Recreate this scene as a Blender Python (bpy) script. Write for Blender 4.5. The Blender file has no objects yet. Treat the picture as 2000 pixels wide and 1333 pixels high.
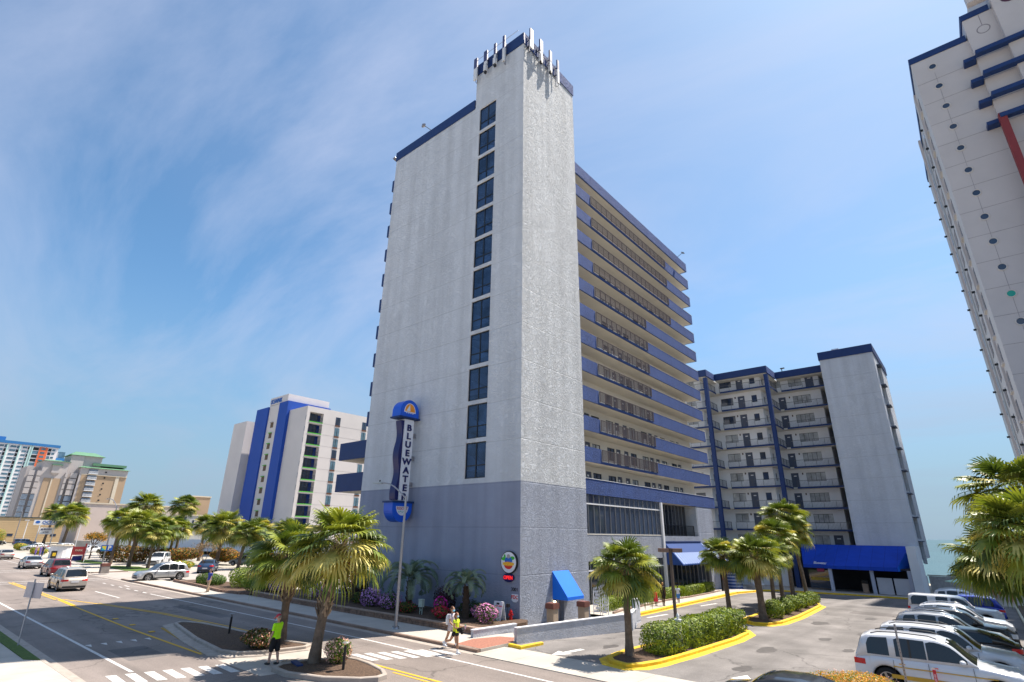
import bpy, bmesh, math, random
from mathutils import Vector, Matrix
R = math.radians
rnd = random.Random(7)
scn = bpy.context.scene
COL = scn.collection

# ------------------------------------------------------------------ camera, light, exposure
cam_d = bpy.data.cameras.new('camera')
cam = bpy.data.objects.new('camera', cam_d)
COL.objects.link(cam)
F_PX, PIT, ROL, YAW = 1025.36, 0.352072, 0.0136782, 0.7038328
cp, sp = math.cos(PIT), math.sin(PIT)
cy_, sy_ = math.cos(YAW), math.sin(YAW)
Fw = Vector((-sy_*cp, cy_*cp, sp)); Rt = Vector((cy_, sy_, 0)); Up = Rt.cross(Fw)
r_ = Rt*math.cos(ROL) + Up*math.sin(ROL); u_ = -Rt*math.sin(ROL) + Up*math.cos(ROL)
M = Matrix((r_, u_, -Fw)).transposed().to_4x4()
M.translation = Vector((21.33, -26.15, 4.9))
cam.matrix_world = M
cam_d.sensor_width = 36; cam_d.lens = F_PX/2000*36
cam_d.clip_start = 0.1; cam_d.clip_end = 60000
scn.camera = cam
scn.view_settings.view_transform = 'Standard'; scn.view_settings.look = 'None'
scn.view_settings.gamma = 1.0; scn.view_settings.use_curve_mapping = False
scn.view_settings.exposure = 0.92

SUN_EL = R(61); SUN = Vector((0.345, 0.939, 0)).normalized()
sdir = Vector((SUN.x*math.cos(SUN_EL), SUN.y*math.cos(SUN_EL), math.sin(SUN_EL)))
sun_d = bpy.data.lights.new('sun', 'SUN'); sun_d.energy = 5.0; sun_d.angle = R(0.5); sun_d.color = (1.0, 0.92, 0.81)
sun = bpy.data.objects.new('sun', sun_d); COL.objects.link(sun)
sun.rotation_euler = sdir.to_track_quat('Z', 'Y').to_euler(); sun.location = (0, 0, 90)

world = bpy.data.worlds.new('World'); scn.world = world; world.use_nodes = True
wn = world.node_tree; wn.nodes.clear(); L = wn.links
def N(t, tree=wn, **k):
    n = tree.nodes.new(t)
    for a, b in k.items(): setattr(n, a, b)
    return n
out = N('ShaderNodeOutputWorld'); bg = N('ShaderNodeBackground'); bg.inputs[1].default_value = 0.076
sky = N('ShaderNodeTexSky', sky_type='NISHITA', sun_disc=False)
sky.sun_elevation = SUN_EL; sky.sun_rotation = math.atan2(SUN.x, SUN.y)
sky.altitude = 0; sky.air_density = 1.0; sky.dust_density = 0.7; sky.ozone_density = 2.6
tc = N('ShaderNodeTexCoord')
# thin cirrus: project the direction on a high flat layer, stretch it, and mix in pale cloud
sep = N('ShaderNodeSeparateXYZ'); L.new(tc.outputs['Generated'], sep.inputs[0])
zz = N('ShaderNodeMath', operation='MAXIMUM'); zz.inputs[1].default_value = 0.03; L.new(sep.outputs['Z'], zz.inputs[0])
zb = N('ShaderNodeMath', operation='ADD'); zb.inputs[1].default_value = 0.18; L.new(zz.outputs[0], zb.inputs[0])
dx = N('ShaderNodeMath', operation='DIVIDE'); L.new(sep.outputs['X'], dx.inputs[0]); L.new(zb.outputs[0], dx.inputs[1])
dy = N('ShaderNodeMath', operation='DIVIDE'); L.new(sep.outputs['Y'], dy.inputs[0]); L.new(zb.outputs[0], dy.inputs[1])
cmb = N('ShaderNodeCombineXYZ'); L.new(dx.outputs[0], cmb.inputs[0]); L.new(dy.outputs[0], cmb.inputs[1])
mp = N('ShaderNodeMapping'); mp.inputs['Rotation'].default_value = (0, 0, R(-28)); mp.inputs['Scale'].default_value = (0.6, 1.4, 1)
L.new(cmb.outputs[0], mp.inputs[0])
n1 = N('ShaderNodeTexNoise'); n1.inputs['Scale'].default_value = 0.9; n1.inputs['Detail'].default_value = 9; n1.inputs['Roughness'].default_value = 0.6; n1.inputs['Distortion'].default_value = 0.7
L.new(mp.outputs[0], n1.inputs['Vector'])
n2 = N('ShaderNodeTexNoise'); n2.inputs['Scale'].default_value = 0.45; n2.inputs['Detail'].default_value = 3
L.new(cmb.outputs[0], n2.inputs['Vector'])
r1 = N('ShaderNodeMapRange'); r1.inputs[1].default_value = 0.42; r1.inputs[2].default_value = 0.72; L.new(n1.outputs[0], r1.inputs[0])
r2 = N('ShaderNodeMapRange'); r2.inputs[1].default_value = 0.30; r2.inputs[2].default_value = 0.58; r2.inputs[3].default_value = 0.25; L.new(n2.outputs[0], r2.inputs[0])
mu = N('ShaderNodeMath', operation='MULTIPLY'); L.new(r1.outputs[0], mu.inputs[0]); L.new(r2.outputs[0], mu.inputs[1])
# more veil towards the sun
sv = N('ShaderNodeVectorMath', operation='DOT_PRODUCT'); sv.inputs[1].default_value = sdir; L.new(tc.outputs['Generated'], sv.inputs[0])
rs = N('ShaderNodeMapRange'); rs.inputs[1].default_value = 0.35; rs.inputs[2].default_value = 0.97; rs.inputs[3].default_value = 0.0; rs.inputs[4].default_value = 0.4
L.new(sv.outputs['Value'], rs.inputs[0])
ad = N('ShaderNodeMath', operation='ADD', use_clamp=True); L.new(mu.outputs[0], ad.inputs[0]); L.new(rs.outputs[0], ad.inputs[1])
m8 = N('ShaderNodeMath', operation='MULTIPLY'); m8.inputs[1].default_value = 0.75; L.new(ad.outputs[0], m8.inputs[0])
gr = N('ShaderNodeMix', data_type='RGBA', blend_type='MULTIPLY'); gr.inputs['Factor'].default_value = 1; gr.inputs['B'].default_value = (0.86, 1.16, 1.24, 1)
L.new(sky.outputs[0], gr.inputs['A'])
mx = N('ShaderNodeMix', data_type='RGBA'); mx.inputs['B'].default_value = (4.6, 5.1, 6.6, 1)
L.new(gr.outputs['Result'], mx.inputs['A']); L.new(m8.outputs[0], mx.inputs['Factor'])
hz_ = N('ShaderNodeMapRange', interpolation_type='SMOOTHSTEP'); hz_.inputs[1].default_value = -0.02; hz_.inputs[2].default_value = 0.42; hz_.inputs[3].default_value = 0.9; hz_.inputs[4].default_value = 0.0
L.new(sep.outputs['Z'], hz_.inputs[0])
hm = N('ShaderNodeMix', data_type='RGBA'); hm.inputs['B'].default_value = (2.3, 3.2, 4.2, 1)
L.new(mx.outputs['Result'], hm.inputs['A']); L.new(hz_.outputs[0], hm.inputs['Factor'])
L.new(hm.outputs['Result'], bg.inputs[0]); L.new(bg.outputs[0], out.inputs[0])

# ------------------------------------------------------------------ materials
MATS = {}
def mat(name, c, rough=0.8, var=0.12, vs=1.5, bump=0.0, bs=20.0, bd=0.02, metal=0.0, spec=0.4, emit=None, c2=None, trans=0.0, bdet=4, streak=False, coat=0.0):
    if name in MATS: return MATS[name]
    m = bpy.data.materials.new(name); m.use_nodes = True
    t = m.node_tree; b = t.nodes['Principled BSDF']
    b.inputs['Roughness'].default_value = rough; b.inputs['Metallic'].default_value = metal
    b.inputs['Specular IOR Level'].default_value = spec
    if coat: b.inputs['Coat Weight'].default_value = coat; b.inputs['Coat Roughness'].default_value = 0.06
    tcn = N('ShaderNodeTexCoord', t)
    c = tuple(c)
    if var > 0 or c2:
        n = N('ShaderNodeTexNoise', t); n.inputs['Scale'].default_value = vs; n.inputs['Detail'].default_value = 6; n.inputs['Roughness'].default_value = 0.6
        if streak:
            mpp = N('ShaderNodeMapping', t); mpp.inputs['Scale'].default_value = (1, 1, 0.12)
            t.links.new(tcn.outputs['Object'], mpp.inputs[0]); t.links.new(mpp.outputs[0], n.inputs['Vector'])
        else: t.links.new(tcn.outputs['Object'], n.inputs['Vector'])
        cr = N('ShaderNodeValToRGB', t)
        a = c2 if c2 else tuple(x*(1-var) for x in c)
        d = c if c2 else tuple(min(1, x*(1+var)) for x in c)
        cr.color_ramp.elements[0].position = 0.32; cr.color_ramp.elements[1].position = 0.68
        cr.color_ramp.elements[0].color = (*a, 1); cr.color_ramp.elements[1].color = (*d, 1)
        t.links.new(n.outputs[0], cr.inputs[0]); t.links.new(cr.outputs[0], b.inputs['Base Color'])
    else: b.inputs['Base Color'].default_value = (*c, 1)
    if bump:
        n = N('ShaderNodeTexNoise', t); n.inputs['Scale'].default_value = bs; n.inputs['Detail'].default_value = bdet; n.inputs['Roughness'].default_value = 0.6
        t.links.new(tcn.outputs['Object'], n.inputs['Vector'])
        bp = N('ShaderNodeBump', t); bp.inputs['Strength'].default_value = bump; bp.inputs['Distance'].default_value = bd
        t.links.new(n.outputs[0], bp.inputs['Height']); t.links.new(bp.outputs[0], b.inputs['Normal'])
    if emit: b.inputs['Emission Color'].default_value = (*emit[:3], 1); b.inputs['Emission Strength'].default_value = emit[3]
    MATS[name] = m; return m

def stucco(name, c, strength, dist, scale=1.7):
    """skip-trowelled stucco: ridged blotches in relief, day-joint lines every storey"""
    m = mat(name, c, 0.85, 0.05, 0.6)
    t = m.node_tree; b = t.nodes['Principled BSDF']
    tcn = N('ShaderNodeTexCoord', t)
    n = N('ShaderNodeTexNoise', t); n.inputs['Scale'].default_value = scale; n.inputs['Detail'].default_value = 5; n.inputs['Roughness'].default_value = 0.6; n.inputs['Distortion'].default_value = 2.2
    t.links.new(tcn.outputs['Object'], n.inputs['Vector'])
    rg = N('ShaderNodeMath', t, operation='SUBTRACT'); rg.inputs[1].default_value = 0.5; t.links.new(n.outputs[0], rg.inputs[0])
    ab = N('ShaderNodeMath', t, operation='ABSOLUTE'); t.links.new(rg.outputs[0], ab.inputs[0])
    mr = N('ShaderNodeMapRange', t); mr.inputs[1].default_value = 0.0; mr.inputs[2].default_value = 0.08; t.links.new(ab.outputs[0], mr.inputs[0])
    sp_ = N('ShaderNodeSeparateXYZ', t); t.links.new(tcn.outputs['Object'], sp_.inputs[0])
    a1 = N('ShaderNodeMath', t, operation='ADD'); a1.inputs[1].default_value = 0.07 + 0.05; t.links.new(sp_.outputs['Z'], a1.inputs[0])
    md = N('ShaderNodeMath', t, operation='PINGPONG'); md.inputs[1].default_value = 1.35; t.links.new(a1.outputs[0], md.inputs[0])
    jr = N('ShaderNodeMapRange', t); jr.inputs[1].default_value = 0.0; jr.inputs[2].default_value = 0.05; t.links.new(md.outputs[0], jr.inputs[0])
    mm = N('ShaderNodeMath', t, operation='MULTIPLY'); t.links.new(mr.outputs[0], mm.inputs[0]); t.links.new(jr.outputs[0], mm.inputs[1])
    # weathering: vertical rain streaks, faint patched areas
    ws_ = N('ShaderNodeTexNoise', t); ws_.inputs['Scale'].default_value = 1.0; ws_.inputs['Detail'].default_value = 6
    wm_ = N('ShaderNodeMapping', t); wm_.inputs['Scale'].default_value = (1.1, 1.1, 0.05); t.links.new(tcn.outputs['Object'], wm_.inputs[0]); t.links.new(wm_.outputs[0], ws_.inputs['Vector'])
    wr_ = N('ShaderNodeMapRange', t); wr_.inputs[1].default_value = 0.35; wr_.inputs[2].default_value = 0.6; wr_.inputs[3].default_value = 0.86; wr_.inputs[4].default_value = 1.0; t.links.new(ws_.outputs[0], wr_.inputs[0])
    jc_ = N('ShaderNodeMapRange', t); jc_.inputs[3].default_value = 0.8; jc_.inputs[4].default_value = 1.0; t.links.new(jr.outputs[0], jc_.inputs[0])
    wk_ = N('ShaderNodeMath', t, operation='MULTIPLY'); t.links.new(wr_.outputs[0], wk_.inputs[0]); t.links.new(jc_.outputs[0], wk_.inputs[1])
    src_ = b.inputs['Base Color'].links[0].from_socket; wx_ = N('ShaderNodeMix', t, data_type='RGBA', blend_type='MULTIPLY'); wx_.inputs['Factor'].default_value = 1
    t.links.new(src_, wx_.inputs['A']); t.links.new(wk_.outputs[0], wx_.inputs['B']); t.links.new(wx_.outputs['Result'], b.inputs['Base Color'])
    bp = N('ShaderNodeBump', t); bp.inputs['Strength'].default_value = strength; bp.inputs['Distance'].default_value = dist
    t.links.new(mm.outputs[0], bp.inputs['Height']); t.links.new(bp.outputs[0], b.inputs['Normal'])
    return m

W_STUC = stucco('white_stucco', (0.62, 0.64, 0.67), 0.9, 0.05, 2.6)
W_SMO = stucco('white_stucco_shade_tint', (0.57, 0.60, 0.655), 0.55, 0.05)  # copy for shaded faces: shade put into a duller colour and softer relief
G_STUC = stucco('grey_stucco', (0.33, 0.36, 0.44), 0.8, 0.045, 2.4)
G_SMO = stucco('grey_stucco_shade_tint', (0.27, 0.30, 0.40), 0.35, 0.04)  # copy for the shaded street face: shade put into the darker colour
B_STUC = stucco('blue_stucco', (0.04, 0.09, 0.30), 1.0, 0.05, 2.8)
SOFFIT = mat('soffit_paint', (0.66, 0.62, 0.54), 0.9, 0.05, 0.5)
NAVY = mat('navy_paint', (0.008, 0.032, 0.13), 0.6, 0.08, 2)
WHITE = mat('white_paint', (0.74, 0.74, 0.76), 0.6, 0.05, 1)
OFFW = mat('offwhite_wall', (0.58, 0.56, 0.56), 0.85, 0.06, 0.3, bump=0.2, bs=8)
GLASS = mat('window_glass', (0.035, 0.05, 0.085), 0.06, 0.25, 0.7, spec=0.8)
GLASSB = mat('stair_glass', (0.04, 0.085, 0.19), 0.07, 0.5, 0.8, spec=0.7)
GLASSC = mat('curtained_glass', (0.34, 0.36, 0.38), 0.12, 0.35, 1.4, spec=0.6)
FRAME = mat('dark_frame', (0.015, 0.017, 0.02), 0.45, 0)
MULL = mat('aluminium_mullion', (0.30, 0.31, 0.34), 0.4, 0, metal=0.5)
RAIL = mat('brown_railing', (0.12, 0.10, 0.105), 0.5, 0)
DOORM = mat('door_paint', (0.07, 0.085, 0.13), 0.6, 0.1)
CONC = mat('concrete', (0.40, 0.36, 0.32), 0.9, 0.12, 0.9, bump=0.3, bs=30, bd=0.005)
KERBC = mat('kerb_concrete', (0.36, 0.31, 0.27), 0.9, 0.15, 2.5, bump=0.3, bs=30, bd=0.005)
GREYM = mat('grey_metal', (0.35, 0.34, 0.36), 0.35, 0.05, metal=0.6)
YELP = mat('yellow_paint', (0.80, 0.53, 0.012), 0.7, 0.0, 3.0, bump=0.2, bs=25, bd=0.004, c2=(0.52, 0.34, 0.03))
BLACKM = mat('black_metal', (0.012, 0.012, 0.014), 0.45, 0)
MULCH = mat('mulch', (0.16, 0.10, 0.065), 0.95, 0.0, 14, bump=1.0, bs=30, bd=0.04, c2=(0.045, 0.028, 0.02))
GRASS = mat('grass', (0.10, 0.16, 0.03), 0.95, 0.0, 6, bump=0.8, bs=60, bd=0.03, c2=(0.05, 0.09, 0.015))

def asphalt(name, c, cracks=True, tint=0.18):
    m = mat(name, c, 0.9, tint, 0.35)
    t = m.node_tree; b = t.nodes['Principled BSDF']
    src = b.inputs['Base Color'].links[0].from_socket
    tcn = N('ShaderNodeTexCoord', t)
    f = N('ShaderNodeTexNoise', t); f.inputs['Scale'].default_value = 45; f.inputs['Detail'].default_value = 2
    t.links.new(tcn.outputs['Object'], f.inputs['Vector'])
    fr = N('ShaderNodeMapRange', t); fr.inputs[3].default_value = 0.72; fr.inputs[4].default_value = 1.28; fr.inputs[1].default_value = 0.3; fr.inputs[2].default_value = 0.7
    t.links.new(f.outputs[0], fr.inputs[0])
    # long wheel-track streaks along the street / drive
    st = N('ShaderNodeTexNoise', t); st.inputs['Scale'].default_value = 1.0; st.inputs['Detail'].default_value = 5
    ms = N('ShaderNodeMapping', t); ms.inputs['Scale'].default_value = (0.05, 0.8, 1) if cracks else (0.8, 0.08, 1)
    t.links.new(tcn.outputs['Object'], ms.inputs[0]); t.links.new(ms.outputs[0], st.inputs['Vector'])
    sr = N('ShaderNodeMapRange', t); sr.inputs[1].default_value = 0.35; sr.inputs[2].default_value = 0.65; sr.inputs[3].default_value = 0.82; sr.inputs[4].default_value = 1.12
    t.links.new(st.outputs[0], sr.inputs[0])
    k = N('ShaderNodeMath', t, operation='MULTIPLY'); t.links.new(fr.outputs[0], k.inputs[0]); t.links.new(sr.outputs[0], k.inputs[1])
    v = N('ShaderNodeTexVoronoi', t, feature='DISTANCE_TO_EDGE'); v.inputs['Scale'].default_value = 0.22
    wn_ = N('ShaderNodeTexNoise', t); wn_.inputs['Scale'].default_value = 1.3; wn_.inputs['Detail'].default_value = 5
    t.links.new(tcn.outputs['Object'], wn_.inputs['Vector'])
    vm = N('ShaderNodeMix', t, data_type='RGBA'); vm.inputs['Factor'].default_value = 0.45
    t.links.new(tcn.outputs['Object'], vm.inputs['A']); t.links.new(wn_.outputs['Color'], vm.inputs['B'])
    t.links.new(vm.outputs['Result'], v.inputs['Vector'])
    vr = N('ShaderNodeMapRange', t); vr.inputs[1].default_value = 0.0; vr.inputs[2].default_value = 0.006; vr.inputs[3].default_value = 0.55; vr.inputs[4].default_value = 1.0
    t.links.new(v.outputs['Distance'], vr.inputs[0])
    k2 = N('ShaderNodeMath', t, operation='MULTIPLY'); t.links.new(k.outputs[0], k2.inputs[0]); t.links.new(vr.outputs[0], k2.inputs[1])
    mm = N('ShaderNodeMix', t, data_type='RGBA', blend_type='MULTIPLY'); mm.inputs['Factor'].default_value = 1
    t.links.new(src, mm.inputs['A']); t.links.new(k2.outputs[0], mm.inputs['B']); t.links.new(mm.outputs['Result'], b.inputs['Base Color'])
    bp = N('ShaderNodeBump', t); bp.inputs['Strength'].default_value = 0.4; bp.inputs['Distance'].default_value = 0.006
    t.links.new(f.outputs[0], bp.inputs['Height']); t.links.new(bp.outputs[0], b.inputs['Normal'])
    return m
ROADM = asphalt('road_asphalt', (0.205, 0.172, 0.155), True, 0.14)
LOTM = asphalt('lot_asphalt', (0.172, 0.158, 0.152), False, 0.26)
PAINTW = mat('road_paint_white', (0.72, 0.70, 0.68), 0.8, 0.0, 14, c2=(0.42, 0.40, 0.38))
PAINTY = mat('road_paint_yellow', (0.72, 0.42, 0.02), 0.8, 0.0, 14, c2=(0.5, 0.30, 0.03))

def slabs(m, sx, sy, w=0.012):
    """tooled joints in a concrete pavement"""
    t = m.node_tree; b = t.nodes['Principled BSDF']; src = b.inputs['Base Color'].links[0].from_socket
    tcn = N('ShaderNodeTexCoord', t); s = N('ShaderNodeSeparateXYZ', t); t.links.new(tcn.outputs['Object'], s.inputs[0])
    last = None
    for ax, d in (('X', sx), ('Y', sy)):
        if not d: continue
        p = N('ShaderNodeMath', t, operation='PINGPONG'); p.inputs[1].default_value = d/2; t.links.new(s.outputs[ax], p.inputs[0])
        g = N('ShaderNodeMath', t, operation='GREATER_THAN'); g.inputs[1].default_value = w; t.links.new(p.outputs[0], g.inputs[0])
        if last:
            q = N('ShaderNodeMath', t, operation='MULTIPLY'); t.links.new(last, q.inputs[0]); t.links.new(g.outputs[0], q.inputs[1]); last = q.outputs[0]
        else: last = g.outputs[0]
    mr = N('ShaderNodeMapRange', t); mr.inputs[3].default_value = 0.6; t.links.new(last, mr.inputs[0])
    mm = N('ShaderNodeMix', t, data_type='RGBA', blend_type='MULTIPLY'); mm.inputs['Factor'].default_value = 1
    t.links.new(src, mm.inputs['A']); t.links.new(mr.outputs[0], mm.inputs['B']); t.links.new(mm.outputs['Result'], b.inputs['Base Color'])
    return m
PAVE = slabs(mat('pavement_concrete', (0.42, 0.38, 0.335), 0.9, 0.1, 0.7, bump=0.2, bs=40, bd=0.004), 1.8, 0)
PANELJ = slabs(mat('tower_panel', (0.40, 0.38, 0.39), 0.85, 0.07, 0.12), 0, 0) if False else None

# ------------------------------------------------------------------ mesh helpers
class MB:
    def __init__(s): s.v = []; s.f = []; s.m = []; s.mats = []; s.sm = []
    def mi(s, m):
        if m not in s.mats: s.mats.append(m)
        return s.mats.index(m)
    def add(s, vs, fs, m, smooth=False):
        o = len(s.v); s.v += [tuple(v) for v in vs]; k = s.mi(m)
        for f in fs: s.f.append(tuple(i+o for i in f)); s.m.append(k); s.sm.append(smooth)
        return s
    def box(s, x0, x1, y0, y1, z0, z1, m):
        if x0 > x1: x0, x1 = x1, x0
        if y0 > y1: y0, y1 = y1, y0
        if z0 > z1: z0, z1 = z1, z0
        vs = [(x, y, z) for x in (x0, x1) for y in (y0, y1) for z in (z0, z1)]
        return s.add(vs, [(0, 1, 3, 2), (4, 6, 7, 5), (0, 4, 5, 1), (2, 3, 7, 6), (0, 2, 6, 4), (1, 5, 7, 3)], m)
    def obox(s, c, ax, ay, az, m):
        c = Vector(c); ax = Vector(ax); ay = Vector(ay); az = Vector(az)
        vs = [c+ax*i+ay*j+az*k for i in (-1, 1) for j in (-1, 1) for k in (-1, 1)]
        return s.add(vs, [(0, 1, 3, 2), (4, 6, 7, 5), (0, 4, 5, 1), (2, 3, 7, 6), (0, 2, 6, 4), (1, 5, 7, 3)], m)
    def quad(s, a, b, c, d, m): return s.add([a, b, c, d], [(0, 1, 2, 3)], m)
    def prism(s, pts, z0, z1, m, gz=None, mside=None):
        n = len(pts); g = gz or (lambda y: 0)
        vs = [(x, y, z0+g(y)) for x, y in pts]+[(x, y, z1+g(y)) for x, y in pts]
        s.add(vs, [tuple(range(n, 2*n))], m)
        s.add(vs, [(i, (i+1) % n, n+(i+1) % n, n+i) for i in range(n)], mside or m); return s
    def tube(s, p0, p1, r0, r1, m, n=10, caps=True, smooth=True):
        p0 = Vector(p0); p1 = Vector(p1); d = (p1-p0)
        if d.length < 1e-6: return s
        q = d.normalized().to_track_quat('Z', 'Y')
        vs = []
        for p, r in ((p0, r0), (p1, r1)):
            for i in range(n):
                a = 2*math.pi*i/n; vs.append(p+q @ Vector((math.cos(a)*r, math.sin(a)*r, 0)))
        s.add(vs, [(i, (i+1) % n, n+(i+1) % n, n+i) for i in range(n)], m, smooth)
        if caps: s.add(vs, [tuple(range(n-1, -1, -1)), tuple(range(n, 2*n))], m)
        return s
    def path(s, pts, rs, m, n=8, smooth=True):
        """a swept tube through points with a radius (or (ra, rb) ellipse) at each"""
        pts = [Vector(p) for p in pts]; vs = []; k = len(pts)
        for j, p in enumerate(pts):
            d = (pts[min(j+1, k-1)]-pts[max(j-1, 0)]).normalized(); q = d.to_track_quat('Z', 'Y')
            r = rs[j] if isinstance(rs, (list, tuple)) else rs
            for i in range(n):
                a = 2*math.pi*i/n; vs.append(p+q @ Vector((math.cos(a)*r, math.sin(a)*r, 0)))
        fs = [(j*n+i, j*n+(i+1) % n, (j+1)*n+(i+1) % n, (j+1)*n+i) for j in range(k-1) for i in range(n)]
        s.add(vs, fs, m, smooth); s.add(vs, [tuple(range(n-1, -1, -1)), tuple(range((k-1)*n, k*n))], m); return s
    def rings(s, rings, m, caps=True, smooth=True):
        n = len(rings[0]); vs = [p for r in rings for p in r]
        fs = [(j*n+i, j*n+(i+1) % n, (j+1)*n+(i+1) % n, (j+1)*n+i) for j in range(len(rings)-1) for i in range(n)]
        s.add(vs, fs, m, smooth)
        if caps: s.add(vs, [tuple(range(n-1, -1, -1)), tuple(range((len(rings)-1)*n, len(rings)*n))], m)
        return s
    def ell(s, c, rx, ry, rz, m, nu=12, nv=8, rot=None):
        vs = []; c = Vector(c)
        for j in range(1, nv):
            t = math.pi*j/nv
            for i in range(nu):
                a = 2*math.pi*i/nu; p = Vector((rx*math.sin(t)*math.cos(a), ry*math.sin(t)*math.sin(a), rz*math.cos(t)))
                vs.append(c+(rot @ p if rot else p))
        tp = c+(rot @ Vector((0, 0, rz)) if rot else Vector((0, 0, rz))); bt = c*2-tp
        vs += [tp, bt]; T = len(vs)-2; B = T+1
        fs = [((j)*nu+i, (j+1)*nu+i, (j+1)*nu+(i+1) % nu, j*nu+(i+1) % nu) for j in range(nv-2) for i in range(nu)]
        fs += [(T, i, (i+1) % nu) for i in range(nu)]+[(B, (nv-2)*nu+(i+1) % nu, (nv-2)*nu+i) for i in range(nu)]
        return s.add(vs, fs, m, True)
    def build(s, name, parent=None, loc=None, **p):
        me = bpy.data.meshes.new(name); me.from_pydata(s.v, [], s.f)
        for m in s.mats: me.materials.append(m)
        me.polygons.foreach_set('material_index', s.m); me.polygons.foreach_set('use_smooth', s.sm)
        me.update()
        o = bpy.data.objects.new(name, me); COL.objects.link(o)
        if parent: o.parent = parent
        if loc: o.location = loc
        for k, v in p.items(): o[k] = v
        return o
def thing(name, loc, label, cat, group=None, rz=0):
    o = bpy.data.objects.new(name, None); COL.objects.link(o); o.location = loc; o.rotation_euler = (0, 0, rz)
    o.empty_display_size = 0.3
    tag(o, label, cat, group); return o
def tag(o, label, cat, group=None, kind=None):
    if label: o['label'] = label
    if cat: o['category'] = cat
    if group: o['group'] = group
    if kind: o['kind'] = kind
    return o
KIDS = {}
def copy_tree(o, parent=None):
    c = o.copy(); COL.objects.link(c)
    if parent: c.parent = parent
    for ch in [x for x in ALL_CH(o)]: copy_tree(ch, c)
    return c
def ALL_CH(o): return list(o.children)
def wall_holes(mb, m, plane, pos, a0, a1, z0, z1, holes, depth=0.15, rm=None):
    """wall sheet at x=pos ('X', outward +X) or y=pos ('Y', outward -Y) with reveals round holes (a0,a1,z0,z1)"""
    A = sorted({a0, a1, *[h[0] for h in holes], *[h[1] for h in holes]}); Z = sorted({z0, z1, *[h[2] for h in holes], *[h[3] for h in holes]})
    P = (lambda a, z, d=0: (pos-d, a, z)) if plane == 'X' else (lambda a, z, d=0: (a, pos+d, z))
    for i in range(len(A)-1):
        for j in range(len(Z)-1):
            ca, cz = (A[i]+A[i+1])/2, (Z[j]+Z[j+1])/2
            if any(h[0] < ca < h[1] and h[2] < cz < h[3] for h in holes): continue
            mb.quad(P(A[i], Z[j]), P(A[i+1], Z[j]), P(A[i+1], Z[j+1]), P(A[i], Z[j+1]), m)
    for h in holes:
        b0, b1, c0, c1 = h[:4]; r = rm or m
        mb.quad(P(b0, c0), P(b1, c0), P(b1, c0, depth), P(b0, c0, depth), r); mb.quad(P(b0, c1), P(b0, c1, depth), P(b1, c1, depth), P(b1, c1), r)
        mb.quad(P(b0, c0), P(b0, c0, depth), P(b0, c1, depth), P(b0, c1), r); mb.quad(P(b1, c0), P(b1, c1), P(b1, c1, depth), P(b1, c0, depth), r)
def window(parent, plane, pos, a0, a1, z0, z1, nx=2, nz=1, glass=GLASS, frame=FRAME, t=0.06, zs=None, name='window', d=0.1, fw=None):
    """a framed window lying back d from the wall plane: frame mesh with a pane child"""
    P = (lambda a, z, q: (pos-q, a, z)) if plane == 'X' else (lambda a, z, q: (a, pos+q, z))
    def bx(mb, b0, b1, c0, c1, q0, q1, m):
        p = P(b0, c0, q0); q = P(b1, c1, q1); mb.box(p[0], q[0], p[1], q[1], p[2], q[2], m)
    f = MB(); q0, q1 = d-0.05, d+0.03
    bx(f, a0, a1, z0, z0+t, q0, q1, frame); bx(f, a0, a1, z1-t, z1, q0, q1, frame)
    bx(f, a0, a0+t, z0+t, z1-t, q0, q1, frame); bx(f, a1-t, a1, z0+t, z1-t, q0, q1, frame)
    zs = zs or [z0+(z1-z0)*k/nz for k in range(1, nz)]
    for k in range(1, nx):
        x = a0+(a1-a0)*k/nx; bx(f, x-t/2, x+t/2, z0+t, z1-t, q0+0.004, q1, frame)
    for z in zs: bx(f, a0+t, a1-t, z-t/2, z+t/2, q0+0.008, q1, frame)
    fo = f.build(name, parent)
    g = MB(); g.quad(P(a0, z0, d), P(a1, z0, d), P(a1, z1, d), P(a0, z1, d), glass)
    g.build('pane', fo)
    return fo
def text(body, size, loc, rot, m, parent, name='lettering', ext=0.02, off=0.0, align='CENTER', sx=1.0):
    cu = bpy.data.curves.new('t', 'FONT'); cu.body = body; cu.size = size; cu.extrude = ext; cu.offset = off
    cu.align_x = align; cu.align_y = 'CENTER'
    o = bpy.data.objects.new('t', cu); COL.objects.link(o)
    dg = bpy.context.evaluated_depsgraph_get(); dg.update()
    me = bpy.data.meshes.new_from_object(o.evaluated_get(dg))
    bpy.data.objects.remove(o); bpy.data.curves.remove(cu)
    me.materials.clear(); me.materials.append(m)
    n = bpy.data.objects.new(name, me); COL.objects.link(n); n.parent = parent
    n.location = loc; n.rotation_euler = rot; n.scale = (sx, 1, 1)
    return n
RX = (R(90), 0, R(90))   # text facing +X
RY = (R(90), 0, 0)       # text facing -Y

# ------------------------------------------------------------------ ground, roads, sea
def gz(y): return -0.0205*max(0.0, min(y, 56)+3)
def S(name, mb, kind='structure'): return tag(mb.build(name), None, None, None, kind)
g = MB()
GM = mat('sandy_ground', (0.34, 0.31, 0.26), 0.95, 0.15, 0.05, bump=0.2, bs=6)
SAND = mat('sand', (0.50, 0.44, 0.34), 0.95, 0.1, 0.3)
xs = (-1500, 1500)
prof = [(-1500, -0.03), (-3, -0.03), (56, gz(56)-0.03), (74, gz(56)-0.03), (80, -1.6), (120, -3.6), (140, -4.2)]
for (ya, za), (yb, zb_) in zip(prof, prof[1:]):
    g.quad((-1500, ya, za), (400, ya, za), (400, yb, zb_), (-1500, yb, zb_), SAND if ya > 70 else GM)
g.quad((27, 56, -1.3), (400, 56, -1.3), (400, 230, -1.3), (27, 230, -1.3), GM)
S('ground', g)
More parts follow.
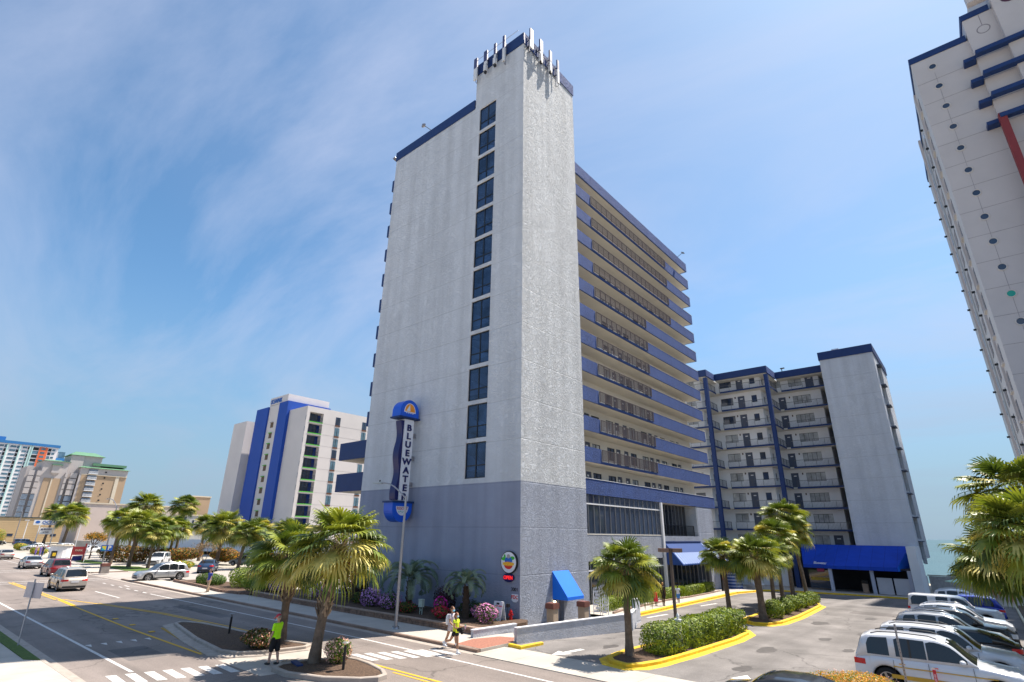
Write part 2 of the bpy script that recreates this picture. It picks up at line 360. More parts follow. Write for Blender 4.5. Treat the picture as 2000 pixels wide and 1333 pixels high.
sea = mat('sea_water', (0.03, 0.085, 0.10), 0.4, 0.2, 0.004, bump=0.9, bs=0.35, bd=0.8, spec=0.25)
S('sea', MB().quad((-60000, 118, -3.5), (60000, 118, -3.5), (60000, 60000, -3.5), (-60000, 60000, -3.5), sea))
S('road', MB().quad((-1200, -19.55, -0.015), (300, -19.55, -0.015), (300, -7.35, -0.015), (-1200, -7.35, -0.015), ROADM))
S('gutter', MB().quad((-1200, -7.36, -0.01), (3.4, -7.36, -0.01), (3.4, -6.9, -0.01), (-1200, -6.9, -0.01), KERBC).quad((-1200, -19.95, -0.01), (300, -19.95, -0.01), (300, -19.54, -0.01), (-1200, -19.54, -0.01), KERBC))
# pavements (with kerbs as real steps)
def kerb(mb, pts, w, z0, z1, m, gz_=None, closed=False):
    pts = [Vector((x, y)) for x, y in pts]; n = len(pts); L_, R_ = [], []
    for i, p in enumerate(pts):
        a = pts[(i-1) % n] if closed or i else p; b = pts[(i+1) % n] if closed or i < n-1 else p
        d1 = (p-a).normalized() if (p-a).length else (b-p).normalized(); d2 = (b-p).normalized() if (b-p).length else d1
        nn = Vector((-(d1+d2).y, (d1+d2).x)).normalized(); k = 1/max(0.5, nn.dot(Vector((-d1.y, d1.x))))
        L_.append(p+nn*w*k/2); R_.append(p-nn*w*k/2)
    g_ = gz_ or (lambda y: 0); e = n if closed else n-1
    ch = 0.025
    ring = []
    for l, r in zip(L_, R_):
        li = l+(r-l).normalized()*ch; ri = r+(l-r).normalized()*ch
        ring.append([(l.x, l.y, z0+g_(l.y)), (l.x, l.y, z1-ch+g_(l.y)), (li.x, li.y, z1+g_(l.y)), (ri.x, ri.y, z1+g_(r.y)), (r.x, r.y, z1-ch+g_(r.y)), (r.x, r.y, z0+g_(r.y))])
    vs = [q for rg in ring for q in rg]
    fs = [(i*6+k, i*6+k+1, ((i+1) % n)*6+k+1, ((i+1) % n)*6+k) for i in range(e) for k in range(5)]
    if not closed: fs += [(0, 1, 2, 3, 4, 5), tuple((n-1)*6+k for k in range(5, -1, -1))]
    mb.add(vs, fs, m); return mb
def arc(cx, cy, r, a0, a1, n=6): return [(cx+r*math.cos(R(a0+(a1-a0)*i/n)), cy+r*math.sin(R(a0+(a1-a0)*i/n))) for i in range(n+1)]
PZ = 0.11
KR = mat('worn_kerb', (0.25, 0.17, 0.13), 0.9, 0.25, 1.5)
sw = MB()
sw.prism([(-46.9, -6.75), (3.3, -6.75), (3.3, -4.4), (1.7, -2.6), (1.2, -4.45), (-23.8, -4.5), (-46.9, -4.5)], -0.05, PZ, PAVE)
kerb(sw, [(-47.2, -4.6), (-47.3, -6.2), (-46.7, -6.85), (-20, -6.85), (1.2, -6.85), (3.3, -6.9)], 0.17, -0.05, PZ+0.006, KR)
S('pavement', sw)
brick = mat('brick_paver', (0.30, 0.13, 0.09), 0.9, 0.25, 9)
S('paver_ramp', MB().prism([(1.7, -6.7), (3.25, -6.72), (3.3, -4.5), (2.6, -3.6), (1.9, -3.9), (1.4, -5.3)], PZ-0.05, PZ+0.004, brick))
s2 = MB(); s2.prism([(-400, -6.75), (-58.9, -6.75), (-58.9, -4.2), (-400, -4.2)], -0.05, PZ, PAVE)
kerb(s2, [(-400, -6.85), (-59.2, -6.85), (-58.8, -6.4), (-58.8, -3.0)], 0.17, -0.05, PZ+0.006, KR)
s2.prism([(-130, -4.2), (-58.9, -4.2), (-56, 3), (-60, 8), (-130, 8)], -0.05, 0.02, CONC)
S('pavement', s2)
S('side_driveway', MB().prism([(-58.7, -6.9), (-47.3, -6.9), (-47.4, -4.5), (-30, -1.5), (-30, 14), (-60, 14), (-58.7, 3)], -0.05, 0.006, mat('drive_concrete', (0.36, 0.32, 0.29), 0.9, 0.12, 0.5)))
s3 = MB(); s3.prism([(-400, -20.0), (-8.2, -20.0), (-4.6, -20.0), (12, -20.0), (12, -45), (-400, -45)], -0.05, PZ, PAVE)
kerb(s3, [(-400, -19.98), (-7.5, -19.98), (-4.0, -19.95), (12, -19.95)], 0.17, -0.05, PZ+0.006, KERBC)
S('pavement', s3)
tag(MB().prism([(-60, -20.05), (-7.4, -20.05), (-8.0, -20.45), (-13.3, -20.5), (-60, -20.5)], PZ-0.02, PZ+0.03, GRASS).build('grass_verge'), None, None, None, 'stuff')
# apron and hotel parking lot
ap = MB()
ap.prism([(3.35, -7.3), (40, -7.3), (40, -5.1), (8.8, -5.1), (4.5, -5.0), (3.35, -5.2)], -0.06, 0.004, PAVE)
S('driveway_apron', ap)
lotpts = [(3.1, -3), (2.0, 9.8), (0.95, 21.8), (-0.35, 37.2), (0.5, 44.0), (1.5, 45.6), (8.2, 47.1), (14.2, 47.3), (22.2, 47.3), (22.2, -3)]
lt = MB(); lt.add([(x, y, gz(y)+0.008) for x, y in lotpts], [tuple(range(len(lotpts)))], LOTM)
lt.add([(3.1, -3.0, 0.008), (22.2, -3.0, 0.008), (22.2, -5.105, 0.008), (8.8, -5.105, 0.008), (4.5, -5.0, 0.008), (3.1, -5.15, 0.008)], [tuple(range(6))], LOTM)
S('parking_lot', lt)
wk = MB(); wk.add([(x, y, gz(y)+0.12) for x, y in [(-3.1, 7.6), (-3.1, 44), (-3, 56), (15, 56), (15, 47.6), (8.2, 47.4), (1.4, 45.9), (0.4, 44.2), (-0.5, 37.2), (0.8, 21.8), (1.85, 9.8), (1.9, 7.6)]], [tuple(range(12))], CONC)
S('hotel_walk', wk)
kb = MB(); kerb(kb, [(2.1, 8.6), (1.95, 9.8), (0.9, 21.8), (-0.4, 37.2), (0.45, 44.0), (1.45, 45.75), (8.2, 47.25), (14.2, 47.45)], 0.3, -0.05, 0.16, YELP, gz)
kerb(kb, [(2.36, 8.7), (2.25, 9.8), (1.2, 21.8), (-0.1, 37.2), (0.7, 43.8), (1.6, 45.5), (8.2, 46.95)], 0.24, -0.05, 0.016, YELP, gz)
S('yellow_kerb', kb)
# road markings, 4 mm steps
def strip(mb, pts, w, z, m, gzf=None):
    g_ = gzf or (lambda y: 0)
    for (xa, ya), (xb, yb) in zip(pts, pts[1:]):
        d = Vector((xb-xa, yb-ya)).normalized()*0.004; nn = Vector((-d.y, d.x)).normalized()*w/2
        mb.quad((xa+nn.x, ya+nn.y, z+g_(ya)), (xa-nn.x, ya-nn.y, z+g_(ya)), (xb-nn.x, yb-nn.y, z+g_(yb)), (xb+nn.x, yb+nn.y, z+g_(yb)), m)
mk = MB(); z = -0.010
strip(mk, [(-50, -18.08), (-3.5, -18.08)], 0.13, z, PAINTW); strip(mk, [(-400, -18.08), (-70, -18.08)], 0.12, z, PAINTW)
strip(mk, [(-31, -9.1), (-3.4, -8.5), (4, -8.6), (60, -9.2)], 0.12, z, PAINTW); strip(mk, [(-400, -9.1), (-70, -9.1)], 0.12, z, PAINTW)
strip(mk, [(-36, -11.6), (-29.5, -11.6)], 0.12, z, PAINTW)
for x in (-43.7, -41.1, -38.7, -36.6, -34.5, -32.4): strip(mk, [(x-0.4, -9.1), (x+0.5, -9.1)], 0.14, z, PAINTW)
strip(mk, [(-40, -8.45), (-38.6, -8.45)], 0.14, z, PAINTW)
strip(mk, [(-69.5, -18), (-69.0, -9.5)], 0.25, z, PAINTW); strip(mk, [(-66.5, -18), (-66.0, -9.5)], 0.25, z, PAINTW)
strip(mk, [(-50.4, -18), (-50.4, -7.6)], 0.22, z, PAINTW); strip(mk, [(-48.2, -18), (-48.2, -7.6)], 0.2, z, PAINTW)
for i in range(7):
    x0 = -3.5+i*0.17; y0 = -18.75+i*0.548
    mk.quad((x0, y0-0.15, z), (x0+1.6, y0-0.22, z), (x0+1.7, y0+0.08, z), (x0+0.1, y0+0.15, z), PAINTW)
for i in range(7):
    x0 = -0.4+i*0.27; y0 = -10.8+i*0.5
    mk.quad((x0, y0-0.15, z), (x0+1.65, y0-0.22, z), (x0+1.75, y0+0.08, z), (x0+0.1, y0+0.15, z), PAINTW)
for i in range(5):
    y0 = -17.85+i*0.58; mk.add([(-10.4, y0-0.12, z), (-9.75, y0, z), (-10.4, y0+0.12, z)], [(0, 1, 2)], PAINTW)
S('road_marking', mk)
my = MB(); z = -0.006
strip(my, [(-31.1, -14.98), (-26.3, -15.1), (-13.9, -15.28), (-4.8, -15.2)], 0.13, z, PAINTY)
strip(my, [(-49.7, -14.85), (-31.1, -14.82), (-26.3, -14.95)], 0.13, z, PAINTY); strip(my, [(-49.7, -15.1), (-31.1, -15.1)], 0.13, z, PAINTY)
strip(my, [(-400, -14.9), (-70, -14.9)], 0.14, z, PAINTY); strip(my, [(-400, -15.15), (-70, -15.15)], 0.14, z, PAINTY)
strip(my, [(-31.1, -14.7), (-26.9, -13.74), (-22.5, -12.98), (-18.6, -12.3), (-11.8, -11.72), (-7.6, -11.5), (-2.4, -11.1)], 0.13, z, PAINTY)
strip(my, [(-26.9, -13.5), (-22.5, -12.75), (-18.6, -12.08), (-11.8, -11.48), (-7.6, -11.26)], 0.1, z, PAINTY)
strip(my, [(1.3, -11.35), (60, -11.4)], 0.13, z, PAINTY); strip(my, [(3.4, -11.62), (60, -11.7)], 0.1, z, PAINTY)
for i in range(3): my.box(-18.2+i*3.0, -17.9+i*3.0, -14.95, -14.7, z, z+0.02, PAINTY)
for i in range(22):
    t_ = i/21; x = -12.9+7.6*t_; y = -14.15-0.95*t_; my.box(x, x+0.16, y, y+0.12, z, z+0.012, PAINTY)
S('yellow_marking', my)
ml = MB(); z = 0.0125
LA = Vector((0.22, 0.98))
def arrow(mb, x, y, s, a, zo, gf=gz):
    pts = [(0, 1.2), (0.45, 0.2), (0.15, 0.25), (0.15, -1.0), (-0.15, -1.0), (-0.15, 0.25), (-0.45, 0.2)]
    c, sn = math.cos(a), math.sin(a)
    P = [(x+s*(px*c-py*sn), y+s*(px*sn+py*c)) for px, py in pts]
    for f in ((0, 1, 6), (2, 3, 4, 5)): mb.add([(q[0], q[1], zo+gf(q[1])) for q in P], [f], PAINTW)
arrow(ml, 6.15, -4.1, 0.95, R(172), 0.0135); arrow(ml, 13.5, -3.9, 0.9, R(5), 0.0135)
strip(ml, [(2.95, 9.9), (3.0, 12.9)], 0.22, z, PAINTW, gz); strip(ml, [(2.3, 20.7), (2.4, 24.1)], 0.22, z, PAINTW, gz)
for y in (-3.4, 0.2, 3.6, 6.9, 10, 13, 16.2, 19.6, 23): strip(ml, [(16.0, y), (21, y)], 0.09, z, PAINTW, gz)
S('lot_marking', ml)
os_ = MB(); OIL = mat('oil_stain', (0.07, 0.062, 0.06), 0.7, 0.25, 3); PAT = asphalt('asphalt_patch', (0.12, 0.108, 0.104), False, 0.2)
rg0 = random.Random(12)
for (x, y, r0) in ((12.3, 3.5, .5), (13.6, 9.5, .35), (11.8, 17, .6), (13.9, 23, .5), (4.6, 14.5, .7), (4.0, 22, .8), (5.2, 8.2, .4), (12.9, -1.8, .4), (15.2, 6.5, .3), (14.8, 13.5, .35), (6.8, -1.5, .35)):
    pts0 = [(x+r0*(.6+.5*rg0.random())*math.cos(a*.5236), y+r0*2.2*(.6+.5*rg0.random())*math.sin(a*.5236)) for a in range(12)]
    os_.add([(a, b, gz(b)+.0125) for a, b in pts0], [tuple(range(12))], OIL)
S('oil_stain', os_)
pt_ = MB()
pt_.add([(-8.5, -17.6, -.0135), (-5.6, -17.6, -.0135), (-5.6, -16.2, -.0135), (-8.5, -16.2, -.0135)], [(0, 1, 2, 3)], PAT); pt_.add([(-22, -10.6, -.0135), (-14.5, -10.5, -.0135), (-14.5, -9.7, -.0135), (-22, -9.8, -.0135)], [(0, 1, 2, 3)], PAT)
pt_.add([(12, 26, gz(26)+.0125), (16, 26, gz(26)+.0125), (16, 28.5, gz(28.5)+.0125), (12, 28.5, gz(28.5)+.0125)], [(0, 1, 2, 3)], PAT)
S('asphalt_patch', pt_)
# islands
def island(name, pts, kmat, fill, w=0.17, h=0.15, gf=None, outer=None):
    mb = MB()
    if outer: kerb(mb, outer[0], outer[1], -0.05, 0.034, outer[2], gf, True)
    kerb(mb, pts, w, -0.05, h, kmat, gf, True)
    g_ = gf or (lambda y: 0)
    cx = sum(p[0] for p in pts)/len(pts); cyy = sum(p[1] for p in pts)/len(pts); n = len(pts)
    vs = [(x, y, h-0.05+g_(y)) for x, y in pts]+[(cx, cyy, h+0.03+g_(cyy))]
    mb.add(vs, [(i, (i+1) % n, n) for i in range(n)], fill)
    return S(name, mb)
isl1 = [(-13.2, -13.35), (-13.5, -13.0), (-13.2, -12.65), (-12.3, -12.35), (-9.5, -12.05), (-4.35, -11.72), (-3.2, -11.42), (-2.85, -11.45), (-2.62, -11.8), (-2.75, -12.5), (-2.95, -13.5), (-3.5, -14.3), (-4.4, -14.62), (-8, -14.25)]
island('traffic_island', isl1, KERBC, MULCH, outer=([(x*1.0+(0.0 if x > -12 else -0.25), y-0.28 if y < -13 else y) for x, y in isl1], 0.5, KERBC))
isl2 = [(-0.25, -14.1), (-0.15, -13.0), (0.15, -12.5), (0.72, -11.75), (1.2, -11.66), (2.1, -11.75), (3.3, -12.05), (3.9, -12.4), (4.0, -12.8), (3.7, -13.3), (2.6, -14.1), (1.1, -14.6), (0.1, -14.55)]
island('traffic_island', isl2, KERBC, MULCH)
S('crossing_slab', MB().quad((-3.2, -15.2, -0.012), (0.4, -15.2, -0.012), (1.0, -11.3, -0.012), (-2.9, -11.1, -0.012), CONC))
islA = [(8.3, -4.2), (8.75, -4.75), (9.5, -4.95), (9.85, -4.5), (10.15, -3.5), (10.3, -0.8), (10.35, 5.0), (10.1, 7.7), (9.55, 9.0), (8.95, 9.1), (8.6, 7.5), (8.25, 2.0), (8.1, -2.5)]
oA = [(8.05, -4.3), (8.6, -5.0), (9.6, -5.2), (10.15, -4.6), (10.4, -3.5), (10.55, -0.8), (10.6, 5.0), (10.35, 7.8), (9.6, 9.3), (8.8, 9.35), (8.35, 7.5), (8.0, 2.0), (7.85, -2.5)]
island('planted_island', islA, YELP, MULCH, 0.22, 0.16, gz, (oA, 0.36, YELP))
islB = [(8.3, 13.2), (9.0, 12.4), (9.7, 12.8), (10.1, 14.5), (10.05, 19), (9.7, 24), (9.3, 29.5), (8.7, 31.8), (7.9, 31.5), (7.4, 27), (7.5, 20), (7.9, 15)]
oB = [(x+(0.25 if x > 8.7 else -0.25), y+(0.25 if y > 22 else -0.25)) for x, y in islB]
island('planted_island', islB, YELP, MULCH, 0.22, 0.16, gz, (oB, 0.36, YELP))
S('yellow_kerb', kerb(MB(), [(3.45, -4.95), (4.2, -5.05), (4.3, -3.6)], 0.2, -0.05, 0.13, YELP))
bedm = MB(); bedm.prism([(-23.5, -4.35), (1.0, -4.3), (0.95, -0.6), (0.5, 0.1), (-23.5, 0.1)], -0.05, 0.32, MULCH)
S('mulch_bed', bedm)
b3 = MB(); b3.prism([(-40, -4.4), (-25, -4.4), (-24, -0.5), (-30, -1), (-40, -1.2)], 0, 0.2, MULCH); S('mulch_bed', b3)
S('manhole_cover', MB().prism(arc(-1.0, -13.3, 0.36, 0, 342, 19), -0.011, -0.004, mat('iron_cover', (0.2, 0.17, 0.14), 0.8, 0.3, 20)))
dl = MB()
dl.add([(x, y, gz(y)+0.01) for x, y in [(22.4, -5.0), (27, -5.0), (27, 50), (22.4, 50)]], [(0, 1, 2, 3)], mat('leaf_litter', (0.10, 0.065, 0.045), 0.95, 0.3, 5, bump=1, bs=20, bd=0.04))
kerb(dl, [(22.3, -5), (22.3, 46)], 0.16, -0.05, 0.14, mat('pale_kerb', (0.5, 0.47, 0.35), 0.9, 0.2, 1), gz)
S('planting_strip', dl)

def leafy(name, c, rough, var, vs, c2=None, tr=0.2):
    m = mat(name, c, rough, var, vs, c2=c2, spec=0.4); t = m.node_tree; b = t.nodes['Principled BSDF']; o = t.nodes['Material Output']
    tl = N('ShaderNodeBsdfTranslucent', t); src = b.inputs['Base Color'].links[0].from_socket
    g = N('ShaderNodeMix', t, data_type='RGBA', blend_type='MULTIPLY'); g.inputs['Factor'].default_value = 1; g.inputs['B'].default_value = (1.5, 1.45, 0.7, 1)
    t.links.new(src, g.inputs['A']); t.links.new(g.outputs['Result'], tl.inputs[0])
    x = N('ShaderNodeMixShader', t); x.inputs[0].default_value = tr
    t.links.new(b.outputs[0], x.inputs[1]); t.links.new(tl.outputs[0], x.inputs[2]); t.links.new(x.outputs[0], o.inputs[0]); return m

# ------------------------------------------------------------------ main hotel
ST = 2.7
H1 = thing('hotel_tower', (0, 0, 0), 'tall white stucco hotel with blue balconies and a slim stair tower beside the street', 'hotel')
m = MB()
wz = [(-5.0, -3.05, 8.38+ST*k, 8.38+ST*k+2.42) for k in range(12)]
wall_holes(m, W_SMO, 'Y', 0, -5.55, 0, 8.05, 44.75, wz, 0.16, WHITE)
m.quad((0, 0, 8.05), (0, 7.5, 8.05), (0, 7.5, 44.75), (0, 0, 44.75), W_STUC)
m.quad((0, 7.5, 8.05), (-5.55, 7.5, 8.05), (-5.55, 7.5, 44.75), (0, 7.5, 44.75), W_STUC)
m.quad((-5.55, 0, 40.8), (-5.55, 7.5, 40.8), (-5.55, 7.5, 44.75), (-5.55, 0, 44.75), W_STUC)
m.quad((-5.55, 0, 44.7), (0, 0, 44.7), (0, 7.5, 44.7), (-5.55, 7.5, 44.7), SOFFIT)
m.build('tower_wall', H1)
m = MB()
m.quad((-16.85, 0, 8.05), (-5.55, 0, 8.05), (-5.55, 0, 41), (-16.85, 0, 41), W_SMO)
m.quad((-16.85, 0, 8.05), (-16.85, 0, 41), (-16.85, 40.4, 41), (-16.85, 40.4, 8.05), W_STUC)
m.quad((-16.85, 40.4, -1), (-5.0, 40.4, -1), (-5.0, 40.4, 41), (-16.85, 40.4, 41), W_STUC)
m.build('end_wall', H1)
m = MB()
B0, B1 = 3.25, 5.0
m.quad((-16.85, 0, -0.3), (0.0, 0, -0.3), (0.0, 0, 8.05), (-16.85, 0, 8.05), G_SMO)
wall_holes(m, G_STUC, 'X', 0, 0, 7.5, -0.5, 8.05, [(3.25, 4.45, -0.4, 2.3)], 0.4)
m.quad((0, 7.5, -0.6), (-3.3, 7.5, -0.6), (-3.3, 7.5, 8.05), (0, 7.5, 8.05), G_STUC)
m.quad((-16.85, 0, -0.3), (-16.85, 0, 8.05), (-16.85, 40.4, 8.05), (-16.85, 40.4, -1.2), G_STUC)
m.build('base_wall', H1)
# roof parapets
m = MB()
m.box(-5.62, 0.07, -0.07, 0.1, 44.75, 45.95, NAVY); m.box(-0.1, 0.07, 0.1, 7.57, 44.75, 45.95, B_STUC); m.box(-5.62, -5.45, 0.1, 7.57, 44.75, 45.95, NAVY); m.box(-5.45, -0.1, 7.4, 7.57, 44.75, 45.95, NAVY)  # sun-facing strip in a brighter blue: sunlight put into its colour
m.build('tower_parapet', H1)
m = MB(); m.box(-16.92, -5.625, -0.07, 0.1, 40.9, 41.95, NAVY); m.box(-16.92, -16.75, 0.1, 40.6, 40.9, 41.9, NAVY)
m.box(-18.5, -16.93, 3.0, 40.6, 40.6, 41.8, NAVY); m.quad((-16.9, 0, 41.3), (-3.3, 0, 41.3), (-3.3, 41.2, 41.3), (-16.9, 41.2, 41.3), SOFFIT)
m.build('roof_parapet', H1)
for a in wz: window(H1, 'Y', 0, a[0], a[1], a[2], a[3], 2, 1, GLASSB, FRAME, 0.07, [a[2]+0.86], 'stair_window', 0.13)
STG = MATS['stair_glass']; t_ = STG.node_tree; tb_ = N('ShaderNodeBsdfTransparent', t_); tb_.inputs[0].default_value = (0.45, 0.6, 0.8, 1); mx_ = N('ShaderNodeMixShader', t_); mx_.inputs[0].default_value = 0.42
t_.links.new(t_.nodes['Principled BSDF'].outputs[0], mx_.inputs[1]); t_.links.new(tb_.outputs[0], mx_.inputs[2]); t_.links.new(mx_.outputs[0], t_.nodes['Material Output'].inputs[0])
STW = mat('stairwell_wall', (0.10, 0.13, 0.19), 0.9, 0.1); STF = mat('stair_flight', (0.30, 0.42, 0.62), 0.8, 0.1)
m = MB(); m.quad((-5.4, 1.5, 8.1), (-2.8, 1.5, 8.1), (-2.8, 1.5, 41.5), (-5.4, 1.5, 41.5), STW); m.quad((-5.4, .2, 8.1), (-5.4, 1.5, 8.1), (-5.4, 1.5, 41.5), (-5.4, .2, 41.5), STW); m.quad((-2.8, .2, 8.1), (-2.8, 1.5, 8.1), (-2.8, 1.5, 41.5), (-2.8, .2, 41.5), STW); m.build('stairwell', H1)
for a in wz:
    z_ = a[2]
    q = MB(); q.add([(x_, y_, zz__) for y_ in (.55, 1.45) for x_, zz__ in ((-5.3, z_+1.75), (-3.7, z_+.85), (-3.7, z_+.62), (-5.3, z_+.62))], [(0, 1, 2, 3), (7, 6, 5, 4), (0, 4, 5, 1), (3, 2, 6, 7)], STF); q.build('stair_flight', H1)
    q = MB(); q.box(-5.35, -2.85, .3, 1.45, z_-.3, z_-.12, STW); q.build('landing', H1)
# corridor wall behind balconies, doors and windows
XW = -5.0; XF = -3.2; YE = 41.3
unit = []
y = 8.3
pat = [(15.5, 16.45, 'd'), (16.75, 18.2, 'w'), (19.5, 20.95, 'w'), (21.25, 22.2, 'd'), (22.9, 23.85, 'd'), (24.3, 25.6, 'w'), (26.95, 28.4, 'w'), (28.75, 29.7, 'd'), (30.25, 31.2, 'd'), (31.7, 33.05, 'w'), (34.35, 35.8, 'w'), (36.1, 37.05, 'd'), (8.4, 9.35, 'd'), (9.7, 11.1, 'w'), (12.1, 13.0, 'd'), (13.3, 14.6, 'w')]
hs = []
for k in range(12):
    zf = 8.3+ST*k
    for a, b, t in pat: hs.append((a, b, zf+0.05, zf+2.05) if t == 'd' else (a, b, zf+0.75, zf+2.0))
m = MB(); wall_holes(m, mat('corridor_wall', (0.60, 0.57, 0.52), 0.9, 0.04, 0.4), 'X', XW, 7.5, 40.4, 7.9, 40.9, hs, 0.12)
m.build('corridor_wall', H1)
LAMPG = mat('lamp_bronze', (0.05, 0.025, 0.02), 0.5, 0)
dproto = {}
for k in range(12):
    zf = 8.3+ST*k
    for i, (a, b, t) in enumerate(pat):
        if k > 6 and False: continue
        if t == 'd':
            key = ('d',)
            if key not in dproto:
                d = MB(); d.box(-0.02, 0.03, 0, b-a, 0, 2.0, DOORM); d.box(0.03, 0.034, 0.3, b-a-0.35, 1.55, 1.72, WHITE)
                d.box(0.03, 0.08, b-a-0.12, b-a-0.06, 0.95, 1.02, GREYM)
                o = d.build('door', H1); dproto[key] = o
            else: o = dproto[key].copy(); COL.objects.link(o); o.parent = H1
            o.location = (XW-0.1, a, zf+0.05)
        else:
            cur = (i*7+k*3) % 5
            key = ('w', cur < 2, round(b-a, 2))
            if key not in dproto:
                o = window(H1, 'X', 0, 0, b-a, 0, 1.25, 2, 1, GLASSC if cur < 2 else GLASS, FRAME, 0.05, None, 'window', 0.08); dproto[key] = o
            else: o = copy_tree(dproto[key], H1)
            o.location = (XW, a, zf+0.75)
# balconies
def railing(mb, y0, y1, zb, h=1.0, x=XF+0.06, gap=0.14, m_=RAIL, post=1.05):
    mb.box(x-0.03, x+0.03, y0, y1, zb+h-0.05, zb+h, m_); mb.box(x-0.02, x+0.02, y0, y1, zb+0.1, zb+0.14, m_)
    n = int((y1-y0)/gap)
    for i in range(n+1):
        yy = y0+(y1-y0)*i/n; mb.box(x-0.011, x+0.011, yy-0.011, yy+0.011, zb+0.14, zb+h-0.05, m_)
    n = max(1, round((y1-y0)/post))
    for i in range(n+1):
        yy = y0+(y1-y0)*i/n; mb.box(x-0.028, x+0.028, yy-0.028, yy+0.028, zb, zb+h-0.052, m_)
CHAIRM = mat('white_plastic', (0.75, 0.75, 0.75), 0.4, 0)
for k in range(0, 13):
    zb = 8.13+ST*k; m = MB()
    o = None
    ye = YE+(0.55 if k == 0 else 0)
    if k == 0 or k == 12:
        m.box(XF-0.16, XF, 7.52, ye, zb, zb+1.27, B_STUC); m.box(XW, XF-0.16, ye-0.16, ye, zb, zb+1.27, B_STUC)
        if k == 0: m.box(XF-0.2, XF+0.03, 7.52, ye+0.03, zb+1.272, zb+1.31, WHITE)
        m.box(XW+0.01, XF-0.162, 7.52, ye-0.162, zb+0.02, zb+0.2, SOFFIT)
        m.build('balcony' if k == 0 else 'roof_fascia', H1); continue
    yr = 26.5 if k <= 7 else 33.7
    m.box(XW+0.01, XF-0.14, 7.52, YE-0.14, zb, zb+0.2, SOFFIT)
    o = m.build('balcony', H1)
    f = MB(); f.box(XF-0.14, XF, 7.52, 15.35, zb, zb+1.27, B_STUC)
    f.box(XF-0.14, XF, 15.35, yr, zb-0.002, zb+0.2, B_STUC); f.box(XF-0.14, XF, yr, YE, zb, zb+1.27, B_STUC)
    f.box(XW+0.01, XF-0.14, YE-0.14, YE, zb, zb+1.27, B_STUC); f.box(XF-0.17, XF+0.02, yr, YE+0.02, zb+1.272, zb+1.30, SOFFIT)
    f.build('parapet', o)
    rl = MB(); railing(rl, 15.4, yr-0.06, zb+0.2, 1.05, gap=0.1); rl.build('railing', o)
    if k in (2, 4, 5):
        for yy in (16.2, 18.5, 24.4):
            c = MB(); c.box(-0.25, 0.25, -0.25, 0.25, 0.38, 0.42, CHAIRM); c.box(-0.25, -0.21, -0.25, 0.25, 0.42, 0.85, CHAIRM)
            for sx in (-0.23, 0.23):
                for sy in (-0.23, 0.23): c.box(sx-0.02, sx+0.02, sy-0.02, sy+0.02, 0, 0.38, CHAIRM)
            c.box(-0.25, 0.2, -0.27, -0.23, 0.6, 0.63, CHAIRM); c.box(-0.25, 0.2, 0.23, 0.27, 0.6, 0.63, CHAIRM)
            co = c.build('plastic_chair', None, (XF-0.7, yy+(k % 3)*0.8, zb+0.2))
            fl = {2: 'third', 4: 'fifth', 5: 'sixth'}[k]; wh = {16.2: 'nearest the stair tower', 18.5: 'midway along the railing', 24.4: 'at the far end of the railing'}[yy]
            tag(co, 'white plastic chair on %s blue balcony up, %s' % (fl, wh), 'chair', 'plastic chairs on the hotel balconies')
# balconies of the far side, seen past the left edge
for k in range(0, 12):
    zb = 8.13+ST*k; m = MB()
    if k < 2:
        m.box(-21.3, -16.95, 0.35, 0.5, zb, zb+1.5, NAVY); m.box(-21.3, -21.15, 0.5, 22, zb, zb+1.5, NAVY); m.box(-21.14, -16.9, 0.51, 22, zb, zb+0.2, SOFFIT)
    else:
        m.box(-17.75, -16.9, 0.4, 0.55, zb, zb+1.27, NAVY); m.box(-17.75, -17.6, 0.55, 40, zb, zb+1.27, NAVY); m.box(-17.59, -16.9, 0.56, 40, zb, zb+0.2, SOFFIT)
    m.build('balcony', H1)
# low glazed base
m = MB()
m.box(XF-0.3, XF, 7.52, 26.35, 2.9, 4.92, G_STUC); m.box(XF-0.05, XF+0.02, 7.52, 26.35, 4.92, 4.98, SOFFIT)
m.box(XF-0.3, XF-0.02, 26.75, 41, 4.25, 4.9, G_STUC); m.box(XF-0.35, XF-0.02, 36, 40.6, 4.9, 8.1, G_STUC)
m.box(XF-0.25, XF+0.0, 38.4, 41.6, -1.2, 4.25, G_STUC)
m.box(XF-4, XF-0.05, 35.85, 36.0, 4.9, 8.1, W_STUC)
m.build('podium_wall', H1)
m = MB(); m.box(XF-0.25, XF+0.12, 26.4, 26.72, -0.8, 8.1, WHITE); m.build('column', H1)
def curtainwall(name, y0, y1, z0, z1, x, n, trans, big=0.03, g=GLASS):
    m = MB(); 
    for i in range(n+1):
        yy = y0+(y1-y0)*i/n; m.box(x-0.03, x+0.05, yy-0.02, yy+0.02, z0, z1, MULL)
    if trans: m.box(x-0.028, x+0.07, y0, y1, trans-0.05, trans+0.05, WHITE)
    m.box(x-0.026, x+0.06, y0, y1, z0, z0+0.05, MULL)
    o = m.build(name, H1)
    q = MB(); q.quad((x-0.02, y0, z0), (x-0.02, y1, z0), (x-0.02, y1, z1), (x-0.02, y0, z1), g); q.build('pane', o)
curtainwall('ribbon_window', 7.52, 26.38, 4.98, 8.1, XF-0.1, 21, 7.35)
curtainwall('ribbon_window', 26.8, 35.8, 4.9, 8.1, XF-1.4, 10, None, g=mat('deep_glass', (0.015, 0.02, 0.03), 0.05, 0.2, spec=0.8))
rl = MB(); railing(rl, 26.8, 35.8, 4.9, 1.1, XF-0.5, 0.2, BLACKM, 2.2); rl.build('railing', H1)
curtainwall('storefront', 7.52, 26.38, -0.9, 2.9, XF-0.15, 17, 2.2, g=MATS['deep_glass'])
curtainwall('storefront', 26.75, 38.4, -1.0, 4.2, XF-0.3, 11, None, g=MATS['deep_glass'])
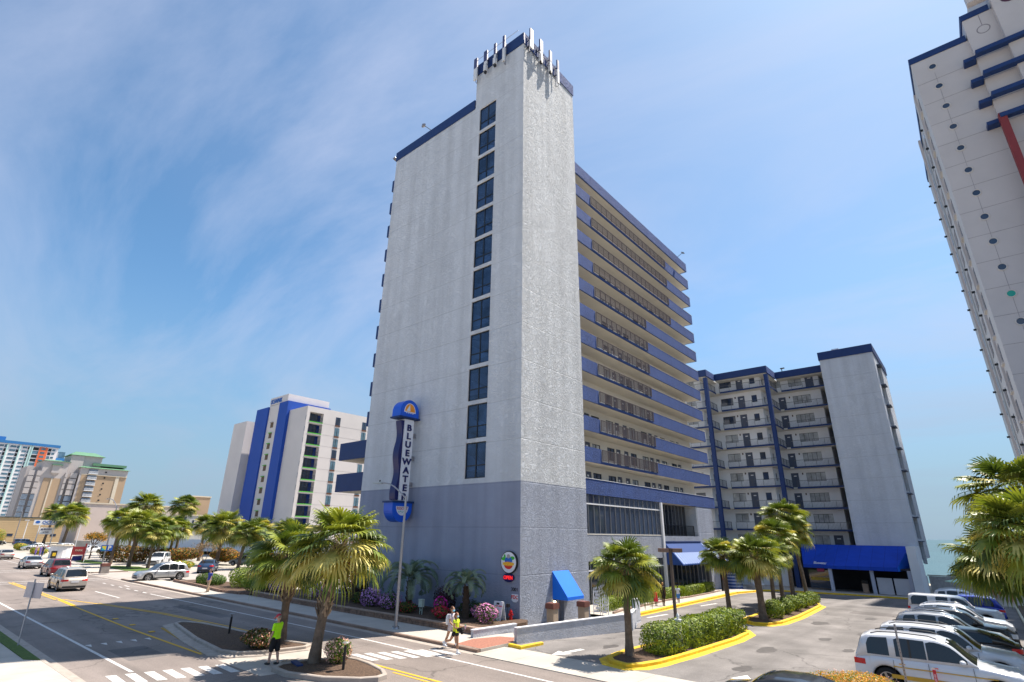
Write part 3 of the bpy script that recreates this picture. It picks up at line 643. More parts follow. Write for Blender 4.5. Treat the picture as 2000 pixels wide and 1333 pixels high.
# striped awning over the entrance
STRB = mat('awning_stripe_blue', (0.02, 0.07, 0.28), 0.6, 0.05); STRW = mat('awning_stripe_pale', (0.34, 0.42, 0.62), 0.6, 0.05)
m = MB(); n = 44
for i in range(n):
    a0, a1 = 26.8+13.0*i/n, 26.8+13.0*(i+1)/n; mm_ = STRW if i % 2 else STRB
    t0, t1 = min(a0, 36.0), min(a1, 36.0)
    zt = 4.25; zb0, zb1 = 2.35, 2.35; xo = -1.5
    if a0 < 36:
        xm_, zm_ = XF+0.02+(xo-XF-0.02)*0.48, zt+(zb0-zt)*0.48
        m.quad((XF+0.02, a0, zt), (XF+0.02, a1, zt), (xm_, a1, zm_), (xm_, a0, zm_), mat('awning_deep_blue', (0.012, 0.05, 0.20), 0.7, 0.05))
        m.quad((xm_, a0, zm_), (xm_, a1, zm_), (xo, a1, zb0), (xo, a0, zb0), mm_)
    else:
        f0 = (a0-36)/3.8; f1 = (a1-36)/3.8
        m.quad((XF+0.02, 36, zt), (XF+0.02+0.001, 36, zt), (xo-(xo-XF)*f1*0.0, a1, zb0), (xo, a0, zb0), mm_)
m.box(xo-0.03, xo, 26.8, 39.8, 2.22, 2.35, STRB)
m.quad((XF+0.02, 26.8, 4.25), (XF+0.02, 26.8, 2.25), (xo, 26.8, 2.25), (xo, 26.8, 2.35), STRB)
m.build('striped_awning', H1)
m = MB(); m.box(XF-0.1, XF+0.1, 26.8, 36, 4.26, 4.4, NAVY); m.build('awning_rail', H1)
# side entry under its blue canopy
m = MB(); m.box(-0.38, -0.34, 3.3, 4.4, -0.35, 2.05, mat('pale_door', (0.42, 0.44, 0.50), 0.5, 0.05)); d = m.build('side_door', H1)
MB().box(-0.335, -0.32, 3.85, 4.05, 0.75, 1.5, GLASS).build('door_glass', d)
MB().box(-0.335, -0.322, 3.8, 4.2, 0.35, 0.65, mat('teal_notice', (0.02, 0.12, 0.16), 0.5, 0)).build('notice', d)
MB().box(-0.34, -0.30, 3.38, 3.44, 0.6, 0.75, BLACKM).build('handle', d)
m = MB(); m.box(0.005, 0.025, 3.05, 3.2, 0.55, 0.95, mat('red_notice', (0.65, 0.05, 0.08), 0.6, 0)); m.build('wall_notice', H1)
text('A', 0.2, (0.03, 3.12, 0.75), RX, WHITE, H1, 'lettering', 0.004)
CANV = mat('bright_blue_canvas', (0.006, 0.16, 0.78), 0.75, 0.04, 1)
CANV2 = slabs(mat('deep_blue_canvas', (0.004, 0.055, 0.46), 0.8, 0.10, 0.8, bump=0.5, bs=1.6, bd=0.05), 1.25, 0, 0.02)
m = MB()
A = [(0.02, 3.2, 2.72), (0.02, 5.0, 2.72), (1.15, 5.0, 1.3), (1.15, 3.2, 1.3), (0.02, 3.2, 1.12), (0.02, 5.0, 1.12), (1.15, 5.0, 1.12), (1.15, 3.2, 1.12)]
m.add(A, [(0, 1, 2, 3), (3, 2, 6, 7), (0, 3, 7, 4), (1, 5, 6, 2)], CANV)
m.build('entry_awning', H1)
m = MB(); m.ell((0.12, 3.28, 0.98), 0.09, 0.07, 0.07, mat('lit_lamp', (1, 0.9, 0.6), 0.4, 0, emit=(1.0, 0.85, 0.5, 4.0))); m.build('lamp', H1)
# antennas on the tower head
ANTB = mat('antenna_blue', (0.05, 0.06, 0.16), 0.5, 0.05); ANTW = mat('antenna_white', (0.62, 0.63, 0.66), 0.5, 0.05)
def antenna(x, y, nx, ny, w, hb, htop, kind):
    o = thing('panel_antenna', (x, y, 45.2), None, None); o.parent = H1; 
    px_, py_ = (0, w/2) if nx else (w/2, 0)
    q = MB(); d = 0.07
    def bx(z0, z1, m_, grow=1.0):
        q.box(-(px_*grow or d*grow), (px_*grow or d*grow), -(py_*grow or d*grow), (py_*grow or d*grow), z0, z1, m_)
    bx(0, htop, ANTB); 
    if kind == 0: bx(-hb, 0, ANTW)
    else: bx(-0.35, 0, ANTW, 0.8)
    q.build('panel', o)
    b = MB(); b.tube((-nx*0.25, -ny*0.25, -hb-0.2), (-nx*0.25, -ny*0.25, htop*0.6), 0.04, 0.04, GREYM, 8)
    for z_ in (-0.5, 0.3): b.box(-0.03-abs(nx)*0.45, 0.03+abs(ny)*0.0, -0.03-0*abs(ny), 0.03+abs(ny)*0.45, z_, z_+0.06, BLACKM)
    if kind: b.box(-0.14-nx*0.05, 0.14-nx*0.05, -0.14, 0.14, -1.15, -0.45, ANTW); b.box(-0.1, 0.1, -0.1, 0.1, -1.4, -1.16, BLACKM)
    else: 
        b.path([(0, 0, -hb), (0.06, 0.02, -hb-0.3), (-nx*0.3, -ny*0.2, -hb-0.25)], 0.02, BLACKM, 5)
    b.build('mount', o)
for a in [(-5.35, -0.42, 0, -1, 0.4, 1.35, 1.2, 0), (-4.1, -0.42, 0, -1, 0.42, 0.8, 1.25, 1), (-2.95, -0.42, 0, -1, 0.26, 0.8, 1.3, 1), (-1.9, -0.42, 0, -1, 0.26, 1.5, 1.45, 0),
          (0.42, 0.55, 1, 0, 0.42, 0.85, 1.35, 0), (0.42, 1.95, 1, 0, 0.42, 0.85, 1.35, 1), (0.42, 3.35, 1, 0, 0.34, 0.85, 1.3, 1), (0.42, 4.5, 1, 0, 0.26, 1.6, 1.15, 0)]: antenna(*a)
m = MB()
for y_ in (0.3, 1.2, 2.1, 3.0): m.tube((0.1, y_, 44.3), (0.38, y_+0.35, 45.4), 0.025, 0.025, BLACKM, 6); m.tube((0.1, y_+0.6, 45.5), (0.38, y_+0.2, 44.6), 0.025, 0.025, BLACKM, 6)
m.tube((0.38, 0.2, 44.9), (0.38, 4.6, 44.9), 0.03, 0.03, GREYM, 6); m.tube((-5.4, -0.3, 46.3), (-0.4, -0.3, 46.3), 0.02, 0.02, GREYM, 6)
m.build('antenna_frame', H1)
m = MB(); m.tube((-1.2, 2, 45), (-1.2, 2, 47.8), 0.03, 0.02, GREYM, 6); m.build('mast', H1)
def floodlight(p, d, parent):
    q = MB(); d = Vector(d).normalized(); e = Vector(p)+d*0.7+Vector((0, 0, 0.35))
    q.tube(p, e, 0.03, 0.03, BLACKM, 6)
    sd = d.cross(Vector((0, 0, 1))); q.obox(e+d*0.1, sd*0.22, (d*0.9+Vector((0, 0, -0.4))).normalized()*0.16, (Vector((0, 0, 1))+d*0.4).normalized()*0.06, GREYM)
    q.build('floodlight', parent)
floodlight((-11.6, 0, 41.95), (-0.6, -1, 0), H1); floodlight((-16.85, 0.5, 41.5), (-1, -0.2, 0), H1); floodlight((XF, 9.0, 41.8), (1, 0, 0), H1); floodlight((XF, 38.5, 41.8), (1, 0, 0), H1); floodlight((-18.5, 8, 39), (-1, 0, 0), H1)
# house number and small wall plates
text('3001', 0.28, (-0.4, -0.012, 1.83), RY, BLACKM, H1, 'house_number', 0.008)

# blade sign
SG = thing('hotel_sign', (-10.55, 0, 6.1), 'tall blue and white vertical sign reading BLUEWATER with arched blue caps on the grey wall', 'sign')
SB = mat('sign_blue', (0.01, 0.10, 0.62), 0.35, 0.03); SW = mat('sign_white', (0.72, 0.74, 0.80), 0.4, 0); SN = mat('sign_navy', (0.008, 0.012, 0.10), 0.4, 0); SO = mat('sign_orange', (0.85, 0.30, 0.02), 0.5, 0)
T = 0.38; ox = 0
m = MB(); m.box(-T, T, -1.38, -0.5, 0.95, 6.85, SW); m.build('panel', SG)
m = MB(); wave = []
for i in range(25):
    z_ = 0.98+5.75*i/24; wave.append((-1.6-0.1*math.sin(i*0.55+0.4), z_))
pts = [(-1.385, 0.98)]+[(-1.385, 6.73)]
for s_ in (T*0.85, -T*0.85): m.add([(s_, y_, z_) for y_, z_ in wave]+[(s_, -1.382, z_) for _, z_ in wave], [(i, i+1, 25+i+1, 25+i) for i in range(24)], SN)
m.add([(T*0.85, y_, z_) for y_, z_ in wave]+[(-T*0.85, y_, z_) for y_, z_ in wave], [(i, i+1, 25+i+1, 25+i) for i in range(24)], SN)
m.build('wave', SG)
def cap(name, z0, up):
    q = MB(); n = 16; pr_ = [(-1.07-0.88*math.cos(math.pi*i/n), z0+up*0.95*math.sin(math.pi*i/n)+(0.42*up if 0 < i < n else 0.0)) for i in range(n+1)]
    vs = [(0.5, a, b) for a, b in pr_]+[(-0.5, a, b) for a, b in pr_]; k = n+1
    q.add(vs, [tuple(range(k)), tuple(range(2*k-1, k-1, -1))]+[(i, i+1, k+i+1, k+i) for i in range(n)]+[(0, n, k+n, k)], SB)
    q.box(-0.58, 0.58, -2.05, -0.1, z0-0.06, z0+0.06, NAVY)
    o = q.build(name, SG)
    return o
c1 = cap('top_cap', 6.95, 1); c2 = cap('bottom_cap', 0.85, -1)
m = MB(); m.add([(0.504, -1.07+0.56*math.cos(a*math.pi/16), 7.35+0.72*math.sin(a*math.pi/16)) for a in range(17)], [tuple(range(17))], SW); m.build('emblem_ground', c1)
m = MB(); m.add([(0.51, -1.07+0.48*math.cos(a*math.pi/16), 7.42+0.6*math.sin(a*math.pi/16)) for a in range(17)], [tuple(range(17))], SO)
m.add([(0.516, -1.42, 7.46), (0.516, -1.05, 7.46), (0.516, -1.12, 7.95)], [(0, 1, 2)], SW); m.build('emblem', c1)
m = MB()
for i in range(4): m.box(0.51, 0.518, -1.45+i*0.2, -1.33+i*0.2, 7.28, 7.33, SW)
m.build('wave_line', c1)
m = MB(); m.add([(0.504, -1.07+0.56*math.cos(a*math.pi/16), 0.55-0.62*math.sin(a*math.pi/16)) for a in range(17)], [tuple(range(17))], SW); m.build('emblem_ground', c2)
text('RESORT', 0.27, (0.51, -1.07, 0.4), RX, mat('sign_red', (0.5, 0.12, 0.15), 0.5, 0), c2, 'lettering', 0.006, 0.004)
m = MB()
for i in range(5): m.box(0.508, 0.516, -1.4+i*0.15, -1.3+i*0.15, 0.13+0.05*(i % 2), 0.19+0.05*(i % 2), mat('sign_green', (0.1, 0.45, 0.4), 0.5, 0))
m.build('wave_line', c2)
for i, ch in enumerate('BLUEWATER'):
    for s_ in (1,): text(ch, 0.64, (T+0.02, -0.93, 6.2-i*0.625), RX, SN, SG, 'letter', 0.03, 0.02, sx=1.2)
m = MB()
for z_ in (2.0, 3.9, 5.6): m.box(-0.12, 0.12, -0.5, 0.0, z_, z_+0.3, GREYM)
m.build('bracket', SG)
# restaurant disc, OPEN sign, FDC plate
DS = thing('round_sign', (-0.76, -0.1, 3.3), 'round white restaurant sign with blue, green and orange artwork high on the grey wall', 'sign')
m = MB(); m.tube((0, 0.08, 0), (0, -0.06, 0), 0.63, 0.63, FRAME, 32, smooth=False); m.tube((0, -0.06, 0), (0, -0.075, 0), 0.58, 0.58, SW, 32, smooth=False); m.build('disc', DS)
m = MB()
GRN = mat('leaf_green_paint', (0.05, 0.45, 0.04), 0.5, 0); RED = mat('sign_bright_red', (0.65, 0.02, 0.02), 0.5, 0); BLP = mat('art_blue', (0.02, 0.13, 0.5), 0.5, 0)
def disc2(mb, cx, cz, rx, rz, y, m_, a0=0, a1=360, n=18): mb.add([(cx+rx*math.cos(R(a0+(a1-a0)*i/n)), y, cz+rz*math.sin(R(a0+(a1-a0)*i/n))) for i in range(n+1)], [tuple(range(n+1))], m_)
disc2(m, -0.38, 0.18, 0.17, 0.1, -0.08, GRN); disc2(m, -0.3, 0.3, 0.08, 0.14, -0.083, GRN); disc2(m, 0.3, 0.24, 0.18, 0.1, -0.081, GRN); disc2(m, 0.0, 0.1, 0.3, 0.2, -0.086, BLP); disc2(m, 0.0, 0.33, 0.13, 0.12, -0.089, GREYM)
disc2(m, 0, -0.12, 0.34, 0.26, -0.084, RED, 180, 360); disc2(m, 0, -0.09, 0.42, 0.12, -0.092, SO)
m.build('artwork', DS)
text('SEAFOOD', 0.2, (0, -0.1, -0.09), RY, mat('sign_yellow', (0.9, 0.6, 0.05), 0.5, 0), DS, 'lettering', 0.004, 0.006)
OP = thing('open_sign', (-0.82, -0.08, 2.45), 'red lettered OPEN sign on a dark oval below the round sign', 'sign')
m = MB(); m.add([(0.42*math.cos(R(a)), y_, 0.24*math.sin(R(a))) for y_ in (0.07, -0.03) for a in range(0, 360, 15)], [tuple(range(24, 48)), *[(i, (i+1) % 24, 24+(i+1) % 24, 24+i) for i in range(24)]], SN); m.build('board', OP)
text('OPEN', 0.27, (0, -0.045, 0), RY, mat('neon_red', (0.7, 0.03, 0.03), 0.4, 0, emit=(0.9, 0.02, 0.02, 0.5)), OP, 'lettering', 0.012, 0.008)
FD = thing('fdc_sign', (-0.37, -0.03, 1.36), 'small white plate with red letters FDC beside the corner of the grey wall', 'sign')
m = MB(); m.add([(x_, y_, z_) for y_ in (0.03, 0.0) for x_, z_ in ((-0.24, 0.22), (0.24, 0.22), (0.24, -0.1), (0.1, -0.2), (-0.1, -0.2), (-0.24, -0.1))], [tuple(range(6, 12)), *[(i, (i+1) % 6, 6+(i+1) % 6, 6+i) for i in range(6)]], SW); m.build('plate', FD)
text('FDC', 0.26, (0, -0.006, 0.06), RY, RED, FD, 'lettering', 0.004, 0.006)

# ------------------------------------------------------------------ second hotel wing
SH = 2.8; Z0 = -1.3; zS = [25.4-SH*i for i in range(10)]      # slab undersides from the top
H2 = thing('hotel_block', (12, 55.7, -1.2), 'lower hotel block with stepped walkway balconies and navy columns behind the parking lot', 'hotel')
def W2(name, mb, par=H2): 
    mb.v = [(a-12, b-55.7, c+1.2) for a, b, c in mb.v]; return mb.build(name, par)
m = MB()
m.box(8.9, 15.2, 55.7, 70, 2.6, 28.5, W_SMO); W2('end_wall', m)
RAILG = mat('rail_grey', (0.07, 0.075, 0.09), 0.5, 0)
WSH = mat('block_wall', (0.70, 0.71, 0.74), 0.9, 0.05, 0.5)
m = MB(); m.box(8.8, 15.32, 55.6, 70.1, 28.45, 29.6, NAVY); W2('parapet', m)
bays = [(-13.5, -5.3, 50.3), (-5.3, 2.3, 53.7), (2.3, 8.9, 58.2)]
wallsX = [(-16, -6.9), (-7.2, 0.7), (0.7, 8.9)]
zr = 28.5
for bi, (x0, x1, yf) in enumerate(bays):
    # roof edge
    m = MB(); m.box(x0, x1, yf-0.05, yf+0.2, zr-1.0, zr, NAVY); m.box(x1-0.2, x1+0.004, yf+0.2, (bays[bi+1][2] if bi < 2 else yf+2), zr-1.0, zr, B_STUC)  # step side bluer than the front: sunlight put into the colour
    m.box(x0+0.01, x1-0.21, yf+0.21, yf+6, zr-1.1, zr-0.9, SOFFIT); W2('roof_edge', m)
    if bi < 2: m = MB(); m.box(x1-0.5, x1+0.02, yf-0.15, yf+0.35, -1.2, zr-1.26, NAVY); W2('column', m)
    wx0, wx1 = (x0-1.6, x1-1.6) if bi < 2 else (x0-1.6, x1)
    wy = yf+1.5
    holes = []; holes2 = []
    for i in range(10):
        zf = zS[i]+0.18
        if bi == 1: hs_ = [(x0+0.1, x0+1.9, .9, 2.05, 'w'), (x0+2.6, x0+3.6, .05, 2.1, 'd'), (x0+4.6, x0+5.35, .95, 2.0, 's')]
        elif bi == 2: hs_ = ([(x0-1.2, x0+0.2, .9, 2.0, 'w'), (x0+1.3, x0+3.1, .75, 2.05, 'w'), (x0+3.6, x0+4.7, .05, 2.1, 'd')] if i in (0, 8, 9) else [(x0-0.4, x0+0.6, .05, 2.1, 'd'), (x0+1.6, x0+4.0, .85, 2.05, 'W')])
        else: hs_ = [(x0+2.0, x0+3.0, .05, 2.1, 'd'), (x0+4.2, x0+5.6, .8, 2.05, 'w')]
        holes += [(a, b, zf+c, zf+d, t) for a, b, c, d, t in hs_]
    m = MB(); wall_holes(m, WSH, 'Y', wy, wx0-1 if bi == 0 else wx0, wx1 if bi < 2 else x1-1.2, -1.3, zr-1.1, [h[:4] for h in holes], 0.1)
    if bi < 2:
        nx_y = bays[bi+1][2]+1.5
        wall_holes(m, WSH, 'X', wx1, wy, nx_y, -1.3, zr-1.1, [(wy+1.2, wy+2.1, z_+1.05, z_+2.1) for z_ in zS], 0.1)
    else: m.quad((x1-1.2, wy, -1.3), (x1-1.2, wy+4, -1.3), (x1-1.2, wy+4, zr), (x1-1.2, wy, zr), WSH); m.quad((x1-1.2, wy+4, -1.3), (x1, wy+4, -1.3), (x1, wy+4, zr), (x1-1.2, wy+4, zr), DOORM)
    W2('walkway_wall', m)
    for h in holes:
        a, b, c, d, t = h
        if t == 'd':
            q = MB(); q.box(a, b, wy+0.05, wy+0.09, c, d, DOORM); q.box(a+0.35, b-0.3, wy+0.04, wy+0.05, d-0.5, d-0.36, WHITE); q.box(b-0.2, b-0.13, wy, wy+0.05, c+0.95, c+1.02, GREYM); W2('door', q)
        else:
            q = MB(); t_ = 0.05; y0_, y1_ = wy+0.03, wy+0.08
            q.box(a, b, y0_, y1_, c, c+t_, FRAME); q.box(a, b, y0_, y1_, d-t_, d, FRAME)
            n = {'w': 2, 's': 1, 'W': 4}[t]
            for j in range(n+1):
                xx = a+(b-a)*j/n; q.box(max(a, xx-t_/2), min(b, xx+t_/2), y0_+0.003, y1_, c+t_, d-t_, FRAME)
            fo = W2('window', q); p = MB(); p.quad((a, y1_-0.02, c), (b, y1_-0.02, c), (b, y1_-0.02, d), (a, y1_-0.02, d), {'w': GLASSC if (bi+int(c)) % 3 else GLASS, 's': GLASS, 'W': GLASSC}[t])
            p.v = [(a_-12, b_-55.7, c_+1.2) for a_, b_, c_ in p.v]; p.build('pane', fo)
    if bi < 2:
        for z_ in zS:
            q = MB(); q.quad((wx1-0.09, wy+1.2, z_+1.05), (wx1-0.09, wy+2.1, z_+1.05), (wx1-0.09, wy+2.1, z_+2.1), (wx1-0.09, wy+1.2, z_+2.1), GLASS); W2('window', q)
    for i in range(9):
        zz_ = zS[i]; m = MB(); ydeep = bays[bi+1][2]+1.5 if bi < 2 else yf+5.5
        m.box(x0+(0.02 if bi else -1), x1-0.06, yf+0.06, ydeep, zz_, zz_+0.16, SOFFIT)
        o = W2('walkway', m)
        q = MB(); q.box(x0+(0.52 if bi else -1), x1, yf, yf+0.06, zz_-0.03, zz_+0.19, NAVY); q.box(x1-0.06, x1, yf+0.06, (bays[bi+1][2] if bi < 2 else yf+0.1), zz_-0.03, zz_+0.19, NAVY)
        # pickets
        def rail(p0, p1):
            p0 = Vector(p0); p1 = Vector(p1); L0 = (p1-p0).length; d = (p1-p0)/L0; n = int(L0/0.16)
            for hh, rr in ((1.08, 0.022), (0.2, 0.015)): q.obox((p0+p1)/2+Vector((0, 0, hh)), d*L0/2, d.cross(Vector((0, 0, 1)))*rr, (0, 0, rr), RAILG)
            for j in range(n+1): 
                c = p0+d*(L0*j/n); w_ = 0.025 if j % 9 == 0 else 0.009; q.box(c.x-w_, c.x+w_, c.y-w_, c.y+w_, zz_+0.21, zz_+1.08, RAILG)
        zt = zz_; rail((x0+(0.52 if bi else -1), yf+0.05, zz_), (x1-0.05, yf+0.05, zz_))
        if bi < 2: rail((x1-0.05, yf+0.1, zz_), (x1-0.05, bays[bi+1][2]-0.1, zz_))
        q.v = [(a_-12, b_-55.7, c_+1.2) for a_, b_, c_ in q.v]; q.build('railing', o)
        if bi < 2 or True:
            lq = MB(); lx = x0+2.2 if bi == 1 else x0+1.1; lq.box(lx, lx+0.14, wy-0.14, wy-0.001, zz_+2.0, zz_+2.25, LAMPG); W2('wall_lamp', lq)
# side face with small projecting balconies and slit windows
m = MB()
for i in range(10):
    z_ = zS[0]+0.6-SH*i
    if z_ < 3: break
    q = MB(); q.box(15.205, 15.21, 57.8, 59.2, z_-1.4, z_+0.9, GLASS); W2('window', q)
    q = MB(); q.box(15.2, 15.5, 59.2, 59.4, z_-1.5, z_+1.0, W_STUC); q.box(15.2, 15.75, 57.4, 59.4, z_+1.0, z_+1.12, DOORM); W2('balcony', q)
m = MB(); m.box(10.4, 11.1, 58, 58.7, 29.6, 30.3, GREYM); m.box(10.3, 11.2, 57.9, 58.8, 30.3, 30.45, WHITE); W2('roof_vent', m)
m = MB(); m.tube((3.2, 59, 28.5), (3.2, 59, 29.1), 0.06, 0.06, BLACKM, 6); m.box(3.0, 3.6, 58.9, 59.1, 29.1, 29.25, BLACKM); W2('roof_fixture', m)
# arcade below: posts, dark hall, gate panels, canopy
DARKH = mat('dark_hall', (0.035, 0.035, 0.045), 0.9, 0.3, 0.6)
m = MB(); m.quad((-10, 57, -1.2), (15.2, 57, -1.2), (15.2, 57, 3.9), (-10, 57, 3.9), DARKH); m.quad((-3.2, 41.5, 4.2), (14.3, 50.3, 4.2), (14.3, 57, 4.2), (-10, 57, 4.2), DARKH) if False else None
m.box(6.5, 14.5, 50.9, 57, 1.6, 1.75, DARKH); W2('arcade_wall', m)
m = MB()
for x_ in (6.45, 10.65, 14.2): m.box(x_-0.18, x_+0.18, 50.7, 51.0, -1.15, 1.6, mat('post_paint', (0.42, 0.45, 0.55), 0.8, 0.05))
W2('arcade_post', m) if False else None
for x_ in (6.45, 10.65, 14.2):
    m = MB(); m.box(x_-0.18, x_+0.18, 50.7, 51.0, -1.15, 1.6, mat('post_paint', (0.42, 0.45, 0.55), 0.8, 0.05)); W2('arcade_post', m)
m = MB(); m.box(14.45, 15.3, 50.2, 55.7, -1.2, 4.15, WSH); W2('pier', m)
GATEP = mat('gate_panel', (0.50, 0.50, 0.54), 0.7, 0.05)
for a, b in ((11.0, 12.45), (12.62, 14.0)):
    m = MB(); m.box(a, b, 50.9, 50.95, -0.95, 0.75, GATEP); W2('gate', m)
m = MB()
# lean-to canopy, splayed side and valance
P = dict(a=(6.4, 55.65, 4.12), b=(14.36, 55.65, 4.12), c=(13.3, 50.2, 1.93), d=(7.2, 50.2, 1.86), e=(14.36, 55.65, 1.5), ce=(13.3, 50.2, 1.5), de=(7.2, 50.2, 1.5), l=(2.6, 55.6, 4.12), m=(3.3, 52.2, 1.8), me=(3.3, 52.2, 1.45))
m.add([P[k] for k in 'abcd'], [(0, 1, 2, 3)], CANV2)
m.add([P['b'], P['e'], P['ce'], P['c']], [(0, 1, 2, 3)], CANV)  # splayed side in brighter canvas: sunlight put into the colour
m.add([P['d'], P['c'], P['ce'], P['de']], [(0, 1, 2, 3)], CANV2)
m.add([P['a'], P['d'], P['de'], P['m'], P['me'], P['l']], [(0, 1, 3, 5), (1, 2, 4, 3)], CANV2)
W2('canopy', m)
tv = (Vector(P['d'])-Vector(P['m'])).normalized()
o = text('Bluewater', 0.42, (5.5-12, 50.85-55.7, 1.95+1.2+0.12), (R(62), 0, math.atan2(tv.y, tv.x)), WHITE, H2, 'lettering', 0.01, 0.004)
# amber reflection painted as a strip on the arcade glass, red sign
m = MB(); m.box(3.6, 6.1, 53, 53.05, -0.9, 1.2, GLASS); m.box(3.8, 6.0, 52.94, 52.99, 0.0, 0.35, mat('painted_amber_reflection', (0.45, 0.30, 0.03), 0.4, 0.3, 3)); m.box(4.6, 5.4, 52.94, 52.99, 1.0, 1.35, mat('pink_parasol', (0.6, 0.08, 0.2), 0.6, 0)); W2('arcade_window', m)

# fence beside the second block and beach dune edge
FN = thing('slat_fence', (19, 59, gz(56)), 'long grey brown slat fence at the back of the parking lot beside the sea', 'fence')
m = MB(); FM = mat('weathered_slats', (0.40, 0.36, 0.34), 0.9, 0.2, 3)
for i in range(90): m.box(-3.7+i*0.24, -3.7+i*0.24+0.238, -0.02-0.012*(i % 2), 0.02, 0, 2.0, FM)
m.build('slat_panel', FN)
m = MB(); m.box(-3.8, 18.2, -0.07, 0.1, 2.03, 2.15, mat('fence_cap', (0.42, 0.36, 0.31), 0.9, 0.1)); m.box(-3.8, 18, 0.03, 0.09, 0.4, 0.5, FM); m.build('cap_rail', FN)
MB().box(-4.2, -3.85, -3.5, 0.1, -0.1, 2.0, OFFW).build('end_wall', FN)

# ------------------------------------------------------------------ right tower
H3 = thing('condo_tower', (26.3, 35.6, -1), 'towering off-white condominium with round porthole windows and navy ledges at the right edge', 'hotel')
def W3(name, mb): mb.v = [(a-26.3, b-35.6, c+1) for a, b, c in mb.v]; return mb.build(name, H3)
TW = mat('tower_wall', (0.50, 0.47, 0.475), 0.85, 0.08, 0.15, bump=0.15, bs=12)
TJ = mat('tower_joint', (0.26, 0.24, 0.26), 0.9, 0)
m = MB(); m.box(26.3, 31.2, 35.6, 62, -1, 54.2, TW); W3('front_wall', m)
m = MB(); m.box(31.2, 33.6, 35.1, 60, -1, 56.4, TW); m.box(33.6, 60, 34.4, 60, -1, 66, TW); m.box(31.9, 36, 34.1, 34.9, 57.5, 70, TW); W3('upper_wall', m)
m = MB(); m.box(26.2, 31.1, 35.5, 62.1, 54.2, 54.95, NAVY); W3('parapet', m)
m = MB(); m.box(31.1, 33.4, 35.0, 60, 56.41, 57.1, NAVY); W3('parapet', m)
m = MB()
for k in range(20):
    z_ = 52.6-2.72*k-1.45
    m.box(26.32, 31.19, 35.585, 35.599, z_, z_+0.03, TJ)
    m.box(31.21, 33.5, 35.085, 35.099, z_, z_+0.03, TJ)
m.box(27.0+0.95, 27.98, 35.587, 35.6, 0, 52, TJ); W3('score_line', m)
PORT = None
for k in range(20):
    z_ = 52.85-2.70*k
    if z_ < 1: break
    q = MB(); n = 24; c = (28.05 if False else 27.95, 35.57, z_)
    rr = lambda r, y_: [(c[0]+0.64*r*math.cos(2*math.pi*i/n), y_, c[2]+0.64*r*math.sin(2*math.pi*i/n)) for i in range(n)]
    q.rings([rr(0.62, 35.6), rr(0.60, 35.53), rr(0.48, 35.53), rr(0.45, 35.58)], mat('porthole_ring', (0.52, 0.49, 0.48), 0.7, 0), caps=False)
    o = W3('porthole', q)
    q = MB(); q.add(rr(0.46, 35.575), [tuple(range(n))], mat('teal_glass', (0.02, 0.30, 0.24), 0.2, 0) if k == 10 else GLASS)
    q.v = [(a-26.3, b-35.6, c_+1) for a, b, c_ in q.v]; q.build('pane', o)
for k in range(20):
    z_ = 50.9-2.68*k
    if z_ < 0: break
    q = MB(); q.box(30.2, 31.15, 34.6, 35.6, z_, z_+0.4, NAVY)
    if z_ > 30: q.box(31.15, 60, 33.9, 34.6, z_, z_+0.45, NAVY); q.box(31.15, 60, 34.6, 35.1, z_, z_+0.55, NAVY) if False else None
    if k < 4: W3('ledge', q)
    else:
        q = MB(); q.box(32.6, 60, 33.8, 34.4, z_, z_+0.45, NAVY); W3('ledge', q)
m = MB(); m.box(31.05, 31.6, 34.0, 34.6, -1, 43.4, mat('brick_red_paint', (0.20, 0.03, 0.035), 0.7, 0.08)); W3('red_pilaster', m)
m = MB(); 
o_ = lambda r, y_: [(32.5+r*math.cos(2*math.pi*i/20), y_, 54.4+r*math.sin(2*math.pi*i/20)) for i in range(20)]
m.rings([o_(0.55, 35.1), o_(0.5, 35.07), o_(0.44, 35.1)], TJ, caps=False); m.box(32.47, 32.53, 35.08, 35.099, 54.9, 56.3, TJ); W3('medallion', m)
m = MB(); c = (35.0, 34.39, 56.5); m.add([(c[0]+0.8*math.cos(2*math.pi*i/20), 34.38, c[2]+0.8*math.sin(2*math.pi*i/20)) for i in range(20)], [tuple(range(20))], mat('plum_glass', (0.08, 0.03, 0.05), 0.2, 0)); W3('porthole', m)
m = MB(); m.box(31.3, 31.7, 34.0, 35.1, 17.6, 19.2, WHITE); m.box(31.3, 32.2, 33.6, 34.4, 15.5, 16.6, MATS['brick_red_paint']); W3('window', m)
# left side: window slots, ledges and lamps
m = MB(); m.box(26.1, 26.3, 41.0, 42.4, -1, 54.2, TW); m.box(25.85, 26.1, 50.6, 51.4, -1, 54.2, TW); W3('side_pier', m)
for k in range(19):
    z_ = 51.2-2.7*k
    if z_ < 1: break
    q = MB(); q.box(26.27, 26.31, 39.0, 40.3, z_-0.9, z_+0.9, GLASS); q.box(26.1, 26.3, 38.9, 40.4, z_-1.1, z_-0.95, TW); W3('window', q)
    q = MB(); q.box(26.27, 26.31, 46.0, 48.2, z_-0.9, z_+0.8, GLASS); W3('window', q); q = MB(); q.box(26.27, 26.31, 53.0, 54.4, z_-0.9, z_+0.8, GLASS); W3('window', q)
    q = MB(); q.box(25.95, 26.28, 44.3, 44.5, z_+0.1, z_+0.3, FRAME); W3('wall_lamp', q); q = MB(); q.box(25.95, 26.28, 58.3, 58.5, z_+0.1, z_+0.3, FRAME); W3('wall_lamp', q)

CC = Vector((21.33, -26.15, 4.9)); H3.location = CC+(Vector(H3.location)-CC)*1.8; H3.scale = (1.8,)*3

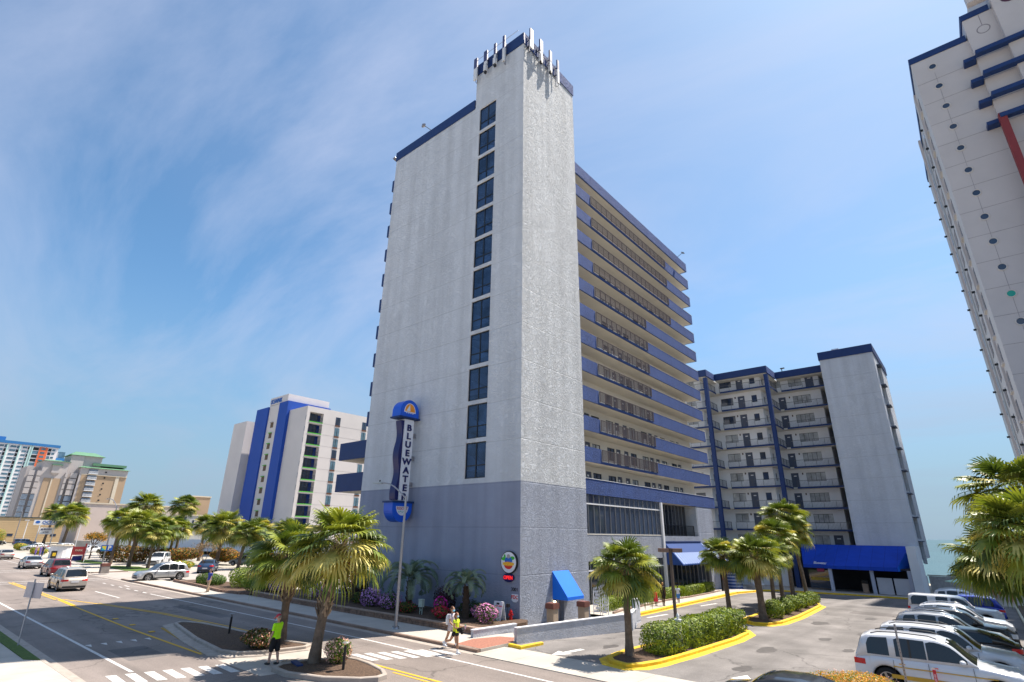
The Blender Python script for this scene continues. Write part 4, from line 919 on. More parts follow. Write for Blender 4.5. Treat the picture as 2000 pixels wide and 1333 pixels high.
# ------------------------------------------------------------------ hotels down the street
H4 = thing('striped_hotel', (-120, 45, 0), 'white hotel with two broad royal blue stripes and green balcony edges beyond the palms', 'hotel')
def W4(name, mb, p=None): mb.v = [(a+120, b-45, c) for a, b, c in mb.v]; return mb.build(name, p or H4)
ROY = mat('royal_blue_paint', (0.006, 0.06, 0.36), 0.6, 0.04, 0.2); WW = mat('hotel_wall', (0.62, 0.58, 0.57), 0.85, 0.05, 0.15)
LG = mat('side_grey', (0.42, 0.44, 0.50), 0.85, 0.05, 0.2); LIME = mat('lime_green', (0.07, 0.45, 0.03), 0.6, 0.05)
rows = [33.44-2.85*i for i in range(12)]
hs = []
for z_ in rows:
    if z_ > 3: hs += [(41.15, 44.96, z_-2.35, z_), (48.6, 50.0, z_-2.3, z_-0.2), (56.8, 58.2, z_-2.3, z_-0.2)]
m = MB(); wall_holes(m, WW, 'X', -102.6, 40.3, 75, 0, 34.8, [h for h in hs if h[0] < 42], 1.4)
m.quad((-102.6, 40.3, 0), (-111.6, 40.3, 0), (-111.6, 40.3, 34.8), (-102.6, 40.3, 34.8), WW); m.quad((-111.6, 40.3, 34.8), (-102.6, 40.3, 34.8), (-102.6, 75, 34.8), (-111.6, 75, 34.8), WW)
W4('wall', m)
m = MB(); TR = mat('wall_joint', (0.38, 0.35, 0.34), 0.9, 0)
for z_ in rows: m.box(-102.6, -102.585, 45.2, 75, z_-2.5, z_-2.45, TR)
W4('joint', m)
for i, z_ in enumerate(rows):
    if z_ < 3: continue
    q = MB(); q.box(-104.0, -102.5, 41.16, 44.95, z_-2.55, z_-2.37, LIME); o = W4('balcony', q)
    q = MB(); q.box(-102.58, -102.54, 41.2, 44.9, z_-1.35, z_-1.3, FRAME)
    for j in range(26): q.box(-102.57, -102.55, 41.2+j*0.148, 41.22+j*0.148, z_-2.37, z_-1.35, FRAME)
    W4('railing', q, o)
    q = MB(); q.box(-103.95, -103.9, 41.5, 44.0, z_-2.35, z_-0.15, GLASS); 
    for yy in (41.5, 42.3, 43.15, 44.0): q.box(-103.9, -103.85, yy-0.04, yy+0.04, z_-2.35, z_-0.1, FRAME)
    W4('glass_door', q)
    for hy in (48.6, 56.8):
        q = MB(); q.box(-102.62, -102.56, hy, hy+1.4, z_-2.3, z_-0.25, GLASS if i in (0, 3) else mat('hotel_glass', (0.10, 0.17, 0.22), 0.1, 0.3, 1)); q.box(-102.56, -102.53, hy+0.66, hy+0.74, z_-2.3, z_-0.25, FRAME); q.box(-102.56, -102.5, hy, hy+1.4, z_-2.72, z_-2.32, mat('ac_brown', (0.12, 0.05, 0.03), 0.7, 0)); W4('window', q)
    q = MB(); q.box(-102.9, -102.64, 40.25, 40.32, z_-2.2, z_-1.0, GREYM); W4('side_window', q)
m = MB(); m.box(-116.3, -111.6, 39.5, 52, 0, 37.3, ROY); W4('blue_stripe', m)
m = MB(); m.box(-122.4, -116.3, 39.9, 52, 0, 37.2, WW); W4('stair_wall', m)
m = MB(); m.box(-129.2, -122.4, 39.5, 52, 0, 37.0, ROY); W4('blue_stripe', m)
m = MB(); m.box(-135.5, -129.2, 41.2, 55, 0, 24.5, LG); W4('grey_side', m)
m = MB(); m.box(-139.8, -131.5, 38.3, 60, 0, 34.0, WW); m.quad((-131.5, 38.3, 0), (-125.85, 40.5, 0), (-125.85, 40.5, 24), (-131.5, 38.3, 24), LG) if False else None; W4('wing_wall', m)
m = MB(); m.box(-125, -110, 40, 53, 34.8, 39.0, WW) if False else m.box(-122.6, -112.8, 39.85, 52, 37.32, 39.4, WW); W4('lift_house', m)
for i in range(10):
    z_ = 31.0-2.85*i
    q = MB(); q.box(-120.3, -118.8, 39.84, 39.95, z_, z_+1.35, mat('stair_opening', (0.13, 0.09, 0.06), 0.8, 0.2)); q.box(-120.5, -118.8, 39.6, 39.84, z_+1.35, z_+1.5, LIME if i else TR); W4('stair_opening', q)
text('OCEANPARK', 1.7, (-119.0+120, 39.8-45, 38.2), RY, mat('logo_blue', (0.02, 0.12, 0.45), 0.5, 0), H4, 'lettering', 0.05, 0.02, sx=0.62)

H5 = thing('green_roofed_hotel', (-311, 42, 0), 'tan and grey hotel with stepped pale green roofs down the street', 'hotel')
TANW = mat('tan_wall', (0.42, 0.30, 0.20), 0.9, 0.05, 0.1); GYW = mat('pale_wall', (0.46, 0.42, 0.41), 0.9, 0.05, 0.1); GRF = mat('green_roof', (0.11, 0.235, 0.14), 0.6, 0.06, 0.3); CRM = mat('cream_trim', (0.62, 0.54, 0.43), 0.9, 0.03)
def W5(name, mb): mb.v = [(a+311, b-42, c) for a, b, c in mb.v]; return mb.build(name, H5)
m = MB(); m.box(-330, -311, 40, 59, 0, 29.8, TANW); m.box(-330, -310.9, 39.9, 59.1, 29.8, 32.9, GYW); m.box(-330, -310.8, 54.4, 55.9, 0, 29.8, CRM); m.box(-330, -310.7, 39.2, 42.3, 0, 32.9, GYW); m.box(-330, -310.65, 40.1, 42.2, 0, 29.6, TANW)
m.box(-330, -310.6, 39.9, 59.1, 29.6, 30.0, CRM); W5('wall', m)
def hip(mb, x0, x1, y0, y1, z0, z1, ov=0.8, r=0.32):
    a, b, c, d = x0-ov, x1+ov, y0-ov, y1+ov; ym, w = (y0+y1)/2, (y1-y0)*r
    xm = (x0+x1)/2
    mb.add([(a, c, z0), (b, c, z0), (b, d, z0), (a, d, z0), (xm, ym-w, z1), (xm, ym+w, z1)], [(0, 1, 4), (1, 2, 5, 4), (2, 3, 5), (3, 0, 4, 5), (3, 2, 1, 0)], GRF)
m = MB(); hip(m, -330, -311, 39.5, 59, 32.95, 35.2, 1.0); m.box(-325, -313, 44, 58.4, 34.4, 35.6, GRF); W5('roof', m)
m = MB(); m.box(-328, -314, 35.2, 47.5, 0, 38.8, GYW); m.box(-328, -313.5, 34.8, 40, 0, 38.6, GYW); W5('rear_block', m)
m = MB(); hip(m, -328, -314, 35, 47.6, 38.8, 41.2, 1.0); W5('roof', m)
m = MB(); m.box(-330, -312, 25, 34.5, 0, 34.9, GYW); m.box(-330, -311.8, 26.5, 33, 0, 27, TANW); m.box(-330, -311.6, 29.3, 29.8, 0, 27, CRM); m.box(-330, -316, 20, 25, 0, 32, GYW); W5('wall', m)
m = MB(); hip(m, -330, -312, 25, 34.6, 34.9, 36.2, 0.6); m.box(-312, -310.5, 28, 32, 33, 33.4, GRF); W5('roof', m)
m = MB(); m.box(-312, -311, 28.4, 31.6, 29.5, 33, GYW); m.add([(-312, 28.4, 29.5), (-311, 28.4, 29.5), (-311, 31.6, 29.5), (-312, 31.6, 29.5), (-312, 30, 28)], [(0, 1, 4), (1, 2, 4), (2, 3, 4), (3, 2, 1, 0)], GYW); W5('oriel', m)
BAYG = mat('bay_glass', (0.16, 0.20, 0.26), 0.15, 0.2, 1)
for i in range(11):
    z_ = 32.6-2.7*i
    q = MB(); q.box(-310.9, -310.55, 42.6, 46.2, z_-2.2, z_-0.3, BAYG); o = W5('window', q)
    q = MB(); q.box(-310.6, -309.6, 42.5, 46.3, z_-2.5, z_-2.2, WHITE)
    for j in range(13): q.box(-309.7, -309.6, 42.5+j*0.3, 42.6+j*0.3, z_-2.2, z_-1.3, WHITE)
    q.box(-309.7, -309.6, 42.5, 46.3, z_-1.3, z_-1.2, WHITE); W5('balcony', q)
    if i < 9:
        q = MB(); q.add([(-310.85 if i > 0 else -310.7, 49.7+0.42*math.cos(t*math.pi/8), z_-1.2+0.42*math.sin(t*math.pi/8)) for t in range(16)], [tuple(range(16))], FRAME); W5('porthole', q)
for (y0, y1) in ((34.0, 34.9), (36.0, 38.6), (23.5, 25.0), (20.5, 22.5)):
    for i in range(12):
        z_ = 30-2.7*i
        if z_ > 2: q = MB(); q.box(-312.6, -311.3, y0, y1, z_-2.3, z_, GYW if i < 4 else BAYG); W5('bay_window', q)

H6 = thing('coloured_highrise', (-450, 36, 0), 'very tall white and orange high-rise with a blue roof band at the far left', 'hotel')
def W6(name, mb): mb.v = [(a+450, b-36, c) for a, b, c in mb.v]; return mb.build(name, H6)
ORG = mat('orange_wall', (0.72, 0.16, 0.07), 0.85, 0.05, 0.1); WHR = mat('highrise_wall', (0.74, 0.70, 0.72), 0.85, 0.04, 0.1); SKB = mat('roof_blue', (0.03, 0.17, 0.42), 0.6, 0.08, 0.1); TEAL = mat('teal_trim', (0.45, 0.66, 0.64), 0.7, 0.05); GLR = mat('blue_glass', (0.10, 0.18, 0.24), 0.15, 0.4, 0.4)
m = MB(); m.box(-475, -450, -6, 51.4, 0, 56, WHR); W6('wall', m)
m = MB(); m.box(-475, -449.7, 41.4, 45.9, 0, 55.4, ORG); W6('orange_bay', m)
m = MB(); m.box(-476, -449.2, -7, 52, 56, 57.7, SKB); m.box(-470, -455, 8, 24, 57.7, 60.5, SKB); W6('roof_band', m)
m = MB()
for y_ in (36.4, 37.6, 31.4, 25.2, 19, 12.8): m.box(-449.99, -449.4, y_, y_+0.6, 0, 56, TEAL)
W6('pilaster', m)
rest = MB()
for i in range(19):
    z_ = 54.9-2.48*i
    for y0, y1 in ((42.4, 44.6), (33.0, 35.2), (26.8, 29.8), (20.4, 23.6), (48.3, 49.8)): q = MB(); q.box(-450.0, -449.62 if y0 == 42.4 else -449.9, y0, y1, z_-1.2, z_, GLR); W6('window', q)
    for y0, y1 in ((14.4, 17.6), (8, 11)): rest.box(-450.0, -449.9, y0, y1, z_-1.2, z_, GLR)
    for y0, y1 in ((38.3, 41.2), (46.2, 47.8), (30.1, 31.3), (24.0, 25.1), (17.8, 18.9), (35.6, 36.3)): rest.box(-450, -449.93, y0, y1, z_-1.7, z_+0.2, FRAME if (i+int(y0)) % 3 else GLR)
W6('windows', rest)['kind'] = 'stuff'
m = MB(); m.box(-470, -455, 52.4, 58, 46, 50, SKB); m.box(-466, -458, 53.4, 57, 50, 54.5, GLR); W6('plant_house', m)

# low buildings
BL = thing('tan_store', (-235, 6, 0), 'long low tan block building with two small windows at the far left', 'building')
tb = mat('tan_block', (0.52, 0.38, 0.22), 0.9, 0.06, 0.2)
tt = slabs(tb, 0, 0) if False else tb
m = MB(); m.box(-15, 0, -18, 36, 0, 8.0, tb); 
for i in range(12): m.box(-0.02, 0.015, -18, 36, 0.6*i+0.4, 0.6*i+0.43, mat('block_joint', (0.40, 0.28, 0.16), 0.9, 0))
m.build('wall', BL); MB().box(-15.2, 0.2, -18.2, 36.2, 8.0, 8.3, mat('dark_trim', (0.04, 0.06, 0.06), 0.7, 0)).build('roof_trim', BL)
for y_ in (3.2, 15.0): MB().box(0.0, 0.05, y_, y_+1.6, 1.9, 2.8, GLASS).build('window', BL)
def lowb(name, x, y0, y1, h, d, m_, label, extra=None):
    o = thing(name, (x, (y0+y1)/2, 0), label, 'building'); w = (y1-y0)/2
    MB().box(-d, 0, -w, w, 0, h-0.4, m_).build('wall', o); MB().box(-d-0.2, 0.2, -w-0.2, w+0.2, h-0.4, h, CRM).build('roof_edge', o)
    if extra:
        for (a, b, c, e) in extra: MB().box(0, 0.08, a, b, c, e, GLASS).build('window', o)
    return o
CRW = mat('cream_wall', (0.58, 0.50, 0.42), 0.9, 0.05, 0.2); GRW = mat('grey_wall', (0.42, 0.42, 0.42), 0.9, 0.05, 0.2)
lowb('cream_hall', -200, 21, 36, 12.8, 20, mat('pinkish_wall', (0.58, 0.48, 0.44), 0.9, 0.05, 0.2), 'plain pinkish cream hall below the green roofed hotel')
lowb('cream_hall', -196, 36.3, 52, 12.6, 18, CRW, 'wide cream hall with flat roof behind the palms', [(-5, -4, 8.5, 9.6)])
lowb('grey_annexe', -188, 46, 62, 9.8, 12, GRW, 'low grey annexe with narrow windows right of the cream hall', [(-4, -3.4, 4, 8), (2, 2.6, 4, 8), (-7, -6, 7, 9)])
lowb('tan_turret', -205, 54.5, 61, 17.0, 6, TANW, 'square tan turret rising above the palm crowns')
DW = thing('parking_ramp', (-133, 28, 0), 'long white parking ramp wall behind the palms and hedges', 'wall')
m = MB()
ptsd = [(-157, 15.4), (-133.7, 28.6), (-106, 35), (-70, 42)]
for (xa, ya), (xb, yb) in zip(ptsd, ptsd[1:]):
    d = Vector((xb-xa, yb-ya)).normalized(); n_ = Vector((-d.y, d.x))*0.15
    m.prism([(xa+133-n_.x, ya-28-n_.y), (xb+133-n_.x, yb-28-n_.y), (xb+133+n_.x, yb-28+n_.y), (xa+133+n_.x, ya-28+n_.y)], 0, 2.6, WHITE)
m.build('wall', DW)

# ------------------------------------------------------------------ vehicles
TYRE = mat('tyre_rubber', (0.012, 0.012, 0.013), 0.85, 0); RIMM = mat('alloy_rim', (0.45, 0.45, 0.47), 0.3, 0, metal=0.8)
TRIM = mat('black_trim', (0.015, 0.015, 0.017), 0.5, 0); CGLASS = mat('car_glass', (0.012, 0.016, 0.02), 0.04, 0, spec=0.7)
TAILM = mat('tail_lamp', (0.55, 0.01, 0.012), 0.15, 0); HEADM = mat('head_lamp', (0.55, 0.57, 0.6), 0.08, 0, spec=0.8); AMB = mat('amber_lamp', (0.8, 0.2, 0.01), 0.2, 0)
PLATE = mat('number_plate', (0.55, 0.55, 0.58), 0.5, 0.2, 25); UNDER = mat('underbody', (0.01, 0.01, 0.01), 0.9, 0); CHROME = mat('chrome', (0.6, 0.6, 0.62), 0.15, 0, metal=1)
def lerp(t, K):
    if t <= K[0][0]: return K[0][1]
    for (a, b), (c, d) in zip(K, K[1:]):
        if t <= c:
            u = (t-a)/(c-a); u = u*u*(3-2*u)*0.5+u*0.5; return b+(d-b)*u
    return K[-1][1]
KINDS = {  # fractions of length from tail (0) to nose (1): deck line, roof line; side windows; windscreen; rear screen
 'suv': dict(L=4.75, W=1.92, deck=[(0, .75), (.012, 1.0), (.1, 1.06), (.66, 1.08), (.7, 1.10), (.93, 0.98), (.985, .82), (1, .62)], roof=[(.015, 1.05), (.07, 1.62), (.11, 1.70), (.3, 1.75), (.52, 1.73), (.58, 1.66), (.73, 1.10)], win=[(.095, .232), (.272, .452), (.46, .675)], ws=(.575, .722), rs=(.02, .072), wh=(.2, .82), R=.37, rail=1),
 'wagon': dict(L=4.65, W=1.86, deck=[(0, .7), (.012, .92), (.1, .98), (.62, .98), (.68, 1.02), (.92, 0.92), (.985, .75), (1, .55)], roof=[(.015, .98), (.09, 1.5), (.14, 1.58), (.32, 1.66), (.5, 1.64), (.56, 1.56), (.73, 1.02)], win=[(.12, .235), (.26, .42), (.44, .65)], ws=(.555, .722), rs=(.02, .095), wh=(.19, .81), R=.36, rail=1),
 'sedan': dict(L=4.7, W=1.82, deck=[(0, .7), (.012, .98), (.12, 1.04), (.2, 1.02), (.62, .96), (.7, .98), (.92, .84), (.985, .68), (1, .5)], roof=[(.13, 1.04), (.27, 1.38), (.34, 1.44), (.45, 1.46), (.52, 1.43), (.57, 1.36), (.73, .98)], win=[(.235, .42), (.44, .64)], ws=(.56, .722), rs=(.14, .29), wh=(.2, .81), R=.33, rail=0),
 'coupe': dict(L=4.6, W=1.82, deck=[(0, .7), (.012, .95), (.1, .98), (.62, .92), (.7, .96), (.92, .82), (.985, .66), (1, .5)], roof=[(.04, .98), (.16, 1.24), (.3, 1.40), (.42, 1.43), (.5, 1.40), (.56, 1.32), (.74, .95)], win=[(.2, .38), (.4, .64)], ws=(.55, .73), rs=(.05, .2), wh=(.2, .81), R=.34, rail=0),
 'van': dict(L=5.2, W=1.9, deck=[(0, .8), (.01, 1.05), (.1, 1.08), (.66, 1.08), (.7, 1.12), (.93, 1.02), (.985, .85), (1, .6)], roof=[(.012, 1.1), (.03, 1.72), (.08, 1.78), (.4, 1.78), (.56, 1.75), (.61, 1.68), (.73, 1.12)], win=[(.05, .24), (.33, .46), (.49, .665)], ws=(.605, .725), rs=(.014, .03), wh=(.2, .82), R=.37, rail=0),
}
def make_car(kind, paint, label, cat, group, loc, head, detail=True, split=None, roofw=None):
    K = KINDS[kind]; Ln, Wd = K['L'], K['W']; H = Wd/2
    t = thing('parked_car' if cat != 'pickup' else 'pickup_truck', loc, label, cat, group, head)
    X = lambda f: (f-0.5)*Ln
    rw = K['R']; wx = [X(f) for f in K['wh']]
    def wid(f): return H*(1-0.13*abs(2*f-1)**7)
    zr = max(v for _, v in K['roof'])
    def zbot(x):
        b = 0.24
        for w in wx:
            d = abs(x-w); r = rw+0.07
            if d < r: b = max(b, rw+math.sqrt(r*r-d*d)*0.98)
        return b
    fr = set([i/56 for i in range(57)])
    for w in K['wh']:
        for a in range(-6, 7): fr.add(round(w+(rw+0.07)*math.sin(R(15*a))/Ln, 5))
    for a, b in K['deck']+K['roof']: fr.add(a)
    fr = sorted(fr); ring = []; 
    for f in fr:
        x = X(f); w = wid(f); d = lerp(f, K['deck']); b = min(zbot(x), d-0.06); s = lambda q: b+(d-b)*q
        pts = [(0, b), (w*.93, b), (w*.985, s(.16)), (w*1.0, s(.45)), (w*.985, s(.78)), (w*.95, s(.93)), (w*.88, d), (w*.45, d+.025), (0, d+.03)]
        ring.append([(x, y, z_) for y, z_ in pts]+[(x, -y, z_) for y, z_ in reversed(pts[1:-1])])
    m = MB(); m.rings(ring, paint)
    # cabin shell
    rr = K['roof']; ff = [f for f in fr if rr[0][0] <= f <= rr[-1][0]]; cab = []
    def cabin(f):
        d = lerp(f, K['deck']); z_ = lerp(f, rr); w = wid(f)*.93; q = max(0, min(1, (z_-d)/(zr-d))); return d-0.03, max(z_, d-0.02), w, w*(1-.2*q)
    for f in ff:
        d, z_, wb, wr = cabin(f); x = X(f)
        P = [(wb, d), (wr+.02, z_-.05*(z_-d)), (wr-.05, z_), (wr*.5, z_+.025), (0, z_+.03)]
        cab.append([(x, y, q) for y, q in P]+[(x, -y, q) for y, q in reversed(P[:-1])])
    m.rings(cab, paint, caps=True)
    body = m.build('body', t)
    # side glass
    for a, b in K['win']:
        for sd in (1, -1):
            g_ = MB(); n = 8; rows_ = []
            for i in range(n+1):
                f = a+(b-a)*i/n; d, z_, wb, wr = cabin(f)
                lo, hi = d+0.075, z_-0.05*(z_-d)-0.045
                if i in (0, n): pass
                hi = max(hi-(.05 if i == 0 else .0)-(.14 if i == 0 and a < .2 else .04 if i == 1 and a < .2 else 0), lo+0.01)
                def yy(zq): q = (zq-d)/max(1e-3, (z_-.05*(z_-d)-d)); return (wb+(wr+.02-wb)*q+.008)*sd
                rows_.append([(X(f), yy(lo), lo), (X(f), yy((lo+hi)/2), (lo+hi)/2), (X(f), yy(hi), hi)])
            vs = [p for r in rows_ for p in r]; g_.add(vs, [(i*3+j, i*3+j+1, (i+1)*3+j+1, (i+1)*3+j) for i in range(n) for j in range(2)], CGLASS, True); g_.build('side_window', t)
    for nm, (a, b) in (('windscreen', K['ws']), ('rear_window', K['rs'])):
        q = MB(); n = 6; rows_ = []
        for i in range(n+1):
            f = a+(b-a)*i/n; d, z_, wb, wr = cabin(f); sgn = 1 if nm == 'windscreen' else -1
            rows_.append([(X(f)+.006*sgn, (wr-.07)*v, z_+.012+.028*(1-abs(v))) for v in (-1, -.5, 0, .5, 1)])
        vs = [p for r in rows_ for p in r]; q.add(vs, [(i*5+j, i*5+j+1, (i+1)*5+j+1, (i+1)*5+j) for i in range(n) for j in range(4)], CGLASS, True); q.build(nm, t)
    # underbody, wheels
    u = MB(); u.box(X(.04), X(.96), -H*.8, H*.8, .22, .6, UNDER); u.build('underbody', t)
    wp = None
    for i, w in enumerate(wx):
        for sd in (1, -1):
            if wp is None:
                q = MB(); pr_ = [(rw*.68, -.11), (rw*.93, -.115), (rw, -.08), (rw, .08), (rw*.93, .115), (rw*.68, .11)]
                n = 24; q.rings([[(r*math.cos(2*math.pi*k/n), y, r*math.sin(2*math.pi*k/n)) for k in range(n)] for r, y in pr_], TYRE, caps=False)
                wp = q.build('wheel', t)
                r_m = MB(); r_m.tube((0, .0, 0), (0, .07, 0), rw*.69, rw*.69, TRIM, 20); 
                for k in range(5):
                    a = 2*math.pi*k/5; c = Vector((math.cos(a), 0, math.sin(a))); s_ = Vector((-math.sin(a), 0, math.cos(a)))
                    r_m.obox(c*rw*.36+Vector((0, .085, 0)), c*rw*.32, s_*rw*.09, (0, .018, 0), RIMM)
                r_m.tube((0, .07, 0), (0, .115, 0), rw*.16, rw*.14, RIMM, 12)
                r_m.rings([[(r*math.cos(2*math.pi*k/20), y, r*math.sin(2*math.pi*k/20)) for k in range(20)] for r, y in ((rw*.7, .1), (rw*.63, .118), (rw*.6, .08))], RIMM, caps=False)
                r_m.build('rim', wp); o = wp
            else:
                o = wp.copy(); COL.objects.link(o); o.parent = t; c = wp.children[0].copy(); COL.objects.link(c); c.parent = o
            o.location = (w, (H-.13)*sd, rw); o.rotation_euler = (0, 0, 0 if sd > 0 else math.pi)
    # lamps, grille, plate, mirrors, lines
    def patch(nm, f0, f1, z0, z1, sd, m_, th=.012):
        q = MB(); n = 4; vs = []
        for i in range(n+1):
            f = f0+(f1-f0)*i/n; w = wid(f)+th
            xx = X(f)
            vs += [(xx, w*sd*(.985), z0), (xx, w*sd*.97, z1)]
        xe = X(f1 if f1 > .5 else f0)+(th if f1 > .5 else -th); w2 = wid(f1 if f1 > .5 else f0)*.55*sd
        if f1 > .5: vs += [(xe, w2, z0+.02), (xe, w2, z1-.02)]
        else: vs = [(xe, w2, z0+.02), (xe, w2, z1-.02)]+vs
        k = len(vs)//2; q.add(vs, [(2*i, 2*i+1, 2*i+3, 2*i+2) for i in range(k-1)], m_, True); return q.build(nm, t)
    dk = lambda f: lerp(f, K['deck'])
    for sd in (1, -1):
        patch('headlight', .93, .998, dk(.99)-.16, dk(.95)-.1, sd, HEADM)
        zt = dk(.02); patch('tail_light', .0015, .075 if kind != 'van' else .03, zt-.24, zt-.07, sd, TAILM)
        q = MB(); q.ell((X(K['ws'][1]-.07), sd*(H+.1), dk(.66)+.1), .09, .12, .08, paint, 8, 6); q.box(X(K['ws'][1]-.08), X(K['ws'][1]-.06), sd*(H-.1), sd*(H+.02), dk(.66)+.02, dk(.66)+.07, TRIM); q.build('mirror', t)
    if detail:
        q = MB(); q.box(X(1)-.04, X(1)+.012, -H*.45, H*.45, .48, dk(.99)-.1, TRIM); q.box(X(1)-.06, X(1)+.016, -H*.62, H*.62, .3, .44, TRIM); q.build('grille', t)
        q = MB(); q.box(X(0)-.03, X(0)+.1, -H*.82, H*.82, .27, .42, TRIM); q.build('bumper_trim', t)
        q = MB(); q.box(X(0)-.02, X(0)+.05, -.26, .26, .66 if kind != 'sedan' else .5, .8 if kind != 'sedan' else .64, PLATE); q.build('number_plate', t)
        q = MB()
        for sd in (1, -1):
            for f in [(K['win'][k_][1]+K['win'][k_+1][0])/2 if k_ >= 0 else .70 for k_ in range(-1, len(K['win'])-1)]:
                if .22 < f < .72:
                    w = wid(f); q.box(X(f)-.005, X(f)+.005, sd*w*.97, sd*(w*1.0+.004), .38, dk(f)-.06, TRIM)
            q.box(X(.22), X(.72), sd*wid(.5)*.95, sd*(wid(.5)*.985+.012), .26, .36, TRIM)
        q.build('door_seam', t)
        q = MB()
        for sd in (1, -1):
            for a, b in K['win'][-2:]:
                f = a+.012; q.box(X(f), X(f)+.17, sd*(wid(f)*.97), sd*(wid(f)*.985+.03), dk(f)-.17, dk(f)-.14, CHROME if kind != 'coupe' else paint)
        q.build('door_handle', t)
        if K['rail']:
            for sd in (1, -1):
                q = MB(); pts = []
                for i in range(9):
                    f = .13+.4*i/8; d, z_, wb, wr = cabin(f); pts.append((X(f), sd*(wr-.12), z_+(.075 if 0 < i < 8 else .02)))
                q.path(pts, .018, TRIM if kind == 'suv' else CHROME, 6); q.build('roof_rail', t)
    return t
def paint(name, c, metal=0.0): return mat('paint_'+name, c, 0.3, 0.0, metal=metal, coat=0.8, spec=0.5)
P_W = paint('white', (0.62, 0.63, 0.66)); P_S = paint('silver', (0.40, 0.41, 0.43), 0.5); P_G = paint('grey', (0.16, 0.17, 0.18), 0.3); P_K = paint('black', (0.012, 0.013, 0.015))
P_R = paint('dark_red', (0.16, 0.008, 0.018)); P_B = paint('blue', (0.01, 0.035, 0.38)); P_C = paint('champagne', (0.45, 0.40, 0.35), 0.3); P_DB = paint('dark_blue', (0.02, 0.05, 0.12))
LG_ = 'cars parked along the right side of the hotel lot'
def lot(y): return gz(y)+0.008
GOLD = mat('gold_decal', (0.55, 0.32, 0.04), 0.4, 0.1)
c = make_car('suv', P_W, 'white SUV with gold side stripes, nearest in the parked row', 'SUV', LG_, (19.25, -0.95, 0.008), 0)
q = MB()
for sd in (-1,):
    q.box(-1.2, 1.5, sd*.955, sd*.972, .80, .83, GOLD); q.box(-1.3, 1.2, sd*.955, sd*.974, .46, .58, GOLD)
q.build('side_stripe', c)
c = make_car('suv', P_W, 'white SUV with black roof rails, second in the row', 'SUV', LG_, (19.3, 3.5, lot(3.5)), 0)
make_car('coupe', P_K, 'black low car parked tail to the planting strip between two white SUVs', 'car', LG_, (19.3, 7.2, lot(7.2)), math.pi)
make_car('wagon', P_S, 'pale silver people carrier beyond the black low car', 'minivan', LG_, (19.0, 11.0, lot(11)), 0)
make_car('wagon', P_K, 'black crossover squeezed between pale people carrier and silver crossover', 'car', LG_, (19.3, 14.6, lot(14.6)), 0)
make_car('wagon', P_W, 'white crossover between the black crossover and the white truck', 'car', LG_, (19.3, 18.6, lot(18.6)), 0)
make_car('van', P_W, 'white pickup truck with a boxy camper cap over its bed', 'pickup', LG_, (18.7, 25.4, lot(25.4)), 0)
make_car('wagon', P_B, 'bright blue crossover parked tail out beyond white camper truck', 'car', LG_, (19.1, 30.0, lot(30)), math.pi)
make_car('wagon', P_W, 'white crossover farthest in the row by the slat fence', 'car', LG_, (19.0, 37.4, lot(37.4)), 0)
make_car('sedan', P_K, 'black car whose roof just shows at the bottom edge of the photo', 'car', None, (17.1, -8.9, 0.0), 0.02)
SG_ = 'vehicles driving down the street'
make_car('suv', P_C, 'silver older SUV driving away with the big rear window', 'SUV', SG_, (-39.4, -12.9, -.015), math.pi)
make_car('suv', P_R, 'dark red SUV just ahead of the silver SUV', 'SUV', SG_, (-57.6, -10.3, -.015), math.pi)
make_car('sedan', P_S, 'silver sedan driving ahead of the dark red SUV', 'car', SG_, (-73.3, -9.9, -.015), math.pi)
make_car('sedan', P_C, 'cream sedan leading the line of traffic at the left edge', 'car', SG_, (-101.5, -8.6, -.015), math.pi)
make_car('wagon', P_S, 'silver crossover pulling out of the side driveway to the street', 'car', None, (-43.6, -4.4, .006), R(-88))
make_car('suv', P_W, 'white truck-like SUV parked nose out below the leaning palms', 'SUV', None, (-71.5, 4.2, 0), R(-35))
make_car('sedan', P_DB, 'dark blue sedan half hidden by the palms beside the driveway', 'car', None, (-52.5, 3.6, 0.006), R(150))
PG = 'cars in the far lots by the street'
make_car('sedan', P_G, 'grey sedan parked in the sun behind the thin tree and palms', 'car', PG, (-62, 12.5, 0), R(200), False)
make_car('suv', P_W, 'white SUV facing the street near the far pedestrians', 'SUV', PG, (-132, 4.5, 0), R(-60), False)
make_car('sedan', P_S, 'small silver car left of the white SUV in the far lot', 'car', PG, (-146, 2.5, 0), R(-80), False)
make_car('van', P_DB, 'dark blue van parked by the tan block building', 'van', PG, (-190, 7.5, 0), R(90), False)
make_car('suv', P_K, 'black SUV parked by the tan block building', 'SUV', PG, (-197, 2.0, 0), R(90), False)
make_car('sedan', P_W, 'white sedan right of the white SUV in the far lot', 'car', PG, (-123, 7.5, 0), R(-60), False)
make_car('van', P_DB, 'blue van on top of the white parking ramp', 'van', PG, (-151, 22.5, 1.8), R(25), False)
make_car('van', P_DB, 'second blue van on the ramp, right of the other one', 'van', PG, (-143.5, 26, 1.8), R(25), False)
MB().prism([(-163, 13), (-157, 16), (-134, 29.2), (-106, 35.7), (-70, 42.8), (-70, 60), (-163, 60)], 0, 1.8, CONC).build('ramp_deck', None, None, kind='structure')
make_car('sedan', P_B, 'blue sedan on the ramp at the right of the palms', 'car', PG, (-112, 37.5, 1.8), R(15), False)

